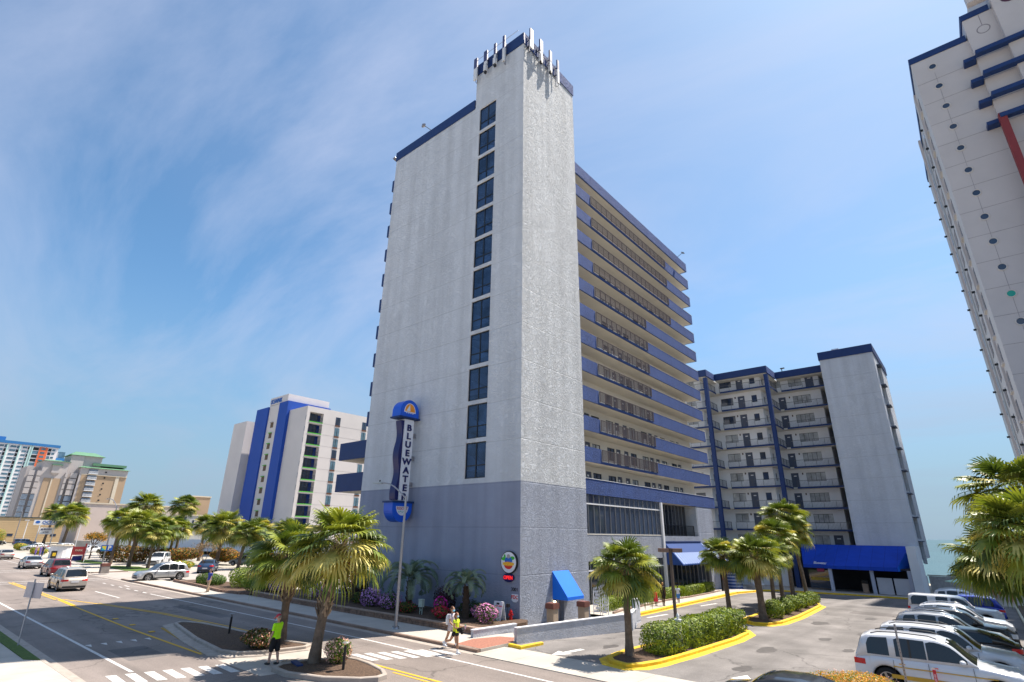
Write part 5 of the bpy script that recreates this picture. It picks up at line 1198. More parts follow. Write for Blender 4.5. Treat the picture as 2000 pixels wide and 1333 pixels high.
# ------------------------------------------------------------------ foliage
LEAF1 = leafy('palm_leaf_green', (0.33, 0.34, 0.045), 0.45, 0.0, 1.2, c2=(0.11, 0.17, 0.02))  # yellow-green frond tone, picked at random
LEAF2 = leafy('palm_leaf_yellow', (0.66, 0.56, 0.18), 0.5, 0.0, 2, c2=(0.38, 0.33, 0.06))
LEAF3 = leafy('palm_leaf_dark', (0.08, 0.12, 0.02), 0.5, 0.3, 2)
DEADL = mat('palm_dead_leaf', (0.32, 0.20, 0.10), 0.8, 0.3, 3)
BARK = mat('palm_bark', (0.20, 0.15, 0.11), 0.95, 0.0, 5, bump=0.9, bs=9, bd=0.05, c2=(0.11, 0.08, 0.06))
BOOT = mat('palm_boot', (0.34, 0.25, 0.17), 0.9, 0.3, 4)
def fan(mb, rg, org, dirv, size, pet, m_, seg, droop):
    """costapalmate leaf: petiole arching out, blade of many narrow drooping segments"""
    d = Vector(dirv).normalized(); side = d.cross(Vector((0, 0, 1)))
    if side.length < .05: side = Vector((1, 0, 0))
    side.normalize(); upn = side.cross(d).normalized()
    rl_ = Matrix.Rotation(rg.uniform(-.6, .6), 3, d); side = rl_ @ side; upn = rl_ @ upn
    p0 = Vector(org); p1 = p0+d*pet*.6+Vector((0, 0, .02)); p2 = p0+d*pet+Vector((0, 0, -.06*pet-droop*.12))
    w = .014
    mb.add([p0-side*w*1.6, p0+side*w*1.6, p1+side*w, p1-side*w, p2+side*w*.8, p2-side*w*.8], [(0, 1, 2, 3), (3, 2, 4, 5)], m_)
    d2 = (p2-p1).normalized()
    for i in range(seg):
        u = (i+.5)/seg*2-1; a = u*R(126)+rg.uniform(-.04, .04)
        sd = (d2*math.cos(a)+side*math.sin(a)+upn*(.16*abs(u)-.04)).normalized()
        ln = size*(1-.28*abs(u)**1.5)*rg.uniform(.88, 1.06)
        st = p2+d2*(.12*size*(1-abs(u)))
        wd = .024+.012*(1-abs(u))
        nrm = sd.cross(upn).normalized()
        a0 = st; a1 = st+sd*ln*.48+Vector((0, 0, -.04*ln*droop)); a2 = st+sd*ln*.8+Vector((0, 0, -.24*ln*droop)); a3 = st+sd*ln*(.97-.1*droop)+Vector((0, 0, -(.42+rg.uniform(0, .35))*ln*droop))
        f = upn*wd*.6
        mb.add([a0-nrm*wd*.5, a0+nrm*wd*.5, a1+nrm*wd*1.15+f, a1-nrm*wd*1.15+f*.2, a2+nrm*wd*.8, a2-nrm*wd*.8, a3], [(0, 1, 2, 3), (3, 2, 4, 5), (5, 4, 6)], m_)
def crown_mesh(seed, n=56, seg=26, rad=1.75, dead=8, dens=1.0):
    rg = random.Random(seed); mb = MB()
    for i in range(n):
        t = i/n; az = i*2.39996+rg.uniform(-.25, .25); el = 74-108*t**.95+rg.uniform(-14, 14)
        d = Vector((math.cos(az)*math.cos(R(el)), math.sin(az)*math.cos(R(el)), math.sin(R(el))))
        k = rg.random(); m_ = LEAF1 if k < .5 else LEAF2 if k < (.60 if t < .5 else .72) else LEAF3
        sz = rad*.54*rg.uniform(.8, 1.12)
        fan(mb, rg, (d.x*.1, d.y*.1, .05-.35*t), d, sz, rad*.48*rg.uniform(.8, 1.15), m_, seg, .2+.7*t**1.2+rg.uniform(0, .3))
    live = mb
    dd = MB()
    for i in range(dead):
        az = i*2.1+rg.uniform(-.4, .4); el = rg.uniform(-70, -35); d = Vector((math.cos(az)*math.cos(R(el)), math.sin(az)*math.cos(R(el)), math.sin(R(el))))
        fan(dd, rg, (d.x*.1, d.y*.1, -.35), d, rad*.36, rad*.22, DEADL, 10, 1.2)
    for i in range(12):
        az = i*.9; dd.path([(0, 0, -.5), (math.cos(az)*.2, math.sin(az)*.2, -.35), (math.cos(az)*.42, math.sin(az)*.42, -.42-.1*(i % 3))], [.02, .014, .006], BOOT, 4)
    return live, dd
CROWNS = []
for s_ in range(4):
    a, b = crown_mesh(11+s_); CROWNS.append((a, b))
CR_O = {}
def palm(label, x, y, h, R_=1.6, var=0, lean=(0, 0), tr=.17, boots=0.0, group='cabbage palms along the street', rot=0.0, base=None, tilt=0.0):
    z0 = gz(y) if base is None else base
    t = thing('palm_tree', (x, y, z0), label, 'palm tree', group); lx, ly = lean
    mb = MB(); n = 14; pts = []; rs = []
    for i in range(n+1):
        u = i/n; pts.append((lx*u**1.5, ly*u**1.5, h*u)); rs.append(tr*(1.35-.35*min(1, u*5))*(1-.18*u)*(1+.03*math.sin(i*2.3)))
    rs[-1] = tr*1.15; pts[0] = (0, 0, -.15)
    mb.path(pts, rs, BARK, 12)
    tk = mb.build('trunk', t)
    if boots:
        q = MB(); rg = random.Random(var+5); z_ = h*(1-boots); k = 0
        while z_ < h*.99:
            for j in range(4):
                a = k*.8+j*math.pi/2; u = z_/h; c = Vector((lx*u**1.5, ly*u**1.5, z_)); o = Vector((math.cos(a), math.sin(a), 0)); sd = Vector((-math.sin(a), math.cos(a), 0))*(1 if k % 2 else -1)
                r = tr*1.0; L_ = rg.uniform(.16, .34)*(1+.4*(u > .8))
                p0 = c+o*r*.95; p1 = p0+o*.05+sd*.09+Vector((0, 0, L_*.6)); p2 = p1+o*rg.uniform(.03, .13)+sd*.05+Vector((0, 0, L_*.5))
                q.path([p0, p1, p2], [.05, .035, .02], BOOT if rg.random() < .7 else BARK, 5)
            z_ += .13; k += 1
        q.build('leaf_base', tk)
    k = var % 4
    if k not in CR_O:
        a, b = CROWNS[k]; o = a.build('crown', t); d = b.build('dead_frond', o); CR_O[k] = (o, d)
    else:
        s = CR_O[k][0]; o = s.copy(); COL.objects.link(o); o.parent = t; d = CR_O[k][1].copy(); COL.objects.link(d); d.parent = o
    sc = R_/1.75; o.location = (lx, ly, h+.15); o.scale = (sc*1.08, sc*1.08, sc*rnd.uniform(.80, .92)); o.rotation_euler = (tilt, 0, rot)
    return t
G1 = 'cabbage palms on the traffic islands'; G2 = 'cabbage palms in the hotel lot islands'; G3 = 'cabbage palms along the far pavement'; G4 = 'cabbage palms beside the parked cars'
palm('cabbage palm on the left traffic island, behind the man in neon shirt', -4.65, -11.83, 3.7, 1.95, 0, (.1, -.1), .19, .55, G1, .4, .1)
palm('large cabbage palm on the nearer traffic island beside the flowering bush', .47, -13.16, 4.3, 2.1, 1, (.15, .5), .2, .62, G1, 1.9, .1)
palm('cabbage palm at the near end of the clipped hedge in the lot', 8.75, -3.3, 3.45, 1.55, 2, (0, 0), .16, .08, G2, 0, .1)
palm('slender cabbage palm between the two yellow kerbed islands', 6.5, 15.5, 4.0, 1.65, 3, (-.1, 0), .17, .06, G2, 1.0)
palm('thick cabbage palm at the near end of the second lot island', 8.85, 15.1, 4.0, 1.9, 0, (-.1, .1), .23, .08, G2, 2.0)
palm('leaning cabbage palm behind the thick one in the lot', 6.9, 21.5, 4.0, 1.6, 1, (-.5, 0), .15, .08, G2, 3.0)
palm('short cabbage palm midway along the second lot island', 8.0, 21.0, 4.3, 1.75, 2, (.1, .3), .16, .08, G2, 4.0)
palm('tall cabbage palm near the middle of the second lot island', 7.6, 25.0, 5.6, 1.8, 3, (.1, 0), .17, .08, G2, 5.0)
palm('tallest cabbage palm of the lot, at the back of the cluster', 7.3, 29.5, 7.4, 2.1, 0, (.1, 0), .19, .08, G2, 1.3)
palm('leaning cabbage palm at the far end of the second lot island', 8.2, 30.5, 6.3, 1.9, 1, (-.5, 0), .17, .08, G2, .2)
palm('cabbage palm right of the parked row, its crown over the far cars', 22.9, 9.0, 4.3, 2.3, 2, (-1.1, .3), .2, .15, G4, .7)
palm('tall cabbage palm cut off by the right edge of the photo', 23.2, 4.6, 7.0, 2.1, 3, (-.4, .6), .2, .2, G4, 2.7)
palm('cabbage palm beyond the first one at the right of the lot', 23.0, 15.5, 4.2, 2.1, 0, (-.9, 0), .19, .1, G4, 3.7)
palm('cabbage palm leaning in from the right edge above the nearest cars', 23.6, 2.2, 5.3, 2.0, 1, (-.8, .3), .2, .1, G4, 5)
palm('cabbage palm nearest the sea at the right of the lot', 23.4, 24.0, 4.4, 2.1, 2, (-.6, 0), .19, .1, G4, 5.5)
palm('cabbage palm right beside the blue P parking sign', -77.2, -.2, 6.16, 2.41, 0, (.3, 0), .2, 0, G3, .1)
palm('cabbage palm right of the one by the parking sign', -67.8, -.5, 5.51, 2.62, 1, (.4, 0), .22, 0, G3, 1.1)
palm('short cabbage palm in front of the white truck-like SUV', -64.2, .7, 4.43, 1.99, 2, (.2, 0), .18, 0, G3, 2.2)
palm('cabbage palm behind the white truck-like SUV', -74.7, 4.8, 5.29, 2.31, 3, (.3, 0), .2, 0, G3, 3.3)
palm('low drooping cabbage palm right of the white truck-like SUV', -77.5, 7.4, 5.29, 2.41, 0, (.3, .1), .2, 0, G3, 4.4)
palm('bushy cabbage palm left of the green hedge beside the driveway', -65.4, 9.9, 5.62, 3.04, 1, (.2, .1), .2, 0, G3, 5.5)
palm('leaning cabbage palm behind the walking man', -56.0, 8.8, 4.86, 2.41, 2, (.8, .2), .21, 0, G3, .5)
palm('cabbage palm against the base of the blue striped hotel', -60.0, 13.0, 5.18, 2.41, 3, (.2, 0), .2, 0, G3, 1.6)
palm('tall bare-trunked cabbage palm left of the lamp post with the banner', -84.0, 4.5, 8.64, 2.84, 1, (.4, 0), .24, 0, G3, 2.6)
palm('tallest cabbage palm rising behind the palm row', -79.5, 9.0, 8.96, 2.31, 2, (-.3, 0), .22, 0, G3, 2.9)
palm('full cabbage palm at the left end of the bronze hedge', -90, 3.5, 5.3, 2.21, 0, (.3, 0), .22, 0, G3, 1.2)
palm('cabbage palm behind the full one at the hedge end', -98, 7.5, 6.4, 2.38, 2, (.3, 0), .22, 0, G3, 2.2)
palm('cabbage palm in front of the cream hall, farther back', -110, 14, 7.0, 2.46, 3, (.2, 0), .24, 0, G3, .2)
palm('cabbage palm in front of the grey annexe', -88, 16, 6.2, 2.38, 1, (.2, 0), .24, 0, G3, 3.2)
palm('cabbage palm left of the bushy one by the ramp wall', -72, 12.5, 5.3, 2.3, 0, (.2, 0), .22, 0, G3, 4.2)
palm('cabbage palm at the foot of the blue stripes', -55, 14.5, 5.4, 2.13, 2, (.2, 0), .22, 0, G3, 5.2)
palm('lone leaning palm before the tan block building', -206, 14.5, 10.0, 3.6, 3, (2.2, .6), .36, 0, G3, 3.9)
palm('wide palm right of the OCEAN sign', -190, 16.2, 9.2, 4.6, 0, (1, .4), .4, 0, G3, 4.9)
palm('small round palm partly hidden behind the bushy one', -49.5, 12.5, 4.6, 2.0, 3, (0, 0), .2, 0, G3, 5.9)
palm('small palm beyond the slat fence by the sea', 18.8, 63.5, 1.6, 2.0, 1, (0, 0), .2, 0, 'palms by the sea', 5.9, gz(56))
# feather-leaved (pindo) palms against the grey wall
PIN = leafy('pindo_leaf', (0.11, 0.17, 0.115), 0.5, 0.35, 2); PIN2 = leafy('pindo_leaf_pale', (0.21, 0.27, 0.19), 0.5, 0.2, 2); PBARK = mat('pindo_bark', (0.075, 0.05, 0.035), 0.95, 0.3, 6, bump=0.9, bs=10, bd=0.05)
def pindo_crown(seed, n=30, L0=1.9):
    rg = random.Random(seed); mb = MB()
    for i in range(n):
        t = i/n; az = i*2.39996; el = R(78-75*t); ln = L0*rg.uniform(.85, 1.1); P = []; p = Vector((0, 0, 0)); n_ = 22
        a = el
        for k in range(n_+1):
            P.append(p.copy()); a -= (.02+.16*(k/n_)**1.2)*(1.0+.25*rg.random()); d = Vector((math.cos(az)*math.cos(a), math.sin(az)*math.cos(a), math.sin(a))); p = p+d*ln/n_
        m_ = PIN if rg.random() < .6 else PIN2
        for k in range(3, n_):
            d = (P[k+1]-P[k]).normalized(); sd = d.cross(Vector((0, 0, 1)))
            if sd.length < .1: sd = Vector((-math.sin(az), math.cos(az), 0))
            sd.normalize(); up = sd.cross(d)
            w = .38*math.sin(math.pi*min(.97, (k-1)/n_))**.6
            mb.add([P[k]-sd*.01, P[k]+sd*.01, P[k+1]+sd*.01, P[k+1]-sd*.01], [(0, 1, 2, 3)], m_)
            for s_ in (1, -1):
                for e in (0, .5):
                    b = P[k].lerp(P[k+1], e); tip = b+(sd*s_*.72+d*.62+up*.35).normalized()*w+Vector((0, 0, -.1*w)); md = b.lerp(tip, .5)+up*.03
                    mb.add([b-d*.016, b+d*.016, md+d*.018, md-d*.018, tip], [(0, 1, 2, 3), (3, 2, 4)], m_)
    return mb
pc = [None, None]
def pindo(label, x, y, h, R_, v, lean=(0, 0)):
    t = thing('pindo_palm', (x, y, .3), label, 'palm tree', 'feather-leaved palms against the grey wall')
    mb = MB(); n = 12; mb.path([(lean[0]*(i/n), lean[1]*(i/n), h*i/n-.05) for i in range(n+1)], [.17*(1.15-.25*i/n)*(1+.09*(i % 2)) for i in range(n+1)], PBARK, 11)
    tk = mb.build('trunk', t)
    q = MB(); rg = random.Random(v)
    for k in range(int(h/.12)):
        for j in range(3):
            a = k*1.3+j*2.09; z_ = .25+k*.12
            if z_ > h: continue
            o = Vector((math.cos(a), math.sin(a), 0)); c = Vector((lean[0]*z_/h, lean[1]*z_/h, z_)); q.path([c+o*.14, c+o*.2+Vector((0, 0, .08)), c+o*.23+Vector((0, 0, .17))], [.035, .03, .015], PBARK, 4)
    q.build('leaf_base', tk)
    if pc[v % 2] is None: pc[v % 2] = pindo_crown(3+v).build('crown', t); o = pc[v % 2]
    else: o = pc[v % 2].copy(); COL.objects.link(o); o.parent = t
    o.location = (lean[0], lean[1], h); o.scale = (R_/1.6,)*3; o.rotation_euler = (0, 0, v*1.3)
pindo('feather-leaved palm left of the lamp post, half hidden by the big cabbage palm', -13.4, -2.0, 1.8, 1.5, 0, (.05, 0))
pindo('widest feather-leaved palm, behind the lamp post', -7.5, -2.0, 1.75, 1.85, 1)
pindo('feather-leaved palm behind the two walking women', -2.4, -2.0, 1.75, 1.35, 2)

# leafy bushes: leaf-sized faces through a rounded volume
def leafmb(seed, rx, ry, rz, n, size, mats_, box=False, inner=0.55, up=0.0, lump=.14):
    rg = random.Random(seed); mb = MB(); ph = [rg.uniform(0, 6) for _ in range(6)]
    for i in range(n):
        while True:
            p = Vector((rg.uniform(-1, 1), rg.uniform(-1, 1), rg.uniform(-1, 1)))
            if box:
                q = max(abs(p.x), abs(p.y), abs(p.z)); 
                if q > inner+.35*(rg.random()): 
                    e = (abs(p.x)**5+abs(p.y)**5+abs(p.z)**5)**.2
                    if e < 1.04: break
            else:
                l = p.length
                if inner < l < 1: break
        k = 1+lump*(math.sin(p.x*5*rx/max(rx, ry)+ph[0])+math.sin(p.y*5+ph[1])+math.sin(p.z*4+ph[2]))*.5
        c = Vector((p.x*rx*k, p.y*ry*k, p.z*rz*k+rz))
        if c.z < .02: c.z = .02+rg.random()*.1
        nn = (p.normalized()+Vector((rg.uniform(-1, 1), rg.uniform(-1, 1), rg.uniform(-.6, 1)))*.8).normalized()
        a = nn.cross(Vector((rg.uniform(-1, 1), rg.uniform(-1, 1), rg.uniform(-1, 1)))).normalized(); b = nn.cross(a)
        s = size*rg.uniform(.6, 1.25); m_ = mats_[0][0]; u = rg.random(); 
        for mm_, pr_ in mats_:
            if u < pr_: m_ = mm_; break
            u -= pr_
        mb.add([c-a*s, c-b*s*.45, c+a*s, c+b*s*.45], [(0, 1, 2, 3)], m_)
    return mb
L_BRT = leafy('leaf_bright', (0.22, 0.28, 0.02), 0.55, 0.25, 3); L_MID = leafy('leaf_mid', (0.10, 0.17, 0.018), 0.6, 0.25, 3); L_DRK = leafy('leaf_deep', (0.025, 0.05, 0.01), 0.7, 0.25, 3)  # yellow-green, mid and deep leaf tones, mixed at random
L_RED = leafy('leaf_bronze', (0.22, 0.09, 0.02), 0.6, 0.3, 3); L_ORG = leafy('leaf_orange', (0.62, 0.29, 0.02), 0.6, 0.25, 3); L_PUR = mat('leaf_maroon', (0.04, 0.008, 0.012), 0.7, 0.3, 3)
F_PNK = mat('petal_pink', (0.72, 0.24, 0.50), 0.6, 0.2, 3); F_LIL = mat('petal_lilac', (0.55, 0.27, 0.60), 0.6, 0.2, 3); F_RED = mat('petal_red', (0.65, 0.015, 0.06), 0.6, 0.2, 3); F_MAG = mat('petal_magenta', (0.75, 0.03, 0.42), 0.6, 0.2, 3); F_PCH = mat('petal_peach', (0.80, 0.42, 0.33), 0.6, 0.2, 3)
TWIG = mat('twig', (0.12, 0.075, 0.05), 0.9, 0.2, 5)
def bush(name, label, cat, x, y, rx, ry, rz, n, size, mats_, group=None, flowers=None, box=False, base=None, seed=None, rz_=0, lump=.14, inner=.5):
    z0 = (gz(y) if base is None else base); t = thing(name, (x, y, z0), label, cat, group, rz_); sd = seed or int(abs(x*37+y*11))+3
    leafmb(sd, rx, ry, rz, n, size, mats_, box, inner, lump=lump).build('foliage', t)
    q = MB(); rg = random.Random(sd)
    for i in range(7):
        a = rg.uniform(0, 6.28); r = rg.uniform(.3, .7); e = (rx*r*math.cos(a), ry*r*math.sin(a), rz*rg.uniform(.9, 1.5)); q.path([(e[0]*.3, e[1]*.3, -.03), (e[0]*.6, e[1]*.6, e[2]*.5), e], [.02, .014, .006], TWIG, 5)
    q.build('stem', t)
    if flowers: leafmb(sd+1, rx*1.02, ry*1.02, rz*1.03, flowers[1], flowers[2], [(flowers[0], 1.0)], box, .9, lump=lump).build('blossom', t)
    return t
HG = [(L_BRT, .5), (L_MID, .35), (L_DRK, .15)]
hg = 'clipped bushes of the near lot island'
for i, (y, ry, lb) in enumerate(((-1.3, 1.25, 'big clipped green bush right of the palm trunk, nearest on the island'), (1.6, 1.4, 'second clipped green bush on the near lot island'), (4.3, 1.3, 'third clipped green bush on the near lot island'), (6.9, 1.2, 'farthest clipped green bush on the near lot island'))):
    bush('hedge_bush', lb, 'bush', 9.45-(i == 3)*.1, y, .78, ry, .58, 5200, .062, HG, hg, box=True, base=gz(y)+.1, lump=.06)
hb = 'small clipped bushes of the second lot island'
for (x, y, r_, lb) in ((9.2, 16.3, .8, 'round clipped bush by the thick palm on the second island'), (9.1, 19.4, .75, 'second round bush of the back island'), (9.0, 22.6, .75, 'third round bush of the back island'), (8.9, 26, .75, 'fourth round bush of the back island'), (8.7, 29.3, .7, 'fifth round bush, at the tip of the back island')):
    bush('hedge_bush', lb, 'bush', x, y, r_, r_*1.35, .58, 2300, .07, HG, hb, base=gz(y)+.1)
hc = 'low box hedges along the storefront'
for (x, y0, y1, lb) in ((-.3, 9.3, 11.6, 'low box hedge nearest the white gate'), (-.95, 12.6, 17.2, 'long low box hedge left of the woman in black'), (-1.5, 18.1, 20.0, 'short low box hedge behind the girl in red'), (-1.55, 21.6, 26.2, 'low box hedge right of the white column'), (-1.9, 27.2, 31.9, 'long low box hedge under the striped awning'), (-2.6, 33.6, 36.4, 'farthest low box hedge by the entrance')):
    bush('box_hedge', lb, 'hedge', x, (y0+y1)/2, .5, (y1-y0)/2, .45, int(900*(y1-y0)), .065, [(L_BRT, .7), (L_MID, .3)], hc, box=True, base=gz(y0)+.12, lump=.05)
MB().box(-.15, 0.0, -14, 14, 0, .14, KR)
ek = MB(); kerb(ek, [(.9, 9.0), (.3, 11.8), (-.3, 17.5), (-.85, 21), (-.95, 26), (-1.4, 32), (-1.95, 36.8)], .14, .08, .24, KR, gz); ed = tag(ek.build('bed_edging'), None, None, None, 'structure')
# flower bed
bush('azalea', 'lilac azalea at the left end of the walled bed', 'flowering bush', -23.0, -2.6, .85, .7, .5, 1300, .06, [(L_DRK, .5), (L_MID, .5)], 'azaleas in the walled bed', (F_LIL, 900, .075), base=.3)
bush('azalea', 'wide lilac azalea seen between the two island palm trunks', 'flowering bush', -17.6, -2.6, 1.7, .7, .55, 1900, .06, [(L_DRK, .5), (L_MID, .5)], 'azaleas in the walled bed', (F_LIL, 1300, .075), base=.3)
bush('maroon_shrub', 'dark maroon round shrub right of the big palm trunk', 'shrub', -14.6, -1.3, 1.5, 1.0, .85, 3600, .06, [(L_PUR, 1)], 'maroon shrubs in the walled bed', base=.3)
bush('azalea', 'lilac azalea left of the street lamp', 'flowering bush', -10.6, -2.6, .8, .6, .55, 1200, .06, [(L_DRK, .5), (L_MID, .5)], 'azaleas in the walled bed', (F_LIL, 800, .07), base=.3)
bush('azalea', 'pale lilac azalea right behind the street lamp', 'flowering bush', -8.5, -2.7, .85, .6, .5, 1300, .06, [(L_DRK, .4), (L_MID, .6)], 'azaleas in the walled bed', (F_LIL, 520, .07), base=.3)
bush('azalea', 'low green azalea with few flowers left of the lilac ones', 'flowering bush', -12.2, -2.3, .8, .6, .4, 1300, .06, [(L_DRK, .5), (L_RED, .2), (L_MID, .3)], 'azaleas in the walled bed', base=.3)
bush('maroon_shrub', 'dark maroon round shrub behind the utility box', 'shrub', -5.2, -1.0, .85, .7, .75, 2400, .055, [(L_PUR, 1)], 'maroon shrubs in the walled bed', base=.3)
bush('azalea', 'red flowering azalea at the low left of the utility box', 'flowering bush', -6.6, -2.9, .8, .5, .32, 1300, .05, [(L_DRK, .5), (L_MID, .3), (L_RED, .2)], 'azaleas in the walled bed', (F_RED, 90, .05), base=.3)
bush('azalea', 'magenta azalea left of the walking women', 'flowering bush', -4.2, -2.3, .5, .4, .5, 800, .05, [(L_DRK, .4), (L_MID, .6)], 'azaleas in the walled bed', (F_MAG, 500, .06), base=.3)
bush('azalea', 'red azalea just behind the woman with the backpack', 'flowering bush', -3.4, -3.0, .55, .4, .35, 800, .05, [(L_DRK, .4), (L_MID, .6)], 'azaleas in the walled bed', (F_RED, 450, .055), base=.3)
bush('azalea', 'dark leafy azalea at the foot of the last feather palm', 'flowering bush', -2.6, -1.2, 1.3, .5, .45, 1800, .055, [(L_DRK, .6), (L_MID, .4)], 'azaleas in the walled bed', (F_LIL, 60, .05), base=.3)
bush('azalea', 'pink azalea in front of the white sandwich board', 'flowering bush', -.55, -2.3, .85, .55, .48, 1600, .05, [(L_DRK, .3), (L_MID, .7)], 'azaleas in the walled bed', (F_PNK, 620, .06), base=.3)
# other bushes
bush('hawthorn_bush', 'low bronze leaved bush on the left traffic island', 'bush', -3.7, -13.3, .95, .75, .38, 2600, .055, [(L_DRK, .35), (L_RED, .4), (L_MID, .2), (F_PCH, .05)], None, (F_PCH, 120, .04), base=.12)
bush('hawthorn_bush', 'round peach flowering bush on the nearer traffic island', 'bush', 1.25, -12.65, .52, .5, .45, 1700, .05, [(L_MID, .5), (L_BRT, .3), (L_DRK, .2)], None, (F_PCH, 560, .045), base=.12)
bush('orange_hedge', 'orange tipped hedge beside the nearest white SUV', 'hedge', 17.35, -4.75, 1.45, 1.15, .47, 11000, .035, [(L_ORG, .62), (L_BRT, .16), (L_MID, .22)], None, (F_PCH, 500, .022), box=False, base=.05, lump=.12)
bush('round_bush', 'big bright green bush right of the walking man', 'bush', -24.9, -3.0, 1.9, 1.3, .75, 5200, .075, [(L_BRT, .7), (L_MID, .3)], 'bushes by the walking man', base=.1)
bush('round_bush', 'bright green bush behind the walking man', 'bush', -29.6, -2.2, 2.0, 1.4, .85, 5200, .075, [(L_BRT, .6), (L_MID, .4)], 'bushes by the walking man', base=.1)
bush('round_bush', 'grey green low bush left of the walking man', 'bush', -34.5, -3.2, 2.6, 1.2, .5, 5000, .07, [(L_MID, .6), (L_DRK, .4)], 'bushes by the walking man', base=.05)
for (x, y, rx, ry, rz, lb) in ((-80, 3.4, 7.0, 1.3, 1.25, 'dark bronze hedge behind the parking sign'), (-79.5, 9.5, 1.8, 4.0, 1.15, 'bronze hedge behind the white truck-like SUV'), (-74, 14.5, 4, 2.0, 1.1, 'orange green hedge right of the low drooping palm'), (-60, 16.5, 6, 2.0, .9, 'orange hedge at the foot of the blue striped hotel palms')):
    bush('bronze_hedge', lb, 'hedge', x, y, rx, ry, rz, 6500, .14, [(L_RED, .42), (L_DRK, .33), (L_ORG, .13), (L_MID, .12)], 'bronze hedges of the left lot', base=0, rz_=R(35) if x < -75 and y < 5 else 0)
for (x, y, rx, ry, rz, lb) in ((-60.5, 3.5, 2.4, 1.2, .5, 'orange and green low bush behind the silver crossover'), (-120, -1.2, 5, 1.1, .6, 'low green verge bush by the far pedestrians'), (-150, 0.5, 4, 1.2, .7, 'low green bush left of the far pedestrians'), (-212, 4, 3, 2, 2.2, 'dark shrub at the corner of the tan block building')):
    bush('verge_bush', lb, 'bush', x, y, rx, ry, rz, 2600, .15, [(L_BRT, .5), (L_ORG, .2), (L_MID, .3)], None, base=0)
gv = MB(); gv.prism([(-72, -1.0), (-70, -2.6), (-60, -2.9), (-57.5, -1.2), (-60, .4), (-68, .8)], 0, .05, GRASS); tag(gv.build('grass_patch'), None, None, None, 'stuff')
gv = MB(); gv.prism([(-95, -1.6), (-82, -2.4), (-78, -1.2), (-82, .2), (-95, .2)], 0, .05, GRASS); tag(gv.build('grass_patch'), None, None, None, 'stuff')
# broad leafless-brown street tree and thin young tree
def broadtree(label, x, y, h, cr, n, mats_, size, tw=.16):
    t = thing('street_tree', (x, y, 0), label, 'tree'); q = MB(); rg = random.Random(int(x*3)); tips = []
    def br(p, d, l, r, dep):
        e = p+d*l; q.path([p, p.lerp(e, .5)+Vector((rg.uniform(-.06, .06),)*3)*l, e], [r, r*.85, r*.65], TWIG, 6)
        if dep == 0: tips.append(e); return
        for _ in range(3): br(e, (d+Vector((rg.uniform(-1, 1), rg.uniform(-1, 1), rg.uniform(-.15, .8)))*.75).normalized(), l*.7, r*.6, dep-1)
    br(Vector((0, 0, -.1)), Vector((.05, 0, 1)), h*.34, tw, 4); q.build('trunk', t)
    mb = MB()
    for e in tips:
        for _ in range(n):
            c = e+Vector((rg.gauss(0, 1), rg.gauss(0, 1), rg.gauss(0, .8)))*cr*.2; a = Vector((rg.uniform(-1, 1), rg.uniform(-1, 1), rg.uniform(-1, 1))).normalized(); b = a.cross(Vector((rg.uniform(-1, 1), rg.uniform(-1, 1), rg.uniform(-1, 1)))).normalized()
            m_ = mats_[0] if rg.random() < .6 else mats_[1]; mb.add([c-a*size, c-b*size*.5, c+a*size, c+b*size*.5], [(0, 1, 2, 3)], m_)
    mb.build('crown', t)
BRN = mat('leaf_brown', (0.19, 0.14, 0.07), 0.8, 0.3, 2); BRN2 = mat('leaf_olive', (0.13, 0.12, 0.03), 0.8, 0.3, 2)
broadtree('wide brown leaved street tree left of the parking sign', -108, 8.0, 7.2, 3.0, 40, (BRN, BRN2), .14, .25)
broadtree('small olive tree in front of the maroon sign', -96, 1.5, 4.2, 1.6, 30, (BRN2, L_ORG), .1, .14)
broadtree('thin young bare tree between the driveway and the hedge', -51.2, 2.4, 3.6, 1.4, 9, (BRN, DEADL), .07, .07)

# ------------------------------------------------------------------ walls and street furniture
BLK = mat('wall_block', (0.24, 0.15, 0.11), 0.95, 0.35, 4, bump=0.8, bs=14, bd=0.03)
WB = thing('bed_wall', (0, 0, 0), 'low brown block retaining wall along the flower bed by the pavement', 'wall')
q = MB(); rg = random.Random(3)
pts_ = [(-23.7, -1.0), (-23.9, -3.6), (-23.3, -4.35), (-17.4, -4.5), (-11.5, -4.5), (-5.5, -4.42), (1.0, -4.35)]
for (xa, ya), (xb, yb) in zip(pts_, pts_[1:]):
    L0 = math.hypot(xb-xa, yb-ya); d = Vector((xb-xa, yb-ya, 0))/L0; nn = Vector((-d.y, d.x, 0)); n = max(1, round(L0/.3))
    for k, z_ in enumerate((.11, .25)):
        for i in range(n):
            c = Vector((xa, ya, 0))+d*(L0*(i+.5+(.0 if k else .0))/n); w = L0/n/2-.008
            q.obox(c+nn*rg.uniform(-.012, .012)+Vector((0, 0, z_+.065)), d*w, nn*.11, (0, 0, .062), BLK)
    q.obox((Vector((xa, ya, 0))+Vector((xb, yb, 0)))/2+Vector((0, 0, .405)), d*(L0/2), nn*.14, (0, 0, .028), mat('block_cap', (0.32, 0.23, 0.18), 0.95, 0.2, 3))
q.build('block_course', WB)
WB2 = thing('bed_wall', (0, 0, 0), 'short brown block wall around the round green bushes', 'wall')
q = MB(); pts_ = [(-40, -4.35), (-33, -4.6), (-27.6, -5.1), (-24.7, -4.7), (-24.4, -3.2)]
for (xa, ya), (xb, yb) in zip(pts_, pts_[1:]):
    L0 = math.hypot(xb-xa, yb-ya); d = Vector((xb-xa, yb-ya, 0))/L0; nn = Vector((-d.y, d.x, 0)); n = max(1, round(L0/.3))
    for i in range(n): q.obox(Vector((xa, ya, 0))+d*(L0*(i+.5)/n)+Vector((0, 0, .2)), d*(L0/n/2-.01), nn*.1, (0, 0, .1), BLK)
q.build('block_course', WB2)
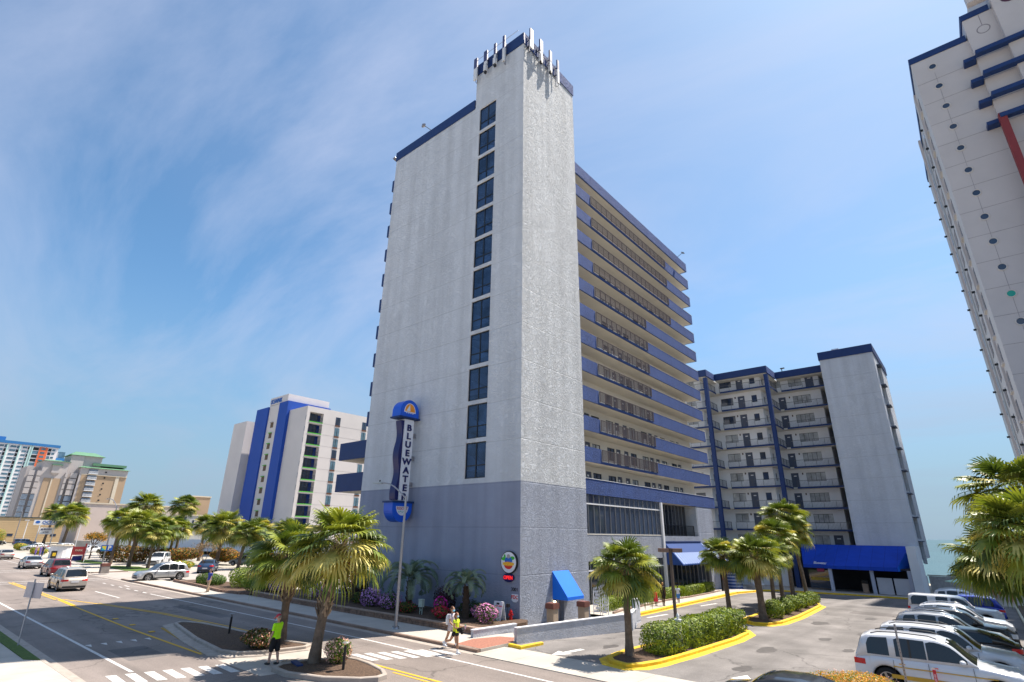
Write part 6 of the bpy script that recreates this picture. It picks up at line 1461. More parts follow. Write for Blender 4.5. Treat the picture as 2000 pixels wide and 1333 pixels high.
LOWM = stucco('pale_grey_stucco', (0.50, 0.52, 0.58), 0.6, 0.03, 2.6)
CAPM = mat('wall_coping', (0.62, 0.63, 0.68), 0.8, 0.05)
def lowwall(label, pts, h0, h1, w=.2, z=-.1, name='low_wall'):
    t = thing(name, (pts[0][0], pts[0][1], 0), label, 'wall'); ox, oy = pts[0]
    (xa, ya), (xb, yb) = pts; d = Vector((xb-xa, yb-ya)).normalized(); n_ = Vector((-d.y, d.x))*w/2
    P = [(-n_.x, -n_.y), (xb-ox-n_.x, yb-oy-n_.y), (xb-ox+n_.x, yb-oy+n_.y), (n_.x, n_.y)]
    zz_ = [h0, h1, h1, h0]; vs = [(x, y, z+gz(yb if i in (1, 2) else ya)) for i, (x, y) in enumerate(P)]+[(x, y, q_) for (x, y), q_ in zip(P, zz_)]
    m = MB(); m.add(vs, [(0, 1, 5, 4), (1, 2, 6, 5), (2, 3, 7, 6), (3, 0, 4, 7)], LOWM); m.build('wall', t)
    c = MB(); e = Vector((d.x, d.y))*.02
    vs = [(x*1.0+(1 if i in (1, 2) else -1)*e.x+(n_.x if i > 1 else -n_.x)*.2, y+(1 if i in (1, 2) else -1)*e.y+(n_.y if i > 1 else -n_.y)*.2, zz_[i]) for i, (x, y) in enumerate(P)]
    vs += [(a, b, c_+.045) for a, b, c_ in vs]; c.add(vs, [(0, 1, 5, 4), (1, 2, 6, 5), (2, 3, 7, 6), (3, 0, 4, 7), (4, 5, 6, 7), (3, 2, 1, 0)], CAPM); c.build('coping', t)
    return t
lowwall('grey stucco ramp wall with pale coping beside the driveway', [(3.3, -4.35), (5.05, 3.55)], .66, .72)
lowwall('short return of the grey ramp wall behind the first palm trunk', [(5.05, 3.75), (4.35, 5.6)], .74, .74)
lowwall('separate grey wall pier just past the ramp wall', [(3.75, 6.6), (3.55, 7.6)], 1.12, 1.1, .24)
lowwall('low grey wall closing the flower bed beside the brick pavers', [(1.15, -5.1), (1.5, -2.2)], .42, .44)
# white slatted gate
GT = thing('slatted_gate', (.12, 7.75, gz(7.7)+.1), 'white metal gate of broken horizontal slats at the corner of the grey wall', 'gate')
q = MB(); WM = mat('gate_white', (0.70, 0.70, 0.72), 0.5, 0.03)
q.box(0, .05, -.02, .02, 0, 1.62, WM); q.box(1.12, 1.17, -.02, .02, 0, 1.95, WM); q.box(.52, .56, -.02, .02, 0, 1.78, WM); q.box(.68, .72, -.02, .02, 0, 1.82, WM)
q.add([(0, -.02, 1.5), (1.17, -.02, 1.85), (1.17, -.02, 1.97), (0, -.02, 1.62), (0, .02, 1.5), (1.17, .02, 1.85), (1.17, .02, 1.97), (0, .02, 1.62)], [(0, 1, 2, 3), (7, 6, 5, 4), (3, 2, 6, 7), (0, 4, 5, 1)], WM)
q.build('gate_frame', GT)
q = MB()
for i in range(7):
    z_ = .15+i*.2
    for a, b in ((.06, .5), (.74, 1.1)):
        o_ = .1*(i % 2); q.box(a+o_, b-.08+o_*.5, -.012, .012, z_, z_+.11, WM)
    q.box(.06, 1.1, -.008, .008, z_+.14, z_+.165, WM)
q.build('slats', GT)
def streetlamp(name, label, x, y, h, pts, group, r=.09, base=0, head=None, m_=GREYM):
    t = thing(name, (x, y, base), label, 'street lamp', group)
    q = MB(); q.tube((0, 0, -.05), (0, 0, h), r, r*.6, m_, 12); q.build('pole', t)
    q = MB(); q.tube((0, 0, 0), (0, 0, .08), r*2.1, r*1.8, m_, 10)
    for a in range(4): q.tube((r*1.6*math.cos(a*1.57+.7), r*1.6*math.sin(a*1.57+.7), .05), (r*1.6*math.cos(a*1.57+.7), r*1.6*math.sin(a*1.57+.7), .13), .015, .015, BLACKM, 6)
    q.build('base_plate', t)
    q = MB(); q.path(pts, r*.42, m_, 8); a = q.build('arm', t)
    e = Vector(pts[-1]); d = (e-Vector(pts[-2])).normalized(); d.z *= .3; d.normalize()
    q = MB(); sd = d.cross(Vector((0, 0, 1))).normalized(); HL = mat('lamp_head', (0.42, 0.46, 0.48), 0.4, 0)
    q.obox(e+d*.3, d*.36, sd*.13, (0, 0, .035), HL); q.obox(e+d*.05, d*.18, sd*.08, (0, 0, .06), HL); q.ell(e+d*.1+Vector((0, 0, .12)), .05, .05, .06, BLACKM, 8, 6); q.build('lamp_head', t)
    return t
streetlamp('street_lamp', 'tall grey street lamp on the pavement in front of the blue hotel sign', -3.51, -6.09, 6.75, [(0, 0, 6.62), (-.5, 0, 6.95), (-1.1, 0, 7.3), (-1.6, 0, 7.5), (-2.1, 0, 7.58), (-2.5, 0, 7.6)], 'street lamps', .095, PZ)
sl = streetlamp('street_lamp', 'street lamp with a blue banner among the distant palm row', -81.0, -.2, 8.2, [(0, 0, 8.0), (-1.5, 0, 8.7), (-3, 0, 9.2), (-4.6, 0, 9.4), (-6, 0, 9.4)], 'street lamps', .13)
streetlamp('street_lamp', 'street lamp before the tan block building, tallest of three poles', -215, 8.6, 9.5, [(0, 0, 9.2), (-1, 0, 9.7), (-2.5, 0, 10), (-5, 0, 10.1)], 'street lamps', .16)
for (x, y, lb) in ((-248, 12.4, 'thin pole left of the tallest pole by the tan building'), (-230, 13.0, 'thin pole right of the tallest pole by the tan building')):
    t = thing('light_pole', (x, y, 0), lb, 'pole', 'thin poles by the tan building'); q = MB(); q.tube((0, 0, 0), (0, 0, 7.1), .14, .1, WHITE, 8); q.build('pole', t); MB().box(-.5, .5, -.9, .3, 7.1, 7.3, WHITE).build('lamp_head', t)
BN = thing('banner', (-80.95, .12, 6.0), 'blue and white banner hanging on the distant street lamp', 'banner'); MB().box(-.03, .03, 0, .75, 0, 1.5, SB).build('cloth', BN); MB().box(-.035, .035, .1, .6, -1.0, -.2, WHITE).build('lower_panel', BN)
PK = thing('parking_sign', (-80.8, -.2, 2.1), 'blue parking sign with a white P and a yellow palm patch on the lamp pole', 'sign')
MB().box(.1, .14, -.75, .75, -.42, .42, mat('parking_blue', (0.02, 0.10, 0.45), 0.5, 0)).build('plate', PK)
text('P', .8, (.155, .32, 0), RX, WHITE, PK, 'lettering', .01, .02)
q = MB(); q.add([(.15, -.62, -.3), (.15, -.1, -.3), (.15, -.1, .3), (.15, -.62, .3)], [(0, 1, 2, 3)], mat('patch_yellow', (0.7, 0.55, 0.05), 0.5, 0)); q.add([(.156, -.62, -.3), (.156, -.1, -.3), (.156, -.62, .1)], [(0, 1, 2)], mat('patch_teal', (0.05, 0.45, 0.5), 0.5, 0)); q.build('patch', PK)
# lot light with two box heads
LL = thing('lot_light', (6.1, 7.4, gz(7.4)), 'dark brown parking lot light post with two box heads', 'lamp post')
BRZ = mat('bronze_paint', (0.09, 0.065, 0.05), 0.5, 0.1); q = MB(); q.box(-.075, .075, -.075, .075, 0, 4.4, BRZ); q.build('pole', LL)
dd = Vector((cy_, sy_, 0))
for s_ in (1, -1):
    q = MB(); c = dd*s_*.42+Vector((0, 0, 4.28)); q.obox(c, dd*.3, Vector((-dd.y, dd.x, 0))*.17, (0, 0, .11), mat('head_brown', (0.20, 0.12, 0.09), 0.6, 0.1)); q.obox(c-Vector((0, 0, .115)), dd*.26, Vector((-dd.y, dd.x, 0))*.14, (0, 0, .01), mat('lens', (0.5, 0.48, 0.42), 0.3, 0)); q.build('lamp_head', LL)
# back of a sign at the lower left
BS = thing('road_sign', (-11.4, -20.12, PZ), 'grey blank back of a road sign on a leaning post at the lower left', 'sign'); q = MB(); q.tube((0, 0, 0), (-.35, 0, 2.6), .03, .03, GREYM, 8); q.build('post', BS)
SBK = mat('sign_back', (0.40, 0.38, 0.42), 0.5, 0.06, metal=0.3)
q = MB(); q.obox((-.3, .045, 2.15), Vector((.62, .18, 0)), Vector((-.004, .012, 0)), (.0, 0, .31), SBK); q.build('plate', BS)
# bollard lights on the islands
for (x, y, lb) in ((-7.8, -12.85, 'black bollard light with flat disc top on the left traffic island'), (2.35, -13.1, 'black bollard light with flat disc top beside the peach bush')):
    t = thing('bollard_light', (x, y, .12), lb, 'bollard', 'bollard lights on the traffic islands')
    MB().tube((0, 0, -.05), (0, 0, .78), .05, .05, BLACKM, 12).build('post', t)
    q = MB(); q.path([(0, 0, .76), (-.05, 0, .82), (-.08, 0, .9)], .012, BLACKM, 5); q.path([(0, 0, .76), (.05, 0, .82), (.08, 0, .9)], .012, BLACKM, 5); q.build('bracket', t)
    q = MB(); q.tube((0, 0, .9), (0, 0, .93), .14, .1, mat('disc_grey', (0.2, 0.2, 0.2), 0.4, 0), 16); q.build('disc', t)
# utility box on legs, backflow
UB = thing('utility_box', (-5.35, -2.8, .3), 'pale green utility box on thin legs in front of a maroon shrub', 'utility box'); UG = mat('utility_green', (0.42, 0.50, 0.44), 0.6, 0.08)
q = MB(); q.box(-.15, .15, -.1, .1, .42, .8, UG); q.box(-.17, .17, -.12, .12, .8, .84, UG); q.build('box', UB)
q = MB(); q.tube((-.1, 0, 0), (-.1, 0, .42), .025, .025, UG, 8); q.tube((.1, 0, 0), (.1, 0, .42), .025, .025, UG, 8); q.tube((-.1, 0, .25), (.1, 0, .25), .02, .02, UG, 8); q.build('legs', UB)
# hydrant
HY = thing('fire_hydrant', (-.25, -.5, .27), 'small red fire hydrant at the corner of the grey wall', 'hydrant'); HR = mat('hydrant_red', (0.55, 0.012, 0.015), 0.4, 0.1)
q = MB(); q.tube((0, 0, 0), (0, 0, .05), .13, .13, HR, 14); q.tube((0, 0, .05), (0, 0, .42), .085, .08, HR, 14); q.tube((0, 0, .42), (0, 0, .46), .105, .105, HR, 14); q.ell((0, 0, .46), .085, .085, .1, HR, 12, 8); q.tube((0, 0, .54), (0, 0, .6), .025, .025, HR, 6); q.build('body', HY)
q = MB(); q.tube((-.15, 0, .32), (.15, 0, .32), .045, .045, HR, 10); q.tube((0, 0, .3), (0, -.16, .3), .06, .06, HR, 10); q.build('nozzle', HY)
# sandwich board
SBD = thing('sandwich_board', (-.62, -1.1, .3), 'white sandwich board with black handle holes behind the pink azalea', 'sign'); q = MB()
PLW = mat('board_white', (0.74, 0.76, 0.8), 0.5, 0)
q.obox((0, -.15, .48), (.33, 0, 0), (0, .015, .004), (0, .1, .5), PLW); q.build('front_panel', SBD)
q = MB(); q.obox((0, .12, .48), (.33, 0, 0), (0, .015, -.004), (0, -.1, .5), PLW); q.build('back_panel', SBD)
q = MB(); q.obox((-.02, -.085, .86), (.11, 0, 0), (0, .004, 0), (0, .01, .05), BLACKM); q.build('handle_slot', SBD)
text('NOW HIRING', .085, (.06, -.115, .74), (R(79), 0, 0), RED, SBD, 'lettering', .003, .003)
PM = thing('path_lamp', (-.14, -.9, .27), 'small black box lamp on a thin post left of the hydrant', 'lamp'); MB().tube((0, 0, 0), (0, 0, .75), .018, .018, BLACKM, 8).build('post', PM); MB().box(-.1, .1, -.07, .07, .72, .9, BLACKM).build('lamp_head', PM)
# brown planters / bins behind the ramp wall
BRB = mat('bin_brown', (0.16, 0.06, 0.045), 0.7, 0.15)
for (x, y, lb) in ((1.3, 1.4, 'left brown bin behind the ramp wall by the side door'), (1.8, 3.9, 'right brown bin behind the ramp wall')):
    t = thing('litter_bin', (x, y, gz(y)), lb, 'bin', 'brown bins by the side entry'); q = MB(); q.box(-.24, .24, -.24, .24, 0, .95, mat('bin_tan', (0.35, 0.27, 0.2), 0.9, 0.15)); q.build('body', t); q = MB(); q.box(-.29, .29, -.3, .3, .95, 1.22, BRB); q.box(-.26, .26, -.27, .27, 1.22, 1.25, BRB); q.build('lid', t)
t = thing('litter_bin', (9.6, 52.2, gz(52)+.1), 'tan litter bin with dark lid between the arcade posts', 'bin'); MB().box(-.3, .3, -.3, .3, 0, 1.0, mat('bin_beige', (0.45, 0.33, 0.25), 0.8, 0.1)).build('body', t); MB().box(-.33, .33, -.33, .33, 1.0, 1.35, BLACKM).build('lid', t)
t = thing('litter_bin', (-55.9, -6.2, PZ), 'grey litter bin with brown lid on the pavement by the side driveway', 'bin'); MB().box(-.36, .36, -.4, .4, 0, .75, mat('bin_grey', (0.25, 0.22, 0.2), 0.9, 0.2)).build('body', t); MB().box(-.38, .38, -.42, .42, .75, 1.05, BRB).build('lid', t)
# white entrance bollard with finial on the hedge island
WBO = thing('white_bollard', (9.72, -.35, gz(-1)+.1), 'white square marker post with pointed finial and dark notice by the hedge', 'marker post')
q = MB(); q.box(-.1, .1, -.1, .1, -.1, 1.2, WHITE); q.box(-.13, .13, -.13, .13, 1.2, 1.24, WHITE); q.build('post', WBO)
q = MB(); q.box(-.104, .104, -.104, .104, .98, 1.12, mat('notice_dark', (0.03, 0.05, 0.09), 0.5, 0)); q.build('notice', WBO)
q = MB(); q.rings([[(r*math.cos(a*.5236), r*math.sin(a*.5236), z_) for a in range(12)] for r, z_ in ((.06, 1.24), (.05, 1.28), (.085, 1.34), (.06, 1.42), (.01, 1.52))], WHITE); q.build('finial', WBO)
# post with tag beside the nearest SUV
PP = thing('sign_post', (18.45, -2.9, 0), 'thin perforated metal post rising in front of the nearest SUV', 'post'); q = MB(); q.box(-.03, .03, -.02, .02, 0, 2.25, GREYM)
q.build('post', PP)
q = MB()
for i in range(22): q.box(-.01, .01, -.0245, -.0205, .1+i*.1, .125+i*.1, BLACKM)
q.build('holes', PP)
RT_ = thing('reserved_marker', (19.2, -2.35, 0), 'small red marker strip on a stake before the nearest SUV', 'sign'); MB().box(-.045, .045, -.006, .006, .42, .95, mat('marker_red', (0.55, 0.02, 0.03), 0.5, 0)).build('strip', RT_); MB().tube((0, .03, 0), (0, .03, .95), .012, .012, GREYM, 6).build('stake', RT_)
text('RESERVED', .07, (0, -.0075, .68), (R(90), R(-90), 0), WHITE, RT_, 'lettering', .001)
# umbrella and cart at the far end of the lot
t = thing('parasol', (19.0, 44.0, gz(44)), 'pale green flat parasol beyond the farthest parked car', 'parasol'); MB().tube((0, 0, 0), (0, 0, 2.2), .03, .03, GREYM, 8).build('pole', t)
q = MB(); q.rings([[(r*math.cos(a*.7854), r*math.sin(a*.7854), z_) for a in range(8)] for r, z_ in ((1.45, 2.05), (1.45, 2.1), (.05, 2.45))], mat('parasol_cloth', (0.45, 0.68, 0.52), 0.7, 0.05), smooth=False); q.build('canopy', t)
# marine statue and striped column by the entrance
t = thing('fish_statue', (-1.2, 45.5, gz(45)+.12), 'white leaping dolphin statue on a pale base beside the entrance', 'statue')
q = MB(); q.path([(1.5, -.1, .5), (.9, 0, .45), (.3, .05, .55), (-.1, 0, 1.0), (0, 0, 1.6), (.35, 0, 2.0), (.75, 0, 2.1)], [.05, .2, .3, .33, .28, .18, .06], WHITE, 12); q.path([(-.1, 0, 1.3), (-.45, 0, 1.45), (-.6, 0, 1.35)], [.16, .08, .02], WHITE, 8); q.path([(.0, .1, 1.0), (.3, .5, .8), (.35, .7, .65)], [.1, .07, .02], WHITE, 8); q.build('figure', t)
q = MB(); q.prism(arc(.4, 0, 1.0, 0, 330, 11), 0, .4, CONC); q.build('plinth', t)
t = thing('striped_column', (-2.6, 43.6, gz(43)+.12), 'round blue and white banded column beside the hotel entrance', 'column')
q = MB()
for k in range(9):
    z_ = k*.34; q.tube((0, 0, z_), (0, 0, z_+.2), .95, .95, mat('band_blue', (0.03, 0.07, 0.25), 0.6, 0.1), 20); q.tube((0, 0, z_+.2), (0, 0, z_+.34), .9, .9, STRW, 20)
q.build('shaft', t)
# entrance board with red and green papers
t = thing('notice_stand', (-1.9, 38.2, gz(38)+.12), 'dark arched stand with red and green notices at the entrance', 'stand'); q = MB(); q.box(-.1, .1, -.5, .5, 0, 2.6, BLACKM); q.build('frame', t)
q = MB(); q.box(.1, .12, -.4, -.1, 1.2, 1.8, RED); q.build('red_notice', t); q = MB(); q.box(.1, .12, .05, .35, 1.2, 1.8, mat('notice_green', (0.05, 0.4, 0.25), 0.6, 0)); q.build('green_notice', t); q = MB(); q.box(.1, .13, -.2, .2, 2.1, 2.35, WHITE); q.build('header', t)
# OCEAN roadside sign and maroon sign
t = thing('roadside_sign', (-193, 12.0, 0), 'white roadside sign reading OCEAN with a blue wave and a smaller panel below', 'sign')
q = MB(); q.box(-.15, .1, -3.4, 3.6, 5.6, 7.0, WHITE); q.build('top_panel', t); q = MB(); q.box(-.15, .1, -1.5, 1.5, 3.0, 4.9, WHITE); q.build('lower_panel', t)
q = MB(); q.tube((-.02, -1.8, 0), (-.02, -1.8, 5.6), .12, .12, WHITE, 8); q.tube((-.02, 1.8, 0), (-.02, 1.8, 5.6), .12, .12, WHITE, 8); q.build('posts', t)
LB = MATS['logo_blue']; text('OCEAN', 1.15, (.13, .55, 6.35), RX, LB, t, 'lettering', .02, .02); q = MB(); q.add([(.13, -2.5+.55*math.cos(a*.4), 6.4+.4*math.sin(a*.4)) for a in range(16)], [tuple(range(16))], LB); q.box(.12, .14, -1.0, 2.2, 5.72, 5.82, LB); q.build('wave_logo', t)
text('BURGERS', .62, (.13, 0, 4.4), RX, SN, t, 'lettering', .02, .015); text('& FRIES', .42, (.13, 0, 3.6), RX, SN, t, 'lettering', .02, .01)
MR = mat('maroon_board', (0.28, 0.03, 0.035), 0.7, 0.1)
t = thing('maroon_sign', (-87.3, -1.9, 0), 'maroon wooden sign board on posts near the parking sign', 'sign'); q = MB(); q.box(-.06, .06, -.95, .55, .95, 2.15, MR); q.build('board', t); q = MB(); q.box(-.08, .08, .5, .68, 0, 2.6, MR); q.box(-.08, .08, -1.05, -.9, 0, 2.3, MR); q.build('posts', t); q = MB(); q.box(.0, .05, -.8, .45, .1, .8, SN); q.build('lower_board', t)
text('PARK', .4, (.08, -.2, 1.6), RX, CRM, t, 'lettering', .005)
t = thing('newspaper_box', (-98, -3.0, PZ), 'dark newspaper box with a yellow panel by the maroon sign', 'newspaper box'); MB().box(-.3, .3, -.35, .35, 0, 1.15, BLACKM).build('body', t); MB().box(.3, .32, -.22, .22, .35, .85, YELP).build('panel', t)
for (x, y, h, lb) in ((-83.5, -2.0, 2.6, 'thin bare sign pole between the maroon sign and the parking sign'), (-113, 2.8, 5.5, 'slim pale pole by the far pedestrians')):
    t = thing('bare_pole', (x, y, 0), lb, 'pole'); MB().tube((0, 0, 0), (0, 0, h), .05, .05, WHITE, 8).build('pole', t)
t = thing('monument_sign', (-101, -1.6, 0), 'white rounded monument wall at the corner of the far lot', 'sign'); MB().prism(arc(0, 0, 1.5, 0, 340, 16), 0, 2.0, WHITE).build('drum', t); MB().prism(arc(0, 0, 1.7, 0, 340, 16), 2.0, 2.12, CRM).build('coping', t)
# litter board lying on the near island
t = thing('fallen_board', (.25, -13.75, .16), 'dark flat board lying in the mulch at the foot of the big palm', 'board'); MB().obox((0, 0, 0), (.42, -.1, 0), (.03, .1, 0), (0, 0, .03), NAVY).build('board', t)
t = thing('spiky_plant', (-7.7, -23.2, PZ), 'reddish spiky plant at the lower left corner of the photo', 'plant'); q = MB(); rg = random.Random(4)
for i in range(26):
    a = rg.uniform(0, 6.3); e = rg.uniform(.5, 1.3); d = Vector((math.cos(a)*math.cos(e), math.sin(a)*math.cos(e), math.sin(e))); s_ = d.cross(Vector((0, 0, 1))).normalized()*.03; q.add([-s_, s_, d*.6+s_, d*.6-s_, d*1.1+Vector((0, 0, -.1))], [(0, 1, 2, 3), (3, 2, 4)], L_RED if i % 2 else L_BRT)
q.build('leaf', t)

# ------------------------------------------------------------------ people
def realize(mb, name, parent, vox, smooth=2):
    o = mb.build('tmp'); md = o.modifiers.new('r', 'REMESH'); md.mode = 'VOXEL'; md.voxel_size = vox; md.use_smooth_shade = True
    if smooth: s = o.modifiers.new('s', 'SMOOTH'); s.iterations = smooth; s.factor = .5
    dg = bpy.context.evaluated_depsgraph_get(); dg.update()
    me = bpy.data.meshes.new_from_object(o.evaluated_get(dg)); me.materials.clear(); me.materials.append(mb.mats[0]); me.name = name
    old = o.data; bpy.data.objects.remove(o); bpy.data.meshes.remove(old)
    n = bpy.data.objects.new(name, me); COL.objects.link(n); n.parent = parent; return n
def limb(mb, pts, rs, m_, n=12): mb.path(pts, rs, m_, n); [mb.ell(p, r*.99, r*.99, r*.99, m_, 10, 8) for p, r in zip(pts, rs)]
def torso(mb, secs, m_, lean=0):
    mb.rings([[(cx+rx*math.cos(a*math.pi/10), ry*math.sin(a*math.pi/10), z_) for a in range(20)] for z_, rx, ry, cx in secs], m_)
def person(label, loc, head, h, skin, top, bottom, hair, legs, arms, vox=.012, female=False, shorts=.5, sleeves=.55, shirt_len=.9, cap=None, mask=None, belly=0.0, extras=None, dress=None, longhair=False, shoes=None, socks=None, pitch=0, group=None):
    k = h/1.75; t = thing('person', loc, label, 'person', group, head); t.scale = (k,)*3
    SK = mat('skin_'+skin[0], skin[1], 0.6, 0.05, 3)
    sw_ = .165 if female else .19; hw = .09
    def leg(sd, th, kn):
        hp = Vector((0, sd*hw, .92)); d1 = Vector((math.sin(R(th)), 0, -math.cos(R(th)))); kp = hp+d1*.43; a2 = th-kn
        d2 = Vector((math.sin(R(a2)), 0, -math.cos(R(a2)))); an = kp+d2*.41; return hp, kp, an, d2
    L_ = [leg(1, *legs[0]), leg(-1, *legs[1])]
    low = min(l[2].z for l in L_); dz = .075-low
    L_ = [tuple([a+Vector((0, 0, dz)), b+Vector((0, 0, dz)), c+Vector((0, 0, dz)), d]) for a, b, c, d in L_]
    Z = lambda z_: z_+dz
    b = MB(); by = belly
    secs = [(Z(.84), .10, .15, 0), (Z(.93), .115+by*.5, .165, by*.3), (Z(1.05), .10+by, .145+by*.4, by*.5), (Z(1.2), .105+by*.7, .15+by*.2, by*.35), (Z(1.34), .11, sw_*.92, 0), (Z(1.42), .085, sw_*.85, -.01), (Z(1.47), .05, .07, -.01)]
    torso(b, secs, SK)
    b.path([(-.01, 0, Z(1.43)), (.005, 0, Z(1.5)), (.02, 0, Z(1.57))], [.055, .052, .055], SK)
    hc = Vector((.025, 0, Z(1.645))); rot = Matrix.Rotation(R(pitch), 3, 'Y')
    b.ell(hc, .098, .078, .118, SK, 16, 12, rot); b.ell(hc+rot @ Vector((.03, 0, -.06)), .062, .055, .06, SK, 12, 8, rot)
    b.ell(hc+rot @ Vector((.1, 0, -.015)), .018, .014, .026, SK, 8, 6, rot)
    for s_ in (1, -1): b.ell(hc+rot @ Vector((-.005, s_*.078, -.005)), .02, .012, .03, SK, 8, 6, rot)
    for (hp, kp, an, d2), sd in zip(L_, (1, -1)):
        limb(b, [hp, hp.lerp(kp, .5), kp, kp.lerp(an, .35), an], [.088, .075, .055, .058, .036], SK)
        b.path([an, an+Vector((.05, 0, -.045)), an+Vector((.16, 0, -.055))], [.038, .036, .022], SK)
    hands = []
    for sd, (ua, el, outw) in zip((1, -1), arms):
        sp_ = Vector((-.005, sd*sw_, Z(1.405))); d1 = Vector((math.sin(R(ua)), sd*math.sin(R(outw)), -math.cos(R(ua)))).normalized(); ep = sp_+d1*.285
        a2 = ua+el; d2 = Vector((math.sin(R(a2)), sd*math.sin(R(outw*.3))*.6, -math.cos(R(a2)))).normalized(); wp = ep+d2*.25
        limb(b, [sp_, sp_.lerp(ep, .5), ep, ep.lerp(wp, .4), wp], [.052, .045, .038, .037, .026], SK)
        pd = d2; side = Vector((0, 1, 0)); nrm = pd.cross(side).normalized(); pc_ = wp+pd*.05
        b.path([wp, wp+pd*.05, wp+pd*.085], [.027, .034, .03], SK)
        for j in range(4):
            fb = wp+pd*.08+nrm*(-.027+.018*j); c1_ = fb+pd*(.04-.004*abs(j-1))-side*sd*.01; c2_ = c1_+pd*.026-side*sd*.02; b.path([fb, c1_, c2_], [.0105, .0095, .008], SK, 6)
        th_ = wp+pd*.03+nrm*.03; b.path([th_, th_+pd*.03+nrm*.025, th_+pd*.055+nrm*.025-side*sd*.01], [.013, .011, .009], SK, 6)
        hands.append(wp+pd*.09)
    realize(b, 'body', t, vox)
    # face
    e = MB()
    for s_ in (1, -1): e.ell(hc+rot @ Vector((.09, s_*.03, .01)), .01, .012, .008, WHITE, 8, 6); e.ell(hc+rot @ Vector((.098, s_*.03, .01)), .005, .005, .005, BLACKM, 6, 4)
    e.build('eyes', t)
    if not mask:
        e = MB(); e.ell(hc+rot @ Vector((.095, 0, -.055)), .008, .024, .007, mat('lips', (0.35, 0.1, 0.09), 0.5, 0), 8, 6); e.build('mouth', t)
    HM = mat('hair_'+hair[0], hair[1], 0.6, 0.3, 20); q = MB()
    q.ell(hc+rot @ Vector((-.018, 0, .022)), .098, .086, .112, HM, 14, 10, rot)
    if longhair: q.path([hc+rot @ Vector((-.08, 0, .02)), hc+Vector((-.12, 0, -.08)), hc+Vector((-.11, 0, -.2))], [.06, .05, .025], HM, 10)
    q.build('hair', t)
    if cap:
        CM_ = mat('cap_'+cap[0], cap[1], 0.7, 0.05); q = MB(); q.ell(hc+rot @ Vector((-.008, 0, .05)), .108, .095, .085, CM_, 14, 8, rot); q.obox(hc+rot @ Vector((.135, 0, .045)), rot @ Vector((.06, 0, -.012)), Vector((0, .07, 0)), rot @ Vector((0, 0, .006)), mat('cap_brim', cap[2], 0.7, 0)); q.build('cap', t)
    if mask:
        q = MB(); q.ell(hc+rot @ Vector((.062, 0, -.05)), .055, .066, .052, mat('mask_'+mask[0], mask[1], 0.7, 0), 12, 8, rot); q.build('face_mask', t)
    TM = mat('top_'+top[0], top[1], 0.8, 0.06, 8); q = MB()
    s_len = shirt_len
    if dress: pass
    g_ = .018
    sc = [(max(z_, Z(s_len)), rx+g_, ry+g_, cx) for z_, rx, ry, cx in secs if z_ >= Z(s_len)-.06]
    if sc[0][0] > Z(s_len): sc = [(Z(s_len), sc[0][1]+.006, sc[0][2]+.004, sc[0][3])]+sc
    sc[-1] = (Z(1.462), .062, .085, -.01); torso(q, sc, TM)
    for sd, (ua, el, outw) in zip((1, -1), arms):
        sp_ = Vector((-.005, sd*sw_*.97, Z(1.405))); d1 = Vector((math.sin(R(ua)), sd*math.sin(R(outw)), -math.cos(R(ua)))).normalized(); q.ell(sp_, .066, .066, .066, TM); q.path([sp_, sp_+d1*.285*sleeves], [.068, .066], TM)
        if sleeves > 1:
            ep = sp_+d1*.285; a2 = ua+el; d2 = Vector((math.sin(R(a2)), 0, -math.cos(R(a2)))).normalized(); limb(q, [ep, ep+d2*.22], [.055, .042], TM)
    realize(q, 'shirt' if not dress else 'dress_top', t, max(vox, .012))
    BM_ = mat('bottom_'+bottom[0], bottom[1], 0.8, 0.05, 8); q = MB()
    if dress:
        q.rings([[(rx*math.cos(a*math.pi/10), ry*math.sin(a*math.pi/10)*(1+.06*(a % 2)), Z(z_)) for a in range(20)] for z_, rx, ry in ((.48, .25, .27), (.7, .2, .22), (.95, .14, .17), (1.05, .12, .155))], BM_); q.build('skirt', t)
    else:
        torso(q, [(Z(.8), .1, .15, 0), (Z(.9), .125+by*.5, .178, by*.3), (Z(1.0), .115+by*.8, .16+by*.3, by*.4)], BM_)
        for hp, kp, an, d2 in L_:
            if shorts <= 1: e_ = hp.lerp(kp, shorts); limb(q, [hp, e_], [.105, .105 if shorts > .6 else .098], BM_)
            else: limb(q, [hp, kp, kp.lerp(an, .95)], [.105, .082, .062], BM_)
        realize(q, 'trousers' if shorts > 1 else 'shorts', t, max(vox, .012))
    SM = mat('shoe_'+(shoes or ('dark', (0.03, 0.03, 0.03)))[0], (shoes or ('dark', (0.03, 0.03, 0.03)))[1], 0.6, 0)
    for hp, kp, an, d2 in L_:
        q = MB(); q.path([an+Vector((-.05, 0, -.045)), an+Vector((.03, 0, -.035)), an+Vector((.12, 0, -.05)), an+Vector((.19, 0, -.055))], [.035, .048, .042, .025], SM, 10)
        if socks: q.path([an+Vector((0, 0, -.02)), kp.lerp(an, .72)], [.047, .047], SM, 10)
        q.build('shoe', t)
    return t, hands, Z
WHS = ('white', (0.75, 0.76, 0.8)); TAN_ = ('tan', (0.42, 0.22, 0.13)); PALE = ('fair', (0.52, 0.30, 0.22)); DARKS = ('brown', (0.10, 0.045, 0.025))
BRH = ('brown', (0.10, 0.035, 0.015)); BKH = ('black', (0.012, 0.01, 0.01))
person('man in neon yellow shirt, red cap and black shorts looking down on the crossing', (-.97, -14.07, 0), R(200), 1.76, PALE, ('neon', (0.45, 0.95, 0.01)), ('black', (0.012, 0.012, 0.016)), ('grey', (0.25, 0.2, 0.18)),
       ((12, 8), (-8, 6)), ((4, 14, 6), (12, 16, 6)), .011, shorts=.92, cap=('red', (0.42, 0.03, 0.06), (0.5, 0.1, 0.13)), mask=('blue', (0.25, 0.6, 0.8)), belly=.035, pitch=24, sleeves=.75)
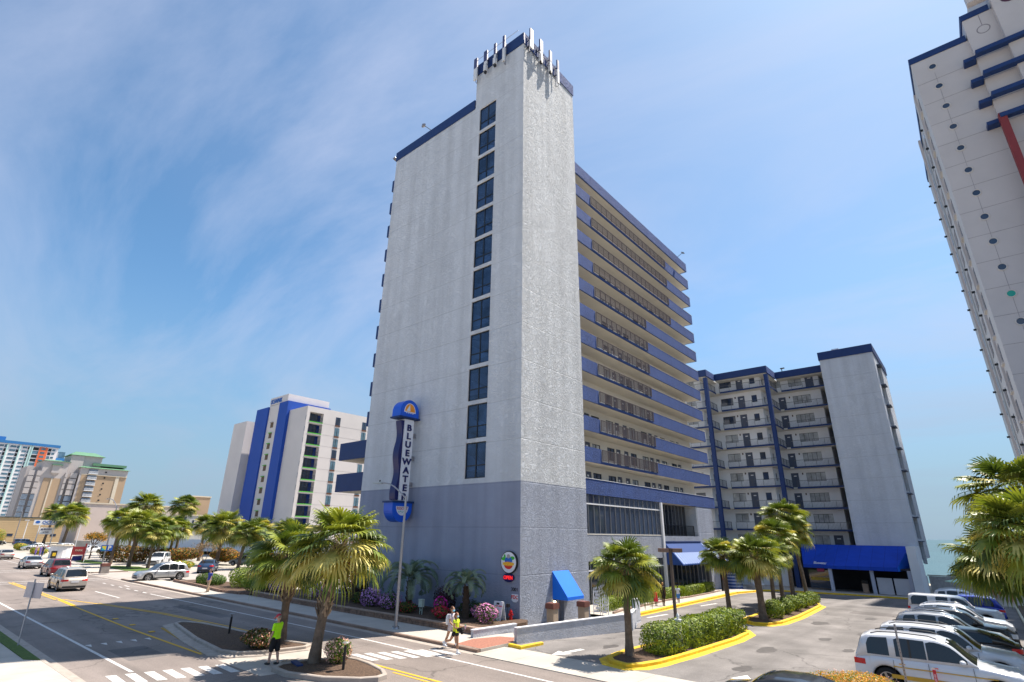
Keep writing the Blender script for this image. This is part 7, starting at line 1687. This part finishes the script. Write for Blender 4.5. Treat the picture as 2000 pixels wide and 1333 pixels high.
t, hd, Z = person('taller woman with white backpack and blue mask walking along the pavement', (1.65, -7.0, 0), R(5), 1.72, TAN_, ('lilac_grey', (0.5, 0.44, 0.47)), ('pale_shorts', (0.5, 0.44, 0.45)), BRH,
       ((24, 12), (-20, 8)), ((-8, 30, 6), (10, 50, 4)), .012, True, shorts=.3, mask=('blue2', (0.25, 0.65, 0.85)), longhair=True, shoes=WHS, socks=True)
q = MB(); BPM = mat('backpack_white', (0.72, 0.74, 0.78), 0.7, 0.05); q.rings([[(-.2+.1*math.cos(a*.5236)*s_, .17*math.sin(a*.5236)*s_, Z(z_)) for a in range(12)] for z_, s_ in ((.98, .8), (1.02, 1), (1.2, 1.05), (1.35, .9), (1.42, .5))], BPM); q.build('backpack', None, (0, 0, 0)); bp = bpy.context.scene.objects[-1] if False else [o for o in COL.objects if o.name == 'backpack'][0]
bp.matrix_world = Matrix.Translation((1.65, -7.0, 0)) @ Matrix.Rotation(R(5), 4, 'Z') @ Matrix.Scale(1.72/1.75, 4); tag(bp, 'white backpack worn by the taller walking woman', 'backpack')
t, hd, Z = person('shorter woman in bright yellow top and black shorts carrying a cup', (2.75, -7.8, 0), R(8), 1.6, TAN_, ('lime', (0.62, 0.72, 0.03)), ('black2', (0.012, 0.012, 0.014)), ('auburn', (0.16, 0.05, 0.02)),
       ((8, 6), (-34, 42)), ((14, 74, 6), (16, 76, 6)), .012, True, shorts=.28, mask=('pale', (0.5, 0.7, 0.8)), longhair=True, shoes=WHS, socks=True, sleeves=.35)
def held(name, mb, label, cat, base, head, h, p):
    o = mb.build(name); o.matrix_world = Matrix.Translation(base) @ Matrix.Rotation(head, 4, 'Z') @ Matrix.Scale(h/1.75, 4) @ Matrix.Translation(p); return tag(o, label, cat)
q = MB(); q.tube((0, 0, -.06), (0, 0, .1), .035, .042, mat('cup_pink', (0.7, 0.45, 0.6), 0.4, 0), 12); q.tube((0, 0, .1), (0, 0, .12), .045, .04, mat('cup_green', (0.02, 0.3, 0.15), 0.4, 0), 12)
held('drink_cup', q, 'tall pink cup with green lid in the shorter woman\'s hand', 'cup', (2.75, -7.8, 0), R(8), 1.6, hd[0])
q = MB(); q.obox((0.02, 0, -.05), (.14, 0, .05), (0, .1, 0), (-.03, 0, .06), mat('black_cloth', (0.015, 0.013, 0.015), 0.9, 0)); q.obox((.08, 0, -.13), (.08, 0, -.06), (0, .06, 0), (.04, 0, .06), mat('black_cloth', (0.015, 0.013, 0.015), 0.9, 0))
held('black_jacket', q, 'folded black jacket carried by the shorter woman', 'jacket', (2.75, -7.8, 0), R(8), 1.6, hd[1])
person('man in blue polo and khaki trousers walking by the round green bushes', (-28.2, -5.9, PZ), R(-75), 1.75, PALE, ('blue_polo', (0.05, 0.07, 0.32)), ('khaki', (0.42, 0.30, 0.20)), BRH, ((10, 4), (-10, 4)), ((6, 20, 5), (-6, 25, 5)), .02, shorts=1.5, sleeves=.6)
LG2 = 'family walking along the hotel storefront'
person('woman in black with tan hair bun walking away past the box hedges', (.85, 17.0, gz(17)+.1), R(95), 1.72, DARKS, ('black3', (0.012, 0.01, 0.012)), ('black4', (0.012, 0.01, 0.012)), ('tan_bun', (0.38, 0.2, 0.07)), ((8, 4), (-8, 4)), ((6, 10, 8), (-6, 12, 8)), .02, True, shorts=.7, group=LG2)
person('small girl in a red dress beside the woman in black', (.45, 16.5, gz(16.5)+.1), R(100), 1.22, DARKS, ('red_dress', (0.75, 0.015, 0.06)), ('red_dress2', (0.75, 0.015, 0.06)), ('dk', (0.2, 0.1, 0.05)), ((6, 4), (-6, 4)), ((6, 10, 12), (-6, 10, 12)), .02, True, dress=True, group=LG2)
person('child in white top and blue shorts beyond the lamp post', (.5, 20.6, gz(20.6)+.1), R(100), 1.35, DARKS, ('white_top', (0.55, 0.62, 0.75)), ('blue_short', (0.05, 0.2, 0.6)), BKH, ((8, 4), (-8, 4)), ((6, 20, 8), (-6, 20, 8)), .02, shorts=.9, group=LG2)
FG = 'pedestrians far down the street'
for (x, y, tp, bt, lb, hh) in ((-112.5, -2.9, ('pinkish', (0.6, 0.4, 0.42)), ('violet', (0.2, 0.12, 0.45)), 'far pedestrian in pink top, leftmost of the group', 1.7), (-110.5, -2.6, ('violet2', (0.28, 0.2, 0.55)), ('violet3', (0.25, 0.18, 0.5)), 'far pedestrian in violet, second from the left', 1.65),
                               (-106.3, -3.0, ('dark_t', (0.03, 0.04, 0.07)), ('navy_b', (0.03, 0.05, 0.15)), 'far pedestrian in dark clothes with greenish hat, third from the left', 1.8), (-109, .2, ('lilac_t', (0.45, 0.45, 0.7)), ('black5', (0.02, 0.02, 0.03)), 'far pedestrian in lilac shirt, left of the white monument wall', 1.75), (-108, .9, ('black6', (0.03, 0.03, 0.04)), ('navy7', (0.02, 0.03, 0.06)), 'far pedestrian in black, nearest the white monument wall', 1.7)):
    person(lb, (x, y, PZ), R(-40), hh, PALE, tp, bt, BKH, ((8, 4), (-8, 4)), ((6, 15, 6), (-6, 15, 6)), .03, shorts=1.4, group=FG)
